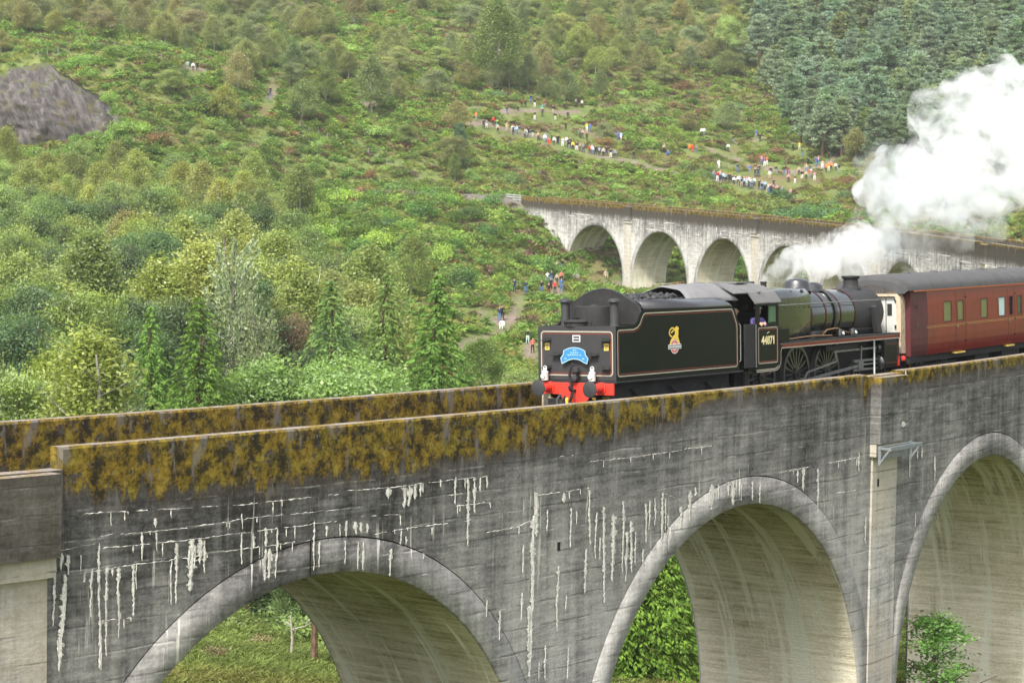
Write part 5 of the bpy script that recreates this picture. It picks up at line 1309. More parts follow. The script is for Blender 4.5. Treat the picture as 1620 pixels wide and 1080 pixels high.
def leaf_quads(C, size, r, nrm=None, aspect=.55, dirs=None, jitter=1.0):
    """one diamond-ish quad per centre; dirs = long axis"""
    n = len(C); size = np.broadcast_to(size, n)[:, None]
    if dirs is None: d = unit(n, r)
    else: d = dirs + unit(n, r) * .35 * jitter; d /= np.linalg.norm(d, axis=1, keepdims=True)
    q = unit(n, r) if nrm is None else nrm + unit(n, r) * .8
    b = np.cross(d, q); b /= np.maximum(np.linalg.norm(b, axis=1, keepdims=True), 1e-6)
    p0 = C - d * size * .5; p1 = C + b * size * aspect * .5 - d * size * .05; p2 = C + d * size * .5; p3 = C - b * size * aspect * .5 - d * size * .05
    vs = np.stack([p0, p1, p2, p3], 1).reshape(-1, 3)
    return vs, np.arange(4 * n).reshape(-1, 4)
def crown_mesh(name, C, size, r, val, hue, mat, **kw):
    vs, f = leaf_quads(C, size, r, **kw)
    return raw_mesh(name, vs, f, [mat], attrs={'val': np.repeat(val, 4), 'hue': np.repeat(hue, 4)})
def limb_geo(H, r0, r, limbs, lean=.03, zb=.25, zt=.9, reach=.3, up=.6):
    g = Geo(); top = Vector((r.normal() * lean * H, r.normal() * lean * H, H * .93))
    n = 7; pts = [Vector((0, 0, -.6))] + [top * (i / n) + Vector((r.normal() * .012 * H, r.normal() * .012 * H, 0)) * (i / n) for i in range(n + 1)]
    g.tube(pts, [r0 * 1.35] + [r0 * (1.15 - i / n) + .012 for i in range(n + 1)], 7)
    tips = []
    for k in range(limbs):
        t = zb + (zt - zb) * (k + r.random()) / limbs; i = min(n - 1, int(t * n)); p = pts[1 + i].lerp(pts[min(n + 1, 2 + i)], t * n - i)
        a = r.random() * 6.283 + k * 2.4; L = reach * H * (1.15 - t * .8) * (.7 + .6 * r.random())
        q = p + Vector((math.cos(a), math.sin(a), up * (.6 + .8 * r.random()))) * L
        m = p.lerp(q, .5) + Vector((0, 0, -.06 * L))
        rr = r0 * (1.1 - t) * .5 + .01
        g.tube([p, m, q], [rr, rr * .65, rr * .25], 5, False); tips.append(q)
    return g, tips
def mk_broad(seed, H=10.0, W=3.6, lobes=9, clumps=150, per=84, leaf=.20, zlo=.16, shape=1.0, spread=.42):
    r = np.random.default_rng(seed)
    g, tips = limb_geo(H, H * .018, r, 12, zb=.2)
    # lobes: offset blobs that give the crown an uneven outline
    L = []
    for k in range(lobes):
        t = (k + .5) / lobes; z = H * (zlo + .12 + (.94 - zlo - .22) * t); w = W * math.sin(math.pi * min(.97, (.22 + .72 * t) ** shape)) * (.55 + .3 * r.random())
        a = k * 2.4 + r.random() * .9; L.append((math.cos(a) * w * .75, math.sin(a) * w * .75, z, W * (.36 + .2 * r.random())))
    L.append((0, 0, H * .82, W * .4)); L = np.array(L)
    ci = r.integers(0, len(L), clumps); d = unit(clumps, r); d[:, 2] = np.where(d[:, 2] < -.3, -d[:, 2] * .5, d[:, 2])
    rad_ = L[ci, 3] * (.75 + .45 * r.random(clumps)) ; Cc = L[ci, :3] + d * rad_[:, None] * np.array([1, 1, .85])
    cv = np.clip(.5 + r.normal(size=clumps) * .2, 0, 1)
    idx = np.repeat(np.arange(clumps), per)
    P = Cc[idx] + r.normal(size=(len(idx), 3)) * spread * np.array([1, 1, .6])
    keep = P[:, 2] > H * zlo * .6; P = P[keep]; idx = idx[keep]
    val = np.clip(cv[idx] + r.normal(size=len(idx)) * .16, 0, 1); hue = np.clip(r.random(len(idx)) * .6 + (cv[idx] - .5), 0, 1)
    return g, crown_mesh("crown", P, leaf * (.7 + .6 * r.random(len(P))), r, val, hue, M_LEAF, nrm=np.stack([d[idx, 0], d[idx, 1], np.abs(d[idx, 2]) + .5], 1))
def mk_birch(seed, H=8.5, W=1.9, clumps=150, per=70, leaf=.19, drop=.45):
    r = np.random.default_rng(seed)
    g, tips = limb_geo(H, H * .011, r, 14, zb=.25, reach=.22, up=1.0)
    z = .24 + .76 * r.random(clumps) ** .85; w = W * np.sin(np.pi * np.clip(.12 + .86 * z, 0, .985)) ** .8 * (.45 + .65 * r.random(clumps)); a = r.random(clumps) * 6.283
    Cc = np.stack([np.cos(a) * w, np.sin(a) * w, z * H], 1)
    cv = np.clip(.5 + r.normal(size=clumps) * .2, 0, 1); idx = np.repeat(np.arange(clumps), per)
    P = Cc[idx] + r.normal(size=(len(idx), 3)) * np.array([.3, .3, .38]); P[:, 2] -= drop * r.random(len(P))
    val = np.clip(cv[idx] + r.normal(size=len(idx)) * .18, 0, 1); hue = np.clip(r.random(len(idx)), 0, 1)
    return g, crown_mesh("crown", P, leaf * (.7 + .6 * r.random(len(P))), r, val, hue, M_LEAF, nrm=np.tile([0, 0, .9], (len(P), 1)))
def mk_poplar(seed, H=13.0, W=2.0, boughs=26, leaf=.26):
    r = np.random.default_rng(seed); g, _ = limb_geo(H, H * .012, r, 4, zb=.1, zt=.4, reach=.1, up=2)
    P = []; V_ = []; D = []
    for k in range(boughs):
        t = .08 + .8 * k / boughs; a = k * 2.4 + r.random(); L = H * .34 * (1.1 - t * .75); b = np.array([math.cos(a) * .42, math.sin(a) * .42, .9]); p0 = np.array([0, 0, H * t * .92]) + np.array([math.cos(a), math.sin(a), 0]) * W * .25
        g.tube([Vector((0, 0, H * t * .9)), Vector(p0 + b * L * .5), Vector(p0 + b * L)], [.05, .03, .01], 4, False)
        n = 150; s = r.random(n); q = p0 + np.outer(s, b * L) + r.normal(size=(n, 3)) * (.34 * (1.15 - s))[:, None]; P.append(q); V_.append(np.clip(.55 + r.normal(size=n) * .3, 0, 1)); D.append(np.tile(b, (n, 1)))
    P = np.concatenate(P); V_ = np.concatenate(V_); D = np.concatenate(D)
    return g, crown_mesh("crown", P, leaf * (.6 + .7 * r.random(len(P))), r, V_, r.random(len(P)) * .5, M_LEAF, dirs=D, jitter=2.0)
def mk_spruce(seed, H=13.0, W=2.9, levels=34, leaf=.24, dense=1.5):
    r = np.random.default_rng(seed); g, _ = limb_geo(H, H * .013, r, 1, lean=.008, zb=.95, zt=.97, reach=.01)
    P = []; D = []; V_ = []; N_ = []
    for k in range(levels):
        t = (k + .3) / levels; z = H * (.05 + .94 * t); L = W * (1 - t) ** .82 * (.85 + .3 * r.random()) + .12
        nb = int(5 + 5 * (1 - t))
        for j in range(nb):
            a = j * 6.283 / nb + k * 1.1 + r.normal() * .2; l = L * (.75 + .4 * r.random()); o = np.array([math.cos(a), math.sin(a)])
            n = int((12 + 46 * (1 - t)) * dense); s = r.random(n) ** .7
            zz = z + .20 * l * s - .62 * l * s ** 1.7 + .10 * l * np.maximum(0, s - .8)
            side = r.normal(size=n) * .16 * l * (1.1 - s * .75); px = np.stack([o[0] * l * s - o[1] * side, o[1] * l * s + o[0] * side, zz - np.abs(side) * .45 - r.random(n) * .16], 1)
            P.append(px); V_.append(np.clip(.45 + .15 * s + r.normal(size=n) * .2, 0, 1))
            dd = np.stack([np.full(n, o[0] * .8) - o[1] * np.sign(side) * .5, np.full(n, o[1] * .8) + o[0] * np.sign(side) * .5, -.45 - .3 * s], 1); D.append(dd)
    P = np.concatenate(P); D = np.concatenate(D); V_ = np.concatenate(V_)
    return g, crown_mesh("crown", P, leaf * (.6 + .7 * r.random(len(P))), r, V_, np.clip(V_ - .3 + r.random(len(P)) * .3, 0, 1), M_NEED, dirs=D, aspect=.38, jitter=.8)
def mk_pine(seed, H=9.5, W=2.3, clumps=130, per=60, leaf=.46):
    r = np.random.default_rng(seed); g, _ = limb_geo(H, H * .015, r, 10, zb=.3, reach=.22, up=.5)
    z = .18 + .80 * r.random(clumps) ** .9; w = W * np.clip(1.12 - z, .08, 1) ** .65 * np.sqrt(r.random(clumps) * .85 + .15); a = r.random(clumps) * 6.283
    Cc = np.stack([np.cos(a) * w, np.sin(a) * w, z * H], 1); cv = np.clip(.5 + r.normal(size=clumps) * .2, 0, 1); idx = np.repeat(np.arange(clumps), per)
    d = unit(len(idx), r); d[:, 2] = np.abs(d[:, 2]) + .45; d /= np.linalg.norm(d, axis=1, keepdims=True); s = r.random(len(idx))
    P = Cc[idx] + d * (s * .62)[:, None]
    val = np.clip(cv[idx] + r.normal(size=len(idx)) * .14, 0, 1)
    return g, crown_mesh("crown", P, leaf * (.7 + .6 * r.random(len(P))), r, val, r.random(len(P)) * .4, M_NEED, dirs=d, aspect=.26, jitter=.7)
def mk_shrub(seed, H=1.9, W=1.5, clumps=40, per=40, leaf=.20):
    r = np.random.default_rng(seed); d = unit(clumps, r); d[:, 2] = np.abs(d[:, 2]); Cc = d * np.array([W, W, H * .75]) * (.55 + .4 * r.random((clumps, 1))); Cc[:, 2] += .1 * H
    cv = np.clip(.5 + r.normal(size=clumps) * .2, 0, 1); idx = np.repeat(np.arange(clumps), per); P = Cc[idx] + r.normal(size=(len(idx), 3)) * .26
    P[:, 2] = np.maximum(P[:, 2], -.1)
    g = Geo()
    for k in range(5):
        a = k * 1.3; g.tube([(0, 0, -.3), (math.cos(a) * W * .3, math.sin(a) * W * .3, H * .35), (math.cos(a) * W * .5, math.sin(a) * W * .5, H * .7)], [.04, .03, .01], 5, False)
    return g, crown_mesh("crown", P, leaf * (.7 + .6 * r.random(len(P))), r, np.clip(cv[idx] + r.normal(size=len(idx)) * .16, 0, 1), r.random(len(P)) * .7, M_LEAF, nrm=d[idx] + np.array([0, 0, .5]))
PROTO = {}
def proto(kind, variants):
    PROTO[kind] = []
    for (g, cm) in variants:
        tm = raw_mesh("trunk", np.array(g.v), g.f, [M_BARK], True, .8); PROTO[kind].append((tm, cm))
proto('broad', [mk_broad(1), mk_broad(2, 9, 3.9), mk_broad(3, 11, 3.4, shape=1.2), mk_broad(4, 8.5, 3.3, 7)])
proto('birch', [mk_birch(11), mk_birch(12, 8, 2.2), mk_birch(13, 9.5, 1.8), mk_birch(14, 7.5, 2.3)])
proto('poplar', [mk_poplar(21), mk_poplar(22, 12, 2.3)])
proto('spruce', [mk_spruce(31), mk_spruce(32, 12, 2.5), mk_spruce(33, 12, 3.1)])
proto('pine', [mk_pine(41), mk_pine(42, 8.5, 2.5), mk_pine(43, 10.5, 2.3), mk_pine(44, 9, 2.0)])
proto('shrub', [mk_shrub(51), mk_shrub(52, 1.6, 1.9), mk_shrub(53, 2.4, 1.5)])
proto('finespruce', [mk_spruce(34, 11, 3.6, 50, .20, 2.4)])
proto('nearpine', [mk_pine(45, 9.5, 2.3, 220, 130, .19)])
proto('sapling', [mk_broad(61, 5.5, 1.2, 7, 95, 34, .15, spread=.22)])
BARK = {'broad': (.16, .13, .10), 'birch': (.42, .40, .36), 'poplar': (.22, .20, .17), 'spruce': (.12, .08, .06), 'pine': (.20, .12, .08), 'shrub': (.12, .09, .06), 'finespruce': (.12, .08, .06), 'nearpine': (.20, .13, .09), 'sapling': (.16, .13, .10)}
NAMES = {'broad': 'broadleaf_tree', 'birch': 'birch_tree', 'poplar': 'poplar_tree', 'spruce': 'spruce_tree', 'pine': 'pine_tree', 'shrub': 'shrub', 'finespruce': 'spruce_tree', 'nearpine': 'pine_tree', 'sapling': 'young_tree'}
tr_rng = random.Random(99)
def plant(kind, x, y, height, color, label, group=None, var=None, wide=1.0, z=None, cat=None):
    v = PROTO[kind]; tm, cm = v[tr_rng.randrange(len(v)) if var is None else var % len(v)]
    h0 = {'broad': 9.6, 'birch': 8.5, 'poplar': 12.5, 'spruce': 12.3, 'pine': 9.4, 'shrub': 1.9, 'finespruce': 11, 'nearpine': 9.4, 'sapling': 5.5}[kind]
    k = height / h0
    t = bpy.data.objects.new(NAMES[kind], None); COL.objects.link(t)
    t.location = (x, y, (tz(x, y) if z is None else z) - .05); t.rotation_euler = (tr_rng.uniform(-.04, .04), tr_rng.uniform(-.04, .04), tr_rng.uniform(0, 6.28)); t.scale = (k * wide, k * wide, k)
    tag(t, label, cat or ('shrub' if kind == 'shrub' else 'tree'), group)
    a = bpy.data.objects.new("trunk", tm); COL.objects.link(a); a.parent = t; a.color = (*BARK[kind], 1)
    b = bpy.data.objects.new("crown", cm); COL.objects.link(b); b.parent = t
    j = tr_rng.uniform(.8, 1.22); b.color = (color[0] * j * tr_rng.uniform(.92, 1.08), color[1] * j, color[2] * j * tr_rng.uniform(.85, 1.15), 1)
    return t
G_MID = (.098, .140, .052); G_LIGHT = (.150, .200, .072); G_DARK = (.058, .092, .042); G_OLIVE = (.140, .172, .074); G_RUST = (.158, .142, .080)
G_SILV = (.170, .215, .125); G_SPR = (.072, .128, .036); G_BLUE = (.110, .155, .115); G_LIME = (.165, .245, .058); G_YEL = (.165, .190, .072)
# ---- standout trees, placed where the photograph shows them: (kind, base pixel x, depth, top pixel y, colour, label)
STANDS = []
def stand(kind, px, Y, top_py, color, label, wide=1.0, var=None, hmin=2.0):
    STANDS.append((px, Y, 62 if kind in ('spruce', 'poplar') else 45)); x = at_depth(px, 400, Y)[0]; z0 = tz(x, Y); zt = at_depth(px, top_py, Y)[2]
    return plant(kind, x, Y, max(hmin, zt - z0), color, label, None, var, wide)
stand('spruce', 322, 132, 478, G_SPR, "bright green pointed spruce left of centre, standing out against the silvery poplar", 1.35, 0)
stand('spruce', 243, 150, 468, G_SPR, "tall slim spruce behind the left silvery poplar", 1.1, 1)
stand('spruce', 532, 158, 425, (.085, .135, .05), "broad drooping spruce above the pale green bush, left of the tallest spruces", 1.3, 2)
stand('spruce', 603, 152, 442, (.080, .130, .046), "middle spruce of the three beside the trodden slope", 1.2, 0)
stand('spruce', 690, 145, 412, (.085, .140, .046), "tallest spruce right of the wood, beside the trodden slope", 1.35, 1)
stand('poplar', 368, 190, 358, (.150, .185, .105), "tall silvery green poplar rising over the middle of the wood", 1.0, 0)
stand('poplar', 415, 180, 455, (.150, .185, .105), "shorter silvery poplar leaning right of the tall silvery one", .9, 1)
stand('poplar', 205, 140, 530, G_SILV, "pale silvery poplar low at left just above the mossy parapet", .95, 1)
stand('birch', 650, 300, 372, G_OLIVE, "rounded olive birch alone on the bracken slope left of the far arches", 1.3, 1)
stand('birch', 765, 225, 525, (.09, .125, .045), "olive green willow bush above the parapet left of the tender", 1.6, 3)
stand('broad', 825, 205, 570, G_LIGHT, "light green bush directly left of the tender", 1.3, 3)
stand('broad', 565, 138, 535, (.12, .185, .075), "large pale green leafy tree in front of the three spruces", 1.25, 1)
stand('broad', 432, 135, 560, (.125, .185, .07), "pale whitish green bushy tree low behind the parapet", 1.3, 0)
stand('broad', 465, 205, 475, (.12, .085, .055), "dark brown leafed tree among the green wood", .8, 3)
stand('birch', 95, 130, 545, (.15, .175, .045), "small yellow green round tree low at left", 1.1, 1)
stand('pine', 725, 424, 190, (.075, .125, .085), "blue grey bushy pine alone left of the upper path", 1.0, 1)
stand('birch', 718, 408, 243, (.10, .135, .045), "light olive young birch below the blue grey pine", 1.0, 0)
stand('broad', 640, 424, 190, (.085, .115, .045), "broad olive bush left of the blue grey pine", 1.25, 3)
stand('birch', 512, 440, 110, (.095, .125, .055), "big rounded birch clump above the left hillside bracken", 1.9, 1)
stand('birch', 585, 442, 90, (.10, .135, .06), "tall birch right of the big birch clump on the hillside", 1.3, 0)
stand('birch', 782, 500, 2, (.09, .135, .045), "tall leafy birch at the top edge of the hillside clearing", 1.3, 0)
stand('birch', 460, 455, 68, (.075, .11, .05), "small pointed dark birch beside the left hillside", 1.3, 0)
stand('broad', 1145, 560, 22, G_LIGHT, "bright light green tree at the top among olive birches", .9, 0)
stand('birch', 1378, 475, 182, (.16, .105, .07), "small rust coloured tree at the edge of the pine wood left of the steam", 1.2, 3)
stand('finespruce', 1012, 92, 610, (.082, .150, .034), "bright green conifer filling the second near arch", 1.35, 0)
stand('broad', 1470, 135, 730, G_DARK, "dark bush behind the third near arch", 1.0, 2)
# trees seen through the first arch
for (px, Y, top, w, lab) in ((505, 80, 660, .8, "pine with a bare mottled trunk at the right of the first near arch"), (400, 102, 700, 1.0, "dark pine behind the grass seen left through the first near arch"), (352, 108, 720, 1.0, "pine at the left of the view through the first near arch"), (452, 112, 690, 1.0, "pine standing back in the middle of the first near arch")):
    stand('nearpine', px, Y, top, (.07, .105, .05), lab, w)
for k, (px, Y, h, c) in enumerate(((300, 96, 1.3, G_MID), (330, 100, 1.7, G_DARK), (372, 98, 1.2, G_MID), (395, 104, 1.9, G_DARK), (430, 106, 2.0, G_DARK), (462, 100, 1.6, G_MID), (488, 96, 1.5, G_LIGHT), (520, 98, 1.8, G_MID), (350, 112, 2.4, G_DARK), (410, 114, 2.6, G_DARK), (470, 114, 2.4, G_MID), (545, 92, 1.3, G_LIGHT), (415, 90, .7, G_RUST), (470, 84, .6, G_MID), (345, 80, .6, G_RUST))):
    x_ = at_depth(px, 500, Y)[0]; plant('shrub', x_, Y, h, c, "low bush on the grass seen through the first near arch", "bushes seen through the first near arch", wide=1.2)
# dead snag seen through the arch
sx, sy = at_depth(460, 1030, 84)[0], 84; g = Geo((sx, sy, tz(sx, sy)))
g.tube([(0, 0, -.3), (.05, .02, .9), (-.02, 0, 1.7)], [.06, .05, .03], 6); g.tube([(0, 0, 1.2), (.5, .1, 1.32), (.75, 0, 1.5)], [.03, .02, .012], 5); g.tube([(0, 0, 1.35), (-.3, .1, 1.5)], [.025, .012], 5); g.tube([(.5, .1, 1.32), (.55, .1, 1.6)], [.015, .008], 5)
o = g.build("dead_tree", paint("dead_wood", (.34, .31, .26), .9, .1)); tag(o, "thin bare dead sapling on the grass seen through the first near arch", "tree")
# leaning pale trunk in the wood
sx, sy, _z = at_depth(490, 430, 225); g = Geo((sx, sy, tz(sx, sy)))
g.tube([(0, 0, -.3), (.3, 0, 4), (.2, 0, 7.5)], [.12, .09, .05], 6); g.tube([(.25, 0, 5.5), (-1.2, 0, 7.8), (-1.5, 0, 9.3)], [.07, .05, .02], 5); g.tube([(.2, 0, 7.4), (.9, 0, 9.6), (1.0, 0, 10.8)], [.05, .035, .015], 5); g.tube([(.6, 0, 8.6), (-.1, .3, 10.2)], [.03, .01], 5)
o = g.build("bare_birch", paint("pale_bark", (.5, .47, .42), .8, .2)); tag(o, "bare pale forked birch trunk rising out of the wood", "tree")
# ---- the valley wood at left
def jitter_grid(x0f, x1f, y0, y1, sp, r):
    y = y0
    while y < y1:
        xa, xb = x0f(y), x1f(y); x = xa + r.uniform(0, sp)
        while x < xb:
            yield x + r.uniform(-.4, .4) * sp, y + r.uniform(-.45, .45) * sp
            x += sp
        y += sp * .86
rw = random.Random(17)
pxX = lambda px, Y: (px - 810) / F_PX * Y
WOODLAB = {'mid': "mid green broadleaf tree in the dense valley wood", 'dark': "dark green broadleaf tree in the dense valley wood", 'light': "light green broadleaf tree in the dense valley wood",
           'olive': "olive birch in the dense valley wood", 'rust': "rusty brown birch in the dense valley wood", 'yel': "yellow green birch in the dense valley wood"}
def wood_right(Y): return pxX(700 if Y < 190 else 640 - (Y - 190) * 1.35 if Y < 300 else 480, Y)
for (x, y) in jitter_grid(lambda Y: pxX(-90, Y), wood_right, 112, 372, 6.6, rw):
    px, py = project(x, y, tz(x, y) + 6)
    if px > 480 and y > 300: continue
    if any(abs(px - a) < w_ and y < b + 6 and y > b - 60 for (a, b, w_) in STANDS): continue
    q = mnoise.noise((x * .045, y * .03, 1.7)) + rw.uniform(-.35, .35)
    h = rw.uniform(7.5, 11.5) * (1.0 if y < 300 else .72)
    if y < 150: h = min(h, 9.5)
    # right part near the open slope: lower growth
    if px > 600: h *= .7
    if q < -.32: k, c, n_ = 'broad', G_DARK, 'dark'
    elif q < -.02: k, c, n_ = 'broad', G_MID, 'mid'
    elif q < .14: k, c, n_ = 'broad', G_LIGHT, 'light'
    elif q < .36: k, c, n_ = 'birch', G_OLIVE, 'olive'
    elif q < .40: k, c, n_ = 'birch', G_RUST, 'rust'
    else: k, c, n_ = 'birch', G_YEL, 'yel'
    plant(k, x, y, h * (1.05 if k == 'birch' else 1.0), c, WOODLAB[n_], "trees of the valley wood, " + n_, wide=1.0 if k == 'broad' else 1.45)
# ---- hillside birches
rh = random.Random(23)
HB = [((.138, .155, .076), "olive green birch scattered on the open hillside"), ((.122, .148, .082), "grey green birch scattered on the open hillside"), ((.150, .148, .082), "brownish birch scattered on the open hillside"), ((.150, .170, .070), "pale yellowish birch scattered on the open hillside")]
cnt = 0
for (x, y) in jitter_grid(lambda Y: pxX(-40, Y), lambda Y: pxX(1420, Y), 398, 640, 8.0, rh):
    z = tz(x, y); px, py = project(x, y, z)
    dens = .5 + 1.1 * mnoise.noise((x * .022, y * .022, 4.2))
    if py < 130: dens += .25
    if px > 800 and py < 150: dens += .25
    if 430 < px < 780 and py > 215: dens -= .75
    if 640 < px < 860 and 20 < py < 130: dens -= .1
    if 740 < px < 1340 and py > 150: dens -= .35
    if px < 260 and 60 < py < 110: dens -= .8
    if px < 240 and py > 95: continue
    if px > 1180 and py < 240: continue
    if py > 262 and px > 760: dens -= .4
    if path_dist(np.array([x]), np.array([y]))[0] < 2.2: continue
    if rh.random() > dens: continue
    if hides_people(px, py, 14, 60): continue
    c, lab = HB[min(3, int(abs(mnoise.noise((x * .03, y * .03, 9))) * 7 + rh.random() * 1.3))]
    plant('birch' if rh.random() < .6 else 'broad', x, y, rh.uniform(3.6, 7.6), c, lab, lab + "s", wide=rh.uniform(1.25, 1.9)); cnt += 1
# pines at the upper left corner
for (x, y) in jitter_grid(lambda Y: pxX(-40, Y), lambda Y: pxX(150, Y), 500, 580, 6.0, rh):
    px, py = project(x, y, tz(x, y))
    if py < 62: plant('pine', x, y, rh.uniform(6, 9), G_BLUE, "dark pine in the clump at the upper left corner", "pines in the upper left corner")
# ---- pine wood at upper right
rp_ = random.Random(31); npine = 0
for (x, y) in jitter_grid(lambda Y: pxX(1130, Y), lambda Y: pxX(1660, Y), 432, 720, 6.9, rp_):
    z = tz(x, y); px, py = project(x, y, z)
    edge = 1180 + (40 if py < 40 else 0) + max(0, py - 90) * .62 + 18 * mnoise.noise((x * .1, y * .1, 2))
    if px < edge or py > 262 - (0 if px < 1500 else -20): continue
    if npine >= 300: break
    npine += 1
    plant('pine', x, y, rp_.uniform(8, 12), (.128, .172, .128) if rp_.random() < .9 else (.135, .165, .09), "blue green pine in the dense pine wood at upper right", "pines of the wood at upper right", wide=1.5)
# ---- shrubs
rs_ = random.Random(41)
SH = {'l': (G_LIME, "bright lime green bush on the bracken slope below the railway"), 'm': ((.075, .15, .035), "mid green bush on the bracken slope below the railway"), 'd': ((.045, .095, .03), "dark green bush on the bracken slope below the railway")}
for (x, y) in jitter_grid(lambda Y: pxX(430, Y), lambda Y: pxX(870, Y), 292, 392, 5.6, rs_):
    z = tz(x, y); px, py = project(x, y, z)
    if py < 312 or py > 520 or (px > 745 and py > 400): continue
    if px > 800 and py < 430: continue
    if path_dist(np.array([x]), np.array([y]))[0] < 1.5 or rs_.random() < .25: continue
    k = rs_.choice('llmmmd'); plant('shrub', x, y, rs_.uniform(1.0, 2.6), SH[k][0], SH[k][1], "bushes below the railway, " + SH[k][1].split()[0], wide=rs_.uniform(.9, 1.6))
SH2 = {'l': ((.14, .215, .065), "light green bush on the upper hillside"), 'd': ((.085, .135, .06), "dark green bush on the upper hillside"), 'r': ((.14, .085, .05), "reddish brown bush on the upper hillside")}
for (x, y) in jitter_grid(lambda Y: pxX(-30, Y), lambda Y: pxX(1640, Y), 396, 560, 10.5, rs_):
    z = tz(x, y); px, py = project(x, y, z)
    if path_dist(np.array([x]), np.array([y]))[0] < 2.0 or rs_.random() < .3 or (px > 1180 and py < 240): continue
    if px < 240 and py > 100: continue
    if hides_people(px, py, 14, 16): continue
    k = rs_.choice('lldr' if px < 1100 else 'lddr'); plant('shrub', x, y, rs_.uniform(.9, 2.2), SH2[k][0], SH2[k][1], "bushes on the upper hillside, " + SH2[k][1].split()[0], wide=rs_.uniform(1.0, 1.9))
for (px, py, h) in ((30, 250, 2.2), (62, 252, 2.6), (95, 250, 2.4), (128, 248, 2.8), (160, 240, 2.6), (185, 222, 2.4), (205, 205, 2.6), (150, 215, 1.2), (118, 222, 1.0), (140, 120, 2.0), (100, 108, 1.6), (122, 105, 1.8), (175, 160, 1.8), (190, 180, 1.6)):
    r_ = ray(px, py); Yr = 392.0 if py > 130 else 402.0; x, y, z = at_depth(px, py, Yr); plant('shrub', x, y, h, (.115, .19, .05), "green bush growing round the foot and crest of the rock outcrop", "bushes round the rock outcrop", wide=1.3, z=z)
for (px, py, h, w, c, lab) in ((1225, 338, 2.6, 1.6, G_LIGHT, "bright green bush just above the far parapet, left of the dark bushes"), (1265, 342, 2.6, 1.8, (.05, .10, .045), "dark green bush just above the far parapet, right of the bright one"), (1305, 348, 2.8, 1.7, (.06, .115, .05), "dark green bush above the far parapet nearest the steam"), (1235, 318, 2.2, 1.5, (.05, .10, .05), "dark bush below the crowd of people at right"), (1082, 272, 2.4, 1.0, (.09, .14, .045), "rounded green bush at the end of the upper path"), (1115, 280, 1.9, 1.0, (.085, .14, .045), "small rounded bush beside the right end of the crowd path"),
                              (805, 60 + 230, 2.6, 1.4, (.10, .15, .05), "loose green bush on the slope below the upper path"), (330, 175, 3.0, 1.8, (.07, .12, .045), "dark bush on the bracken shoulder right of the rock"), (280, 128, 2.4, 1.3, (.07, .12, .045), "round dark bush just below the left viewpoint path")):
    x, y, z = on_ground(px, py, 330); plant('shrub', x, y, h, c, lab, wide=w)
# far arch undergrowth
for k in range(46):
    px = rs_.uniform(850, 1330); x, y, z = on_ground(px, rs_.uniform(436, 462) + (px - 850) * .02, 250); d = math.hypot(x - VCX, y - VCY) - VR
    if -4.5 < d < 4.5 or path_dist(np.array([x]), np.array([y]))[0] < 1.0: continue
    plant('shrub', x, y, rs_.uniform(.8, 1.8), (.085, .15, .045), "low green bush on the ground by the far arches", "bushes by the far arches", wide=1.3)
for k in range(16):   # beyond the far arches
    s = S0 + (14.5 + 4.4 * rs_.random()) * BAY; p = V(s, rs_.uniform(7, 22), 0); plant('broad', p[0], p[1], rs_.uniform(3.5, 6.5), (.08, .16, .035), "green tree seen through the far arches", "trees behind the far arches")
x, y, z = on_ground(905, 425, 300)
for (px, py, h) in ((862, 432, 3.0), (885, 440, 2.2), (905, 436, 2.4), (842, 415, 1.6)):
    x, y, z = on_ground(px, py, 280); plant('shrub', x, y, h, (.09, .17, .04), "green bush against the far abutment", "bushes against the far abutment", wide=1.3)
# young leafy tree in front of the third arch
sx, sy = at_depth(1482, 1000, 80)[0], 80.0
plant('sapling', sx, sy, at_depth(1482, 962, 80)[2] - tz(sx, sy) + .2, (.085, .17, .05), "young leafy tree in front of the third near arch", wide=1.5)
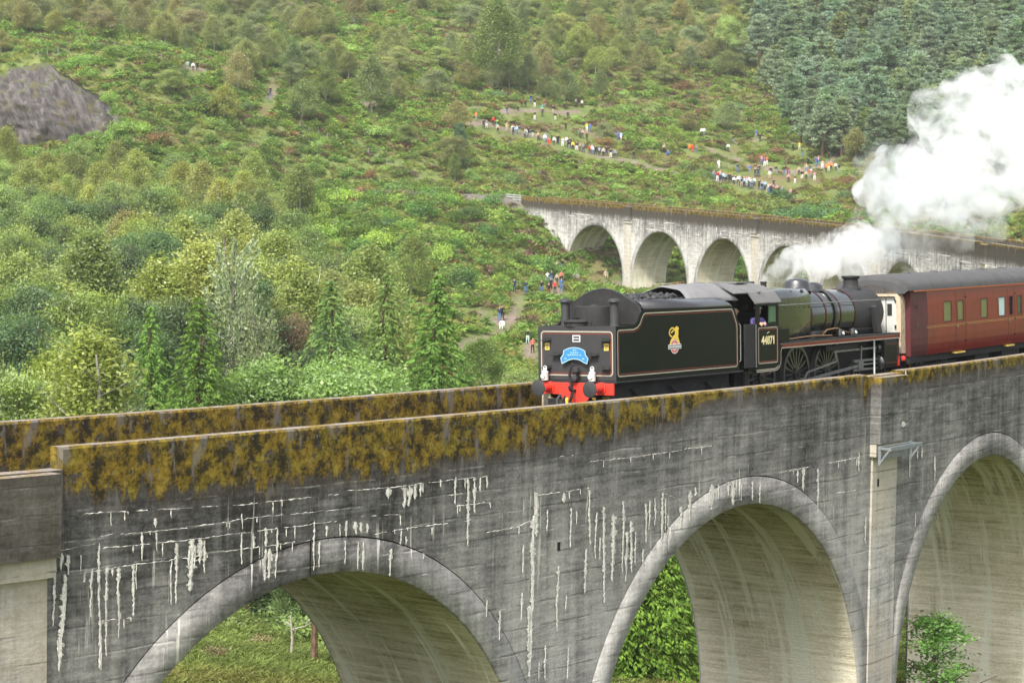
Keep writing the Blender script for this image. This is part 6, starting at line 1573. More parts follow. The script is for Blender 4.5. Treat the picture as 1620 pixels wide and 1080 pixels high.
# ---- ground cover: uncountable bracken, heather and grass tufts
def tuft_mesh(name, n, H, W, leaf, seed, droop=.6, aspect=.3):
    r = np.random.default_rng(seed); a = r.random(n) * 6.283; s = r.random(n) ** .6; P = np.stack([np.cos(a) * W * s, np.sin(a) * W * s, H * (.35 + .65 * r.random(n)) * (1 - .5 * s)], 1)
    d = np.stack([np.cos(a), np.sin(a), .8 - droop * s * 1.6], 1); d /= np.linalg.norm(d, axis=1, keepdims=True)
    vs, f = leaf_quads(P, leaf * (.7 + .6 * r.random(n)), r, nrm=np.tile([0, 0, 1.0], (n, 1)), aspect=aspect, dirs=d)
    return raw_mesh(name, vs, f, [M_TUFT], attrs={'val': np.repeat(np.clip(.5 + r.normal(size=n) * .2, 0, 1), 4), 'hue': np.repeat(r.random(n) * .6, 4)})
def scatter(name, label, pts, cols, tuft, smin, smax):
    n = len(pts); r = np.random.default_rng(len(name)); me = bpy.data.meshes.new(name); me.vertices.add(n); me.vertices.foreach_set("co", np.asarray(pts, np.float32).ravel())
    a = me.attributes.new("tint", 'FLOAT_COLOR', 'POINT'); a.data.foreach_set("color", np.concatenate([cols, np.ones((n, 1))], 1).astype(np.float32).ravel())
    a = me.attributes.new("size", 'FLOAT', 'POINT'); a.data.foreach_set("value", r.uniform(smin, smax, n).astype(np.float32))
    a = me.attributes.new("turn", 'FLOAT_VECTOR', 'POINT'); v = np.zeros((n, 3), np.float32); v[:, 2] = r.random(n) * 6.28; v[:, :2] = r.normal(size=(n, 2)) * .12; a.data.foreach_set("vector", v.ravel())
    o = mesh_obj(name, me); src = bpy.data.objects.new(name + "_clump", tuft)
    ng = bpy.data.node_groups.new(name, 'GeometryNodeTree'); ng.interface.new_socket("Geometry", in_out='INPUT', socket_type='NodeSocketGeometry'); ng.interface.new_socket("Geometry", in_out='OUTPUT', socket_type='NodeSocketGeometry')
    N = ng.nodes; gi = N.new('NodeGroupInput'); go = N.new('NodeGroupOutput'); iop = N.new('GeometryNodeInstanceOnPoints'); oi = N.new('GeometryNodeObjectInfo'); oi.inputs['Object'].default_value = src
    oi.inputs['As Instance'].default_value = True
    at1 = N.new('GeometryNodeInputNamedAttribute'); at1.data_type = 'FLOAT'; at1.inputs[0].default_value = "size"; at2 = N.new('GeometryNodeInputNamedAttribute'); at2.data_type = 'FLOAT_VECTOR'; at2.inputs[0].default_value = "turn"
    e2r = N.new('FunctionNodeEulerToRotation')
    ng.links.new(gi.outputs[0], iop.inputs['Points']); ng.links.new(oi.outputs['Geometry'], iop.inputs['Instance']); ng.links.new(at1.outputs[0], iop.inputs['Scale']); ng.links.new(at2.outputs[0], e2r.inputs[0]); ng.links.new(e2r.outputs[0], iop.inputs['Rotation']); ng.links.new(iop.outputs[0], go.inputs[0])
    m = o.modifiers.new("scatter", 'NODES'); m.node_group = ng
    tag(o, label, kind="stuff"); return o
def cover_points(n, seed, y0, y1, dens):
    r = np.random.default_rng(seed); Y = y0 + (y1 - y0) * r.random(n) ** .8; px = r.uniform(-40, 1660, n); X = (px - 810) / F_PX * Y
    Z = terr(X, Y); pd_ = path_dist(X, Y)
    nv = np.array([mnoise.noise((a * .05, b * .05, seed)) for a, b in zip(X, Y)]); nv2 = np.array([mnoise.noise((a * .22, b * .22, seed + 3)) for a, b in zip(X, Y)])
    k = (pd_ > .35) & (r.random(n) < dens(nv, nv2, px, Y))
    for (a, b) in PXY: k &= ~((np.abs(X - a) < 1.3) & (Y > b - 7) & (Y < b + .6))
    dv = np.hypot(X - VCX, Y - VCY) - VR; k &= ~((np.abs(dv) < 3.2) & (Y < 110))
    return np.stack([X, Y, Z], 1)[k], nv[k], nv2[k], px[k], r
T_FERN = tuft_mesh("fern_clump", 46, .75, .75, .62, 5, aspect=.32); T_GRASS = tuft_mesh("grass_clump", 40, .55, .5, .5, 6, .3, .14); T_HEATH = tuft_mesh("heather_clump", 50, .42, .55, .22, 7, .3, .5)
P, a_, b_, px_, r = cover_points(62000, 1, 135, 650, lambda a, b, px, Y: .45 + .9 * a + .5 * b - .28 * ((px > 740) & (Y > 400)))
cols = np.array([.088, .150, .042]) * (1 + .45 * b_[:, None]) + np.array([.035, .045, .004]) * np.clip(a_, 0, 1)[:, None] * 2; rust = np.clip((b_ - .30) * 6, 0, 1)[:, None] * (r.random(len(P)) < .3)[:, None]; cols = cols * (1 - rust) + rust * np.array([.17, .105, .055]); cols *= r.uniform(.75, 1.25, (len(P), 1))
scatter("bracken", "green and rusty bracken covering the slopes", P, np.clip(cols, .01, 1), T_FERN, .7, 1.5)
P, a_, b_, px_, r = cover_points(62000, 2, 120, 640, lambda a, b, px, Y: .7 - .6 * a)
cols = np.array([.155, .175, .060]) * (1 + .3 * b_[:, None]) * r.uniform(.75, 1.3, (len(P), 1)); scatter("grass", "yellow green rough grass on the hillside and valley floor", P, np.clip(cols, .01, 1), T_GRASS, .8, 1.8)
T_SCRUB = tuft_mesh("scrub_clump", 230, 1.5, 1.25, .30, 9, .5, .5)
def scrub_d(a, b, px, Y):
    w1 = np.exp(-((px - 350) / 190) ** 4) * ((Y > 372) & (Y < 436)); w2 = np.exp(-((px - 620) / 190) ** 4) * ((Y > 318) & (Y < 384)); w3 = .22 * ((Y > 396) & (Y < 600)) * (px < 1250)
    return np.clip(np.maximum(np.maximum(w1 * .95, w2 * .8), w3) + .5 * b, 0, 1)
P, a_, b_, px_, r = cover_points(9000, 6, 300, 600, scrub_d)
py_ = np.array([project(*q)[1] for q in P]); hp = np.array([hides_people(u_, v_, 12, 18) for u_, v_ in zip(px_, py_)]); rk_ = (px_ < 225) & (py_ > 100) & (py_ < 250); kk = ~hp & ~rk_; P = P[kk]; b_ = b_[kk]
cols = np.array([.098, .150, .050]) * (1 + .35 * b_[:, None]) * r.uniform(.7, 1.35, (len(P), 1)) * np.where((r.random(len(P)) < .3)[:, None], np.array([1.25, 1.2, .9]), 1.0)
scatter("scrub", "dense low green scrub merging over the bracken slopes", P, np.clip(cols, .01, 1), T_SCRUB, .6, 1.5)
T_FINE = tuft_mesh("meadow_clump", 70, .36, .34, .17, 8, .35, .16)
P, a_, b_, px_, r = cover_points(30000, 4, 58, 135, lambda a, b, px, Y: .85 + 0 * a)
cols = np.array([.080, .105, .036]) * (1 + .6 * b_[:, None]) * r.uniform(.7, 1.3, (len(P), 1)); dry = .6 * np.clip((a_ - .2) * 3, 0, 1)[:, None]; cols = cols * (1 - dry) + dry * np.array([.17, .125, .055])
scatter("meadow", "rough grass and low herbs under the near arches", P, np.clip(cols, .01, 1), T_FINE, .7, 1.6)
P, a_, b_, px_, r = cover_points(36000, 3, 270, 560, lambda a, b, px, Y: np.clip(.38 + 1.3 * b, 0, 1) * np.where(px > 640, 1, .4))
cols = np.where((r.random(len(P)) < .4)[:, None], np.array([.15, .095, .098]), np.array([.105, .078, .058])) * r.uniform(.7, 1.3, (len(P), 1)); scatter("heather", "purple brown heather patches on the hillside", P, np.clip(cols, .01, 1), T_HEATH, 1.0, 2.2)
# ---- rock outcrop at left
import bmesh
bm = bmesh.new(); bmesh.ops.create_icosphere(bm, subdivisions=6, radius=1)
for v in bm.verts:
    d = v.co.normalized(); p = Vector((d.x * 15.5, d.y * 7, d.z * 10.2)); p.z += (-.28 * p.x - .22 * abs(p.x + 2) if d.z > -.2 else 0)
    n1 = mnoise.fractal(Vector((d.x * 2.2, d.y * 2.2, d.z * 1.2)), 1, 2, 4)
    q = Vector((p.x * .55 + p.z * .22, p.y * .5, p.z * .16))          # steep leaning slabs
    c = mnoise.cell(q * 1.6) ; c2 = mnoise.cell(Vector((p.x * 1.5 + p.z * .4, p.y, p.z * .25)))
    n2 = mnoise.ridged_multi_fractal(q * 1.3, .9, 2.2, 5, 1.0, 2.0); n3 = mnoise.fractal(p * 1.1, .8, 2.1, 4)
    p += d * (n1 * 1.3 + (n2 - 1.2) * .5 + c * .35 + c2 * .12 + n3 * .3); v.co = p
me = bpy.data.meshes.new("rock_outcrop"); bm.to_mesh(me); bm.free()
t_ = NT("rock"); _tc = t_.n('ShaderNodeTexCoord').outputs['Object']; _rv = t_.n('ShaderNodeVectorRotate', rotation_type='Y_AXIS'); t_.l(_tc, _rv.inputs['Vector']); _rv.inputs['Angle'].default_value = .38; _n1 = t_.noise(t_.vscale(_rv.outputs[0], 1, 1, .22), 1.0, 8, .74); _n2 = t_.noise(_tc, .35, 4, .6); _n3 = t_.noise(_tc, 5, 4, .7)
_c = t_.ramp(_n1, [(.3, (.040, .036, .037)), (.5, (.115, .103, .102)), (.68, (.235, .21, .205))]); _c = t_.mix(t_.math('MULTIPLY', t_.smooth(_n2, .52, .64), .8), _c, (.12, .105, .05))
sn = t_.n('ShaderNodeSeparateXYZ'); t_.l(t_.n('ShaderNodeNewGeometry').outputs['Normal'], sn.inputs[0]); _c = t_.mix(t_.math('MULTIPLY', t_.smooth(t_.math('ADD', sn.outputs[2], t_.math('MULTIPLY', t_.math('SUBTRACT', _n3, .5), .5)), .62, .85), .85), _c, (.11, .13, .045))
me.materials.append(t_.surface(_c, .9, .2, bump=_n1, bump_d=.9, bump_s=1.0)); me.polygons.foreach_set("use_smooth", np.ones(len(me.polygons), bool)); rk = mesh_obj("rock_outcrop", me); x, y, z = at_depth(92, 205, 402); rk.location = (x, y + 1.5, z - .5); rk.rotation_euler = (0, .0, .15)
tag(rk, "bare grey purple rock outcrop at the left of the hillside", "rock")
# ------------------------------------------------------------------ people
def skin_body(name, joints, bones, root, levels=1):
    """joints: name -> (x,y,z,rx,ry); one continuous skinned surface"""
    keys = list(joints); me = bpy.data.meshes.new(name)
    me.from_pydata([joints[k][:3] for k in keys], [(keys.index(a), keys.index(b)) for a, b in bones], [])
    o = bpy.data.objects.new(name, me); COL.objects.link(o)
    o.modifiers.new("skin", 'SKIN').use_smooth_shade = True
    sv = me.skin_vertices[0].data
    for i, k in enumerate(keys): sv[i].radius = joints[k][3:5]; sv[i].use_root = (k == root)
    s = o.modifiers.new("sub", 'SUBSURF'); s.levels = levels; s.render_levels = levels
    dg = bpy.context.evaluated_depsgraph_get(); m2 = bpy.data.meshes.new_from_object(o.evaluated_get(dg)); bpy.data.objects.remove(o)
    return m2
def human(pose, levels=1):
    J = {'pel': (0, 0, .95, .155, .115), 'wst': (0, 0, 1.08, .135, .10), 'chs': (0, .01, 1.28, .165, .115), 'nkb': (0, 0, 1.44, .075, .07), 'nk': (0, -.01, 1.50, .055, .055), 'hd0': (0, -.02, 1.57, .075, .085), 'hd1': (0, -.02, 1.66, .085, .10), 'hd2': (0, -.01, 1.735, .06, .07)}
    B = [('pel', 'wst'), ('wst', 'chs'), ('chs', 'nkb'), ('nkb', 'nk'), ('nk', 'hd0'), ('hd0', 'hd1'), ('hd1', 'hd2')]
    for s, n in ((-1, 'l'), (1, 'r')):
        st = .06 if pose != 'walk' else .03
        J['hp' + n] = (s * .095, 0, .88, .095, .10); J['kn' + n] = (s * (.10 + st * .3), -.02 if pose != 'sit' else -.40, .50 if pose != 'sit' else .92, .062, .065); J['an' + n] = (s * (.11 + st * .5), .02 if pose != 'sit' else -.42, .09 if pose != 'sit' else .50, .042, .045); J['ft' + n] = (s * (.13 + st * .5), -.13 if pose != 'sit' else -.55, .035 if pose != 'sit' else .46, .042, .032)
        B += [('pel', 'hp' + n), ('hp' + n, 'kn' + n), ('kn' + n, 'an' + n), ('an' + n, 'ft' + n)]
        J['sh' + n] = (s * .19, 0, 1.40, .07, .07)
        up = pose == 'photo' or (pose == 'one' and s > 0)
        J['el' + n] = (s * .27, -.05, 1.14, .048, .048) if not up else (s * .27, -.20, 1.26, .048, .048)
        J['wr' + n] = (s * .27, -.14, .92, .034, .034) if not up else (s * .10, -.33, 1.52, .034, .034)
        J['hn' + n] = (s * .26, -.18, .82, .038, .022) if not up else (s * .05, -.36, 1.60, .038, .03)
        B += [('chs', 'sh' + n), ('sh' + n, 'el' + n), ('el' + n, 'wr' + n), ('wr' + n, 'hn' + n)]
    me = skin_body("person", J, B, 'pel', levels)
    if pose == 'sit':
        for v in me.vertices: v.co.z -= .48
    # clothing regions by nearest joint
    reg = {'pel': 2, 'wst': 1, 'chs': 1, 'nkb': 1, 'nk': 0, 'hd0': 0, 'hd1': 0, 'hd2': 3}
    for n in 'lr': reg.update({'hp' + n: 2, 'kn' + n: 2, 'an' + n: 2, 'ft' + n: 3, 'sh' + n: 1, 'el' + n: 1, 'wr' + n: 1, 'hn' + n: 0})
    pos = [(Vector(J[k][:3]), reg[k]) for k in J]
    dz = .48 if pose == 'sit' else 0
    mi = []
    for p in me.polygons:
        c = p.center + Vector((0, 0, dz)); r_ = min(pos, key=lambda q: (q[0] - c).length)[1]
        if c.z > 1.56 and (c.y > .03 or c.z > 1.71): r_ = 3
        mi.append(r_)
    return me, mi
def attr_mat(name, prop, rough=.85):
    t = NT(name); a = t.n('ShaderNodeAttribute', attribute_type='OBJECT', attribute_name=prop).outputs['Color']; tc = t.n('ShaderNodeTexCoord').outputs['Object']; n = t.noise(tc, 9, 3, .6)
    return t.surface(t.mix(t.math('MULTIPLY', n, .35), a, t.mix(1.0, a, (.55, .55, .55), 'MULTIPLY')), rough, .2)
M_SKIN = paint("skin", (.46, .27, .19), .6, .3, 0, .05); M_TOPC = attr_mat("upper_clothing", "top_colour"); M_BOTC = attr_mat("lower_clothing", "bottom_colour"); M_HAIR = attr_mat("hair_and_shoes", "hair_colour")
BODY = {}
for pose in ('stand', 'photo', 'one', 'sit'):
    me, mi = human(pose); me.materials.clear()
    for m in (M_SKIN, M_TOPC, M_BOTC, M_HAIR): me.materials.append(m)
    me.polygons.foreach_set("material_index", np.array(mi, np.int32)); BODY[pose] = me
CLR = {'black': (.02, .02, .022), 'navy': (.025, .04, .09), 'blue': (.06, .16, .42), 'light blue': (.35, .52, .68), 'grey': (.25, .25, .26), 'white': (.75, .75, .73), 'cream': (.62, .56, .45), 'red': (.55, .035, .03), 'dark red': (.20, .025, .03), 'coral': (.62, .16, .13), 'pink': (.65, .28, .33), 'orange': (.75, .22, .03), 'yellow': (.75, .60, .07), 'lime green': (.35, .62, .06), 'green': (.06, .25, .12), 'dark green': (.03, .09, .05), 'teal': (.04, .35, .33), 'mint': (.5, .68, .58), 'beige': (.45, .36, .25), 'purple': (.18, .12, .28), 'denim blue': (.10, .17, .30)}
rpp = random.Random(77); made = []
for (px, py, top, bot, pose, place) in PEOPLE:
    x, y, z = on_ground(px, py, 240 if place == PT else 380)
    pose = pose or rpp.choice(('stand', 'photo', 'one', 'stand', 'photo'))
    o = bpy.data.objects.new("person", BODY[pose]); COL.objects.link(o)
    k = rpp.uniform(.94, 1.06); o.scale = (k * 1.05, k * 1.05, k)
    o.location = (x, y, z - .02)
    tx, ty = 10.0, 72.0   # they watch the train
    o.rotation_euler = (0, 0, math.atan2(ty - y, tx - x) + math.pi / 2 + rpp.uniform(-.3, .3))
    o["top_colour"] = CLR[top]; o["bottom_colour"] = CLR[bot]; o["hair_colour"] = rpp.choice(((.03, .02, .015), (.06, .035, .02), (.18, .11, .05), (.02, .02, .02), (.25, .24, .22)))
    made.append((o, "person in %s top and %s trousers %s" % (top, bot, "sitting " + place if pose == 'sit' and 'seated' not in place else place), px))
ORD = ["leftmost", "second from left", "third from left", "fourth from left", "fifth from left", "sixth from left", "seventh from left", "eighth from left"]
by = {}
for (o, lab, px) in made: by.setdefault(lab, []).append((px, o))
for lab, lst in by.items():
    lst.sort(key=lambda q: q[0])
    for i, (px, o) in enumerate(lst):
        L = lab.replace(" top and ", "/").replace(" trousers", "") if len(lst) > 1 else lab
        tag(o, (L + (", " + ORD[min(i, 7)] if len(lst) > 1 else "")).replace("/", " and "), "person", "people watching the train from the hillside")
# driver leaning at the cab window, and a second figure behind him
def crew(name, label, x, y, zfoot, turn, lean, arms, top, cap, cat="person"):
    J = {'pel': (0, 0, .92, .16, .12), 'wst': (0, 0, 1.06, .15, .115), 'chs': (0, -.04 * lean, 1.26, .175, .125), 'nkb': (0, -.07 * lean, 1.42, .08, .075), 'nk': (0, -.09 * lean, 1.48, .058, .058), 'hd0': (0, -.11 * lean, 1.555, .078, .088), 'hd1': (0, -.11 * lean, 1.65, .088, .105), 'hd2': (0, -.10 * lean, 1.735, .062, .075)}
    B = [('pel', 'wst'), ('wst', 'chs'), ('chs', 'nkb'), ('nkb', 'nk'), ('nk', 'hd0'), ('hd0', 'hd1'), ('hd1', 'hd2')]
    for s, n in ((-1, 'l'), (1, 'r')):
        J.update({'hp' + n: (s * .1, 0, .86, .1, .1), 'kn' + n: (s * .11, -.02, .48, .065, .068), 'an' + n: (s * .11, .02, .09, .045, .048), 'ft' + n: (s * .12, -.12, .035, .045, .034), 'sh' + n: (s * .2, -.04 * lean, 1.38, .075, .075)})
        e, w, h = arms[0 if s < 0 else 1]; J.update({'el' + n: (*e, .052, .052), 'wr' + n: (*w, .036, .036), 'hn' + n: (*h, .042, .03)})
        for f in range(5):   # five short fingers
            d = Vector(h) - Vector(w); d.normalize(); side = d.orthogonal().normalized(); a = (f - 2) * .02
            t = Vector(h) + d * (.075 - abs(f - 2) * .008 - (.03 if f == 0 else 0)) + side * a * (1.5 if f else 2.2) + Vector((0, 0, -.02)); J['fg%s%d' % (n, f)] = (*t, .009, .009); B.append(('hn' + n, 'fg%s%d' % (n, f)))
        B += [('pel', 'hp' + n), ('hp' + n, 'kn' + n), ('kn' + n, 'an' + n), ('an' + n, 'ft' + n), ('chs', 'sh' + n), ('sh' + n, 'el' + n), ('el' + n, 'wr' + n), ('wr' + n, 'hn' + n)]
    me = skin_body("body", J, B, 'pel', 2); me.materials.clear()
    for m in (M_SKIN, paint("purple_blue_shirt", top, .8, .2), paint("dark_overalls", (.02, .025, .04), .85, .2), paint("grey_hair", (.3, .29, .27), .8, .2)): me.materials.append(m)
    reg = {'pel': 2, 'wst': 1, 'chs': 1, 'nkb': 1, 'nk': 0, 'hd0': 0, 'hd1': 0, 'hd2': 3}
    for k in J:
        if k[:2] in ('hp', 'kn', 'an'): reg[k] = 2
        elif k[:2] == 'ft': reg[k] = 3
        elif k[:2] in ('sh', 'el', 'wr'): reg[k] = 1
        elif k[:2] in ('hn', 'fg'): reg[k] = 0
    pos = [(Vector(J[k][:3]), reg[k]) for k in J]; mi = []
    hy = J['hd1'][1]
    for p in me.polygons:
        r_ = min(pos, key=lambda q: (q[0] - p.center).length)[1]
        if p.center.z > 1.57 and (p.center.y > hy + .03) and r_ == 0: r_ = 3
        mi.append(r_)
    me.polygons.foreach_set("material_index", np.array(mi, np.int32))
    root = empty(name, matrix=loco.matrix_world @ Matrix.Translation((x - OFF, y, zfoot)) @ Matrix.Rotation(turn, 4, 'Z'))
    mesh_obj("body", me, root)
    hx, hz = 0, 1.65
    g = Geo()   # nose, ears and eyes
    g.lathe((0, hy - .095, 1.64), (0, -1, -.4), [(0, .022), (.03, .016), (.035, .004)], 8); g.build("nose", M_SKIN, root)
    for s in (-1, 1):
        g = Geo(); g.lathe((s * .082, hy, 1.645), (s, .2, 0), [(0, .03), (.012, .028), (.016, .012)], 10); g.build("ear", M_SKIN, root)
        g = Geo(); g.lathe((s * .034, hy - .088, 1.665), (0, -1, 0), [(0, .012), (.008, .009), (.01, .002)], 8); g.build("eye", M_WIN, root)
    if cap:
        g = Geo(); g.lathe((0, hy + .005, 1.70), (0, .0, 1), [(0, .108), (.04, .11), (.07, .125), (.085, .12), (.095, .02)], 20); g.build("cap", M_BLKM, root)
        g = Geo(); g.prism([(-.08, hy - .09), (-.06, hy - .15), (0, hy - .17), (.06, hy - .15), (.08, hy - .09)], 'z', 1.695, 1.707); g.build("cap_peak", M_BLK, root)
        g = Geo(); g.lathe((0, hy + .005, 1.705), (0, 0, 1), [(0, .1115), (.03, .1125)], 20, False); g.build("cap_band", M_SILV, root)
    tag(root, label, cat); return root
crew("person", "train driver in purple blue shirt and black cap leaning at the cab window", 8.27, -1.02, 1.36, -.45, .8, (((-.27, -.16, 1.2), (-.16, -.34, 1.27), (-.12, -.4, 1.25)), ((.27, -.14, 1.18), (.12, -.34, 1.26), (.04, -.38, 1.25))), (.10, .075, .22), True)
crew("person", "second crew member in purple blue shirt standing in the dark cab doorway", 7.55, -.55, 1.36, .4, 1.0, (((-.28, -.05, 1.12), (-.26, -.15, .95), (-.26, -.2, .87)), ((.28, -.05, 1.12), (.26, -.15, .95), (.26, -.2, .87))), (.10, .08, .24), False)
# ------------------------------------------------------------------ fences and small things
M_POST = paint("weathered_post", (.24, .22, .19), .9, .1, 0, .4); M_WIRE = paint("fence_wire", (.25, .25, .25), .5, .4, .6)
def fence(label, pts, h=1.25, step=None):
    P = [on_ground(*q, 330) for q in pts]; o = empty("wire_fence", P[0]); tag(o, label, "fence"); b = Vector(P[0])
    me = None
    for (x, y, z) in P:
        if me is None:
            g = Geo(); g.tube([(0, 0, -.3), (0, 0, h * .6), (.02, 0, h)], [.075, .07, .06], 7); p = g.build("post", M_POST, o); me = p.data
        else: p = bpy.data.objects.new("post", me); link(p, o)
        p.location = Vector((x, y, z)) - b
    for k in (.4, .75, 1.1):
        g = Geo(); g.tube([Vector(q) - b + Vector((0, 0, k * h / 1.25)) for q in P], .012, 4, False); g.build("wire", M_WIRE, o)
fence("pale post and wire fence along the crest above the rock", [(60, 93), (75, 90), (92, 86), (110, 82), (142, 79), (163, 78), (181, 77), (198, 80), (216, 85), (236, 90), (255, 96)])
fence("pale post and wire fence below the big birch clump", [(474, 203), (490, 212), (504, 218), (518, 221), (533, 224)])
fence("pale post and wire fence running down left of the olive bush", [(558, 232), (583, 246), (612, 262), (640, 277), (664, 287), (688, 296)])
# timber gate and fence under the far arches
M_TIMB = paint("weathered_timber", (.30, .27, .20), .9, .1, 0, .4); M_TIMB2 = paint("tan_timber", (.36, .23, .11), .9, .1, 0, .4)
for (nm, lab, xa, xb, ya, yb, mt, cat, n) in (("timber_fence", "grey green timber rail fence under the second far arch", 1036, 1061, 450, 452, M_TIMB, "fence", 6), ("timber_gate", "tan timber gate beside the rail fence under the second far arch", 1062, 1082, 452, 455, M_TIMB2, "gate", 6)):
    s2 = S0 + 17.5 * BAY; Ya = V(s2, LW + 3, 0)[1]
    A0 = Vector(at_depth(xa, ya, Ya)); B0 = Vector(at_depth(xb, yb, Ya)); A0.z = tz(A0.x, A0.y); B0.z = tz(B0.x, B0.y); o = empty(nm, A0); tag(o, lab, cat); d = B0 - A0
    for t in (0, .5, 1):
        g = Geo(); g.bar(d * t + Vector((0, 0, -.4)), d * t + Vector((0, 0, 1.75)), .15); g.build("post", mt, o, False)
    for k in range(n):
        g = Geo(); z = .2 + 1.4 * k / (n - 1); g.bar(Vector((0, -.08, z)), d + Vector((0, -.08, z)), .04, .13); g.build("rail", mt, o, False)
# small sign post by the path under the far end
for (px, py, lab) in ((1006 - 95, 436, "small grey post and board beside the path under the far end"),):
    x, y, z = on_ground(px, py + 6, 250); o = empty("path_marker", (x, y, z)); tag(o, lab, "marker")
    g = Geo(); g.bar((0, 0, -.2), (0, 0, 1.7), .1); g.build("post", M_POST, o, False); g = Geo(); g.box(-.55, .55, -.1, .1, .1, .75); g.build("board", M_POST, o, False, bevel=.03)
# dark pole at the third arch and the red folding table on the grass behind
x, y, z = at_depth(1441, 1000, 96); o = empty("dark_pole", (x, y, tz(x, y))); tag(o, "dark weathered pole with pale cap beside the pier of the third near arch", "pole")
zt = at_depth(1441, 948, 96)[2] - tz(x, y)
g = Geo(); g.prism([(-.17, -.15), (.17, -.15), (.17, .15), (-.17, .15)], 'z', -.5, zt); g.build("shaft", paint("dark_timber", (.035, .033, .03), .85, .2, 0, .3), o, False, bevel=.02)
g = Geo(); g.prism([(-.19, zt), (.19, zt), (.12, zt + .3), (-.02, zt + .42), (-.16, zt + .1)], 'y', -.17, .17); g.build("cap", M_SILV, o, False)
for k in (.4, 1.2):
    g = Geo(); g.tube([(-.19, -.17, zt - k), (.19, -.17, zt - k - .03)], .015, 5); g.build("band", M_SILV, o)
x, y, z = on_ground(1428, 972, 100); o = empty("folding_table", (x, y, tz(x, y))); tag(o, "small red topped folding table with crossed dark legs on the grass", "table")
M_REDT = paint("faded_red_top", (.42, .10, .09), .6, .3, 0, .3)
g = Geo(); g.box(-.4, .4, -.35, .35, .82, .88); g.build("top", M_REDT, o, False, bevel=.01)
for yy in (-.28, .28):
    for sg in (-1, 1):
        g = Geo(); g.bar((-.34 * sg, yy + .02 * sg, 0), (.34 * sg, yy + .02 * sg, .82), .05); g.build("leg", M_BLKM, o, False)
for (a, b_, c) in ((-.18, .05, .13), (.12, -.1, .1), (.02, .15, .08)):
    g = Geo(); g.lathe((a, b_, .88), (0, 0, 1), [(0, c), (.1, c * 1.05), (.14, c * .5)], 10); g.build("bundle", M_REDT, o)

# ------------------------------------------------------------------ steam and smoke: closed billowing hulls filled with scattering vapour
def vapour(name, label, puffs, density, color, nscale, thin, voxel, seed, aniso=.3, disp=.35, lo=.35, hi=.62):
    r = random.Random(seed); bm = bmesh.new()
    for (x, y, z, rad_) in puffs:
        n0 = len(bm.verts); bmesh.ops.create_icosphere(bm, subdivisions=3, radius=rad_); bm.verts.ensure_lookup_table()
        c = Vector((x, y, z))
        for v in bm.verts[n0:]:
            q = v.co + c; d = v.co.normalized()
            v.co = q + d * rad_ * disp * (mnoise.fractal(q * (1.1 / max(.6, rad_ ** .5)), .9, 2.1, 4))
    me = bpy.data.meshes.new(name); bm.to_mesh(me); bm.free(); o = bpy.data.objects.new(name, me); COL.objects.link(o)
    rm = o.modifiers.new("remesh", 'REMESH'); rm.mode = 'VOXEL'; rm.voxel_size = voxel
    dg = bpy.context.evaluated_depsgraph_get(); m2 = bpy.data.meshes.new_from_object(o.evaluated_get(dg)); o.modifiers.clear(); o.data = m2
    t = NT(name); tc = t.n('ShaderNodeTexCoord').outputs['Object']
    n1 = t.noise(tc, nscale, 6, .62, dist=1.1)
    pv = t.n('ShaderNodeVolumePrincipled'); pv.inputs['Color'].default_value = (*color, 1); pv.inputs['Anisotropy'].default_value = aniso
    dn = t.math('ADD', thin * density, t.math('MULTIPLY', t.smooth(n1, lo, hi), density))
    t.l(dn, pv.inputs['Density']); t.l(pv.outputs[0], t.out.inputs['Volume'])
    m2.materials.clear(); m2.materials.append(t.m); tag(o, label, kind="stuff"); return o
rv = random.Random(12)
def puff_line(path, n, spread, r):
    out = []
    for i in range(n):
        t = (i + rv.random() * .8) / n * (len(path) - 1); k = min(len(path) - 2, int(t)); f = t - k; a, b = path[k], path[k + 1]
        p = [a[j] + (b[j] - a[j]) * f for j in range(5)]
        w = at_depth(p[0] + rv.gauss(0, 1) * p[3] * spread * .6, p[1] + rv.gauss(0, 1) * p[3] * spread * .5, p[2] + rv.gauss(0, 1) * p[4] * spread)
        out.append((*w, p[4] * r * rv.uniform(.6, 1.25)))
    return out
# path rows: pixel x, pixel y, depth, half height in pixels, puff radius in metres
st_path = [(1205, 441, 84.5, 4, .22), (1225, 431, 85.5, 8, .34), (1255, 421, 87, 13, .55), (1300, 410, 89, 18, .75), (1345, 402, 92, 22, .95), (1385, 398, 95, 24, 1.1)]
vapour("safety_valve_steam", "white steam blown right from above the locomotive cab", puff_line(st_path, 60, .8, .8), 3.0, (.99, .99, .985), 1.4, .0, .11, 1, lo=.45, hi=.68)
PL = []
big = [(1398, 372, 98, .7), (1400, 335, 98, 1.0), (1392, 300, 99, 1.1), (1420, 268, 101, 1.2), (1470, 300, 102, 1.9), (1500, 235, 104, 2.2), (1530, 190, 106, 2.2), (1560, 260, 106, 2.6), (1600, 185, 108, 2.6), (1590, 150, 110, 1.7), (1510, 210, 106, 1.5), (1560, 215, 106, 2.4), (1620, 240, 108, 3.0), (1650, 170, 110, 3.0), (1660, 290, 108, 2.0), (1700, 220, 112, 3.4), (1750, 160, 116, 3.6), (1490, 270, 103, 1.8), (1445, 310, 100, 1.4), (1540, 310, 104, 1.5), (1615, 300, 106, 1.2)]
for (px, py, Y, r_) in big:
    PL.append((*at_depth(px, py, Y), r_ * .8))
    for k in range(10):
        a = rv.uniform(0, 6.28); b = rv.uniform(-1, 1); w = Vector(at_depth(px, py, Y)) + Vector((math.cos(a) * math.cos(b), math.sin(a) * math.cos(b), math.sin(b))) * r_ * .75; PL.append((*w, r_ * rv.uniform(.22, .48)))
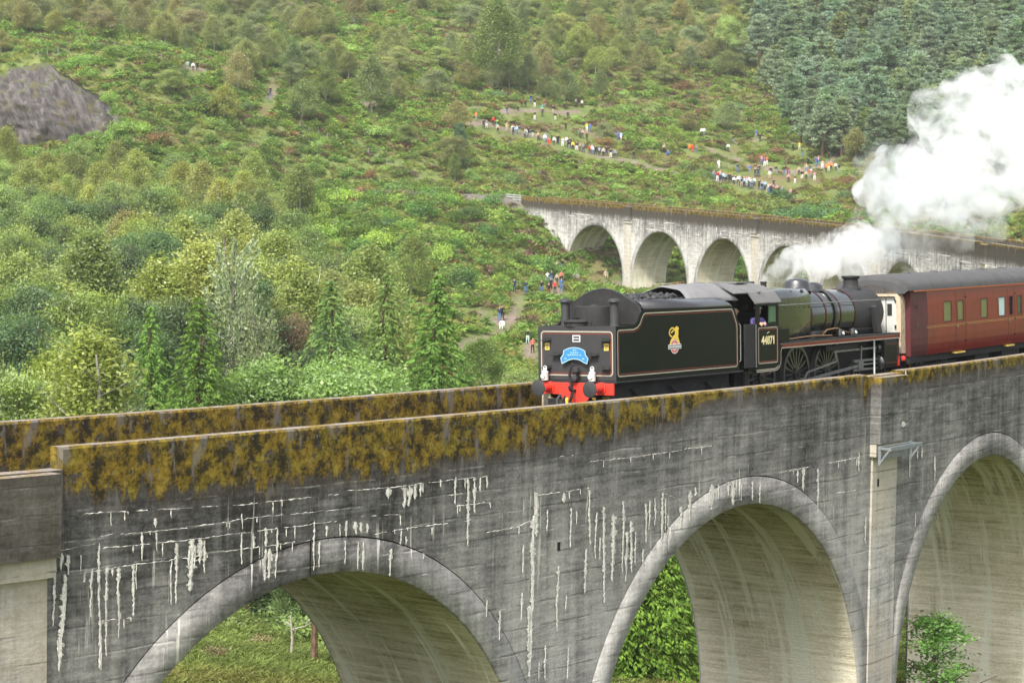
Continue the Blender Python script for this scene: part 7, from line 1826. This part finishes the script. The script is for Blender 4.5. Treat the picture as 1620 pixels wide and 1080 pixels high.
vapour("engine_smoke", "big billowing white smoke cloud over the carriage at right", PL, 2.2, (.982, .99, 1.0), .8, .0, .2, 2, lo=.46, hi=.70)
vapour("thin_smoke", "thin grey smoke drifting down in front of the far viaduct at right", puff_line([(1400, 395, 97, 20, 1.0), (1450, 385, 99, 22, 1.0), (1500, 372, 101, 22, 1.0), (1560, 345, 103, 24, 1.1)], 34, .9, .8) , .5, (.96, .96, .95), .6, .0, .2, 3, lo=.46, hi=.7)
vapour("blue_smoke", "bluish wisps of smoke hanging left of the big white cloud", puff_line([(1392, 398, 96, 10, .7), (1398, 372, 97, 14, .9), (1385, 330, 98, 20, 1.1), (1400, 300, 99, 26, 1.3), (1435, 275, 100, 30, 1.4), (1480, 300, 101, 34, 1.4), (1530, 320, 102, 30, 1.3), (1590, 310, 104, 30, 1.3)], 70, .9, .85), .55, (.90, .95, 1.0), .9, .0, .2, 5, lo=.49, hi=.72)
# ------------------------------------------------------------------ haze: even, pale air round everything
HZ = Geo(); zmax = float(GZ.max()) + 16; zmin = float(GZ.min()) - 18
HZ.box(-520, 520, -120, 1020, min(zmin, -42), zmax)
t_ = NT("haze_air"); pv = t_.n('ShaderNodeVolumePrincipled'); pv.inputs['Color'].default_value = (.93, .96, 1.0, 1); pv.inputs['Density'].default_value = .00012; pv.inputs['Anisotropy'].default_value = .2
t_.l(pv.outputs[0], t_.out.inputs['Volume']); t_.m.cycles.homogeneous_volume = True if hasattr(t_.m.cycles, 'homogeneous_volume') else False
hz = HZ.build("haze", t_.m, None, False); tag(hz, "pale summer haze over the valley", kind="stuff")
# ------------------------------------------------------------------ labels: name the place of each look-alike tree and bush
def place_of(px, py, kind):
    if kind == 'wood':
        row = "low in the wood" if py > 560 else "mid wood" if py > 430 else "upper wood"
        colm = "at the left edge" if px < 110 else "left of the tall poplar" if px < 320 else "beside the tall poplar" if px < 430 else "left of the spruces" if px < 560 else "among the spruces"
        return row + " " + colm
    if kind == 'hill':
        row = "at the top edge" if py < 60 else "high up" if py < 130 else "midway up" if py < 210 else "low down"
        colm = "above the rock" if px < 230 else "over the left bracken" if px < 430 else "left of the clearing" if px < 640 else "in the clearing" if px < 820 else "above the upper path" if px < 1000 else "between the two crowds" if px < 1120 else "by the pine wood"
        return row + " " + colm
    if kind == 'pine':
        row = "top row" if py < 30 else "upper part" if py < 90 else "middle part" if py < 160 else "lower edge"
        colm = "left end" if px < 1260 else "left of middle" if px < 1380 else "right of middle" if px < 1500 else "right end"
        return row + ", " + colm
    row = "low down" if py > 400 else "midway" if py > 350 else "near the track"
    return row + (" at left" if px < 560 else " in the middle" if px < 700 else " near the abutment")
buckets = {}
for o in list(scn.objects):
    g_ = o.get("group", "")
    if o.parent is not None or not g_: continue
    k = 'wood' if g_.startswith("trees of the valley wood") else 'hill' if "open hillside" in g_ or g_.startswith("bushes on the upper") else 'pine' if g_.startswith("pines of the wood") else 'slope' if g_.startswith("bushes below the railway") else None
    if k is None:
        if o.name.split('.')[0] in NAMES.values(): buckets.setdefault((o["label"], g_), []).append(o)
        continue
    px, py = project(*o.location)
    base = {'wood': o["label"].replace(" in the dense valley wood", "").replace("broadleaf tree", "tree"), 'hill': o["label"].replace(" scattered on the open hillside", "").replace(" on the upper hillside", ""), 'pine': "blue green pine in the dark wood,", 'slope': o["label"].replace(" on the bracken slope below the railway", " on bracken slope")}[k]
    if k in ('wood', 'hill') and 'bush' not in base:
        h = o.scale[2]; base = ("tall " if h > 1.02 else "small " if h < .7 else "") + base
    buckets.setdefault((base + " " + place_of(px, py, k), g_), []).append(o)
for (lab, g_), lst in buckets.items():
    lst.sort(key=lambda o: project(*o.location)[0])
    for i, o in enumerate(lst):
        o["label"] = lab if len(lst) == 1 else (lab + ", " + (ORD[i] if i < 4 and i < len(lst) - 1 else "rightmost" if i == len(lst) - 1 else "second from right" if i == len(lst) - 2 else "in between"))
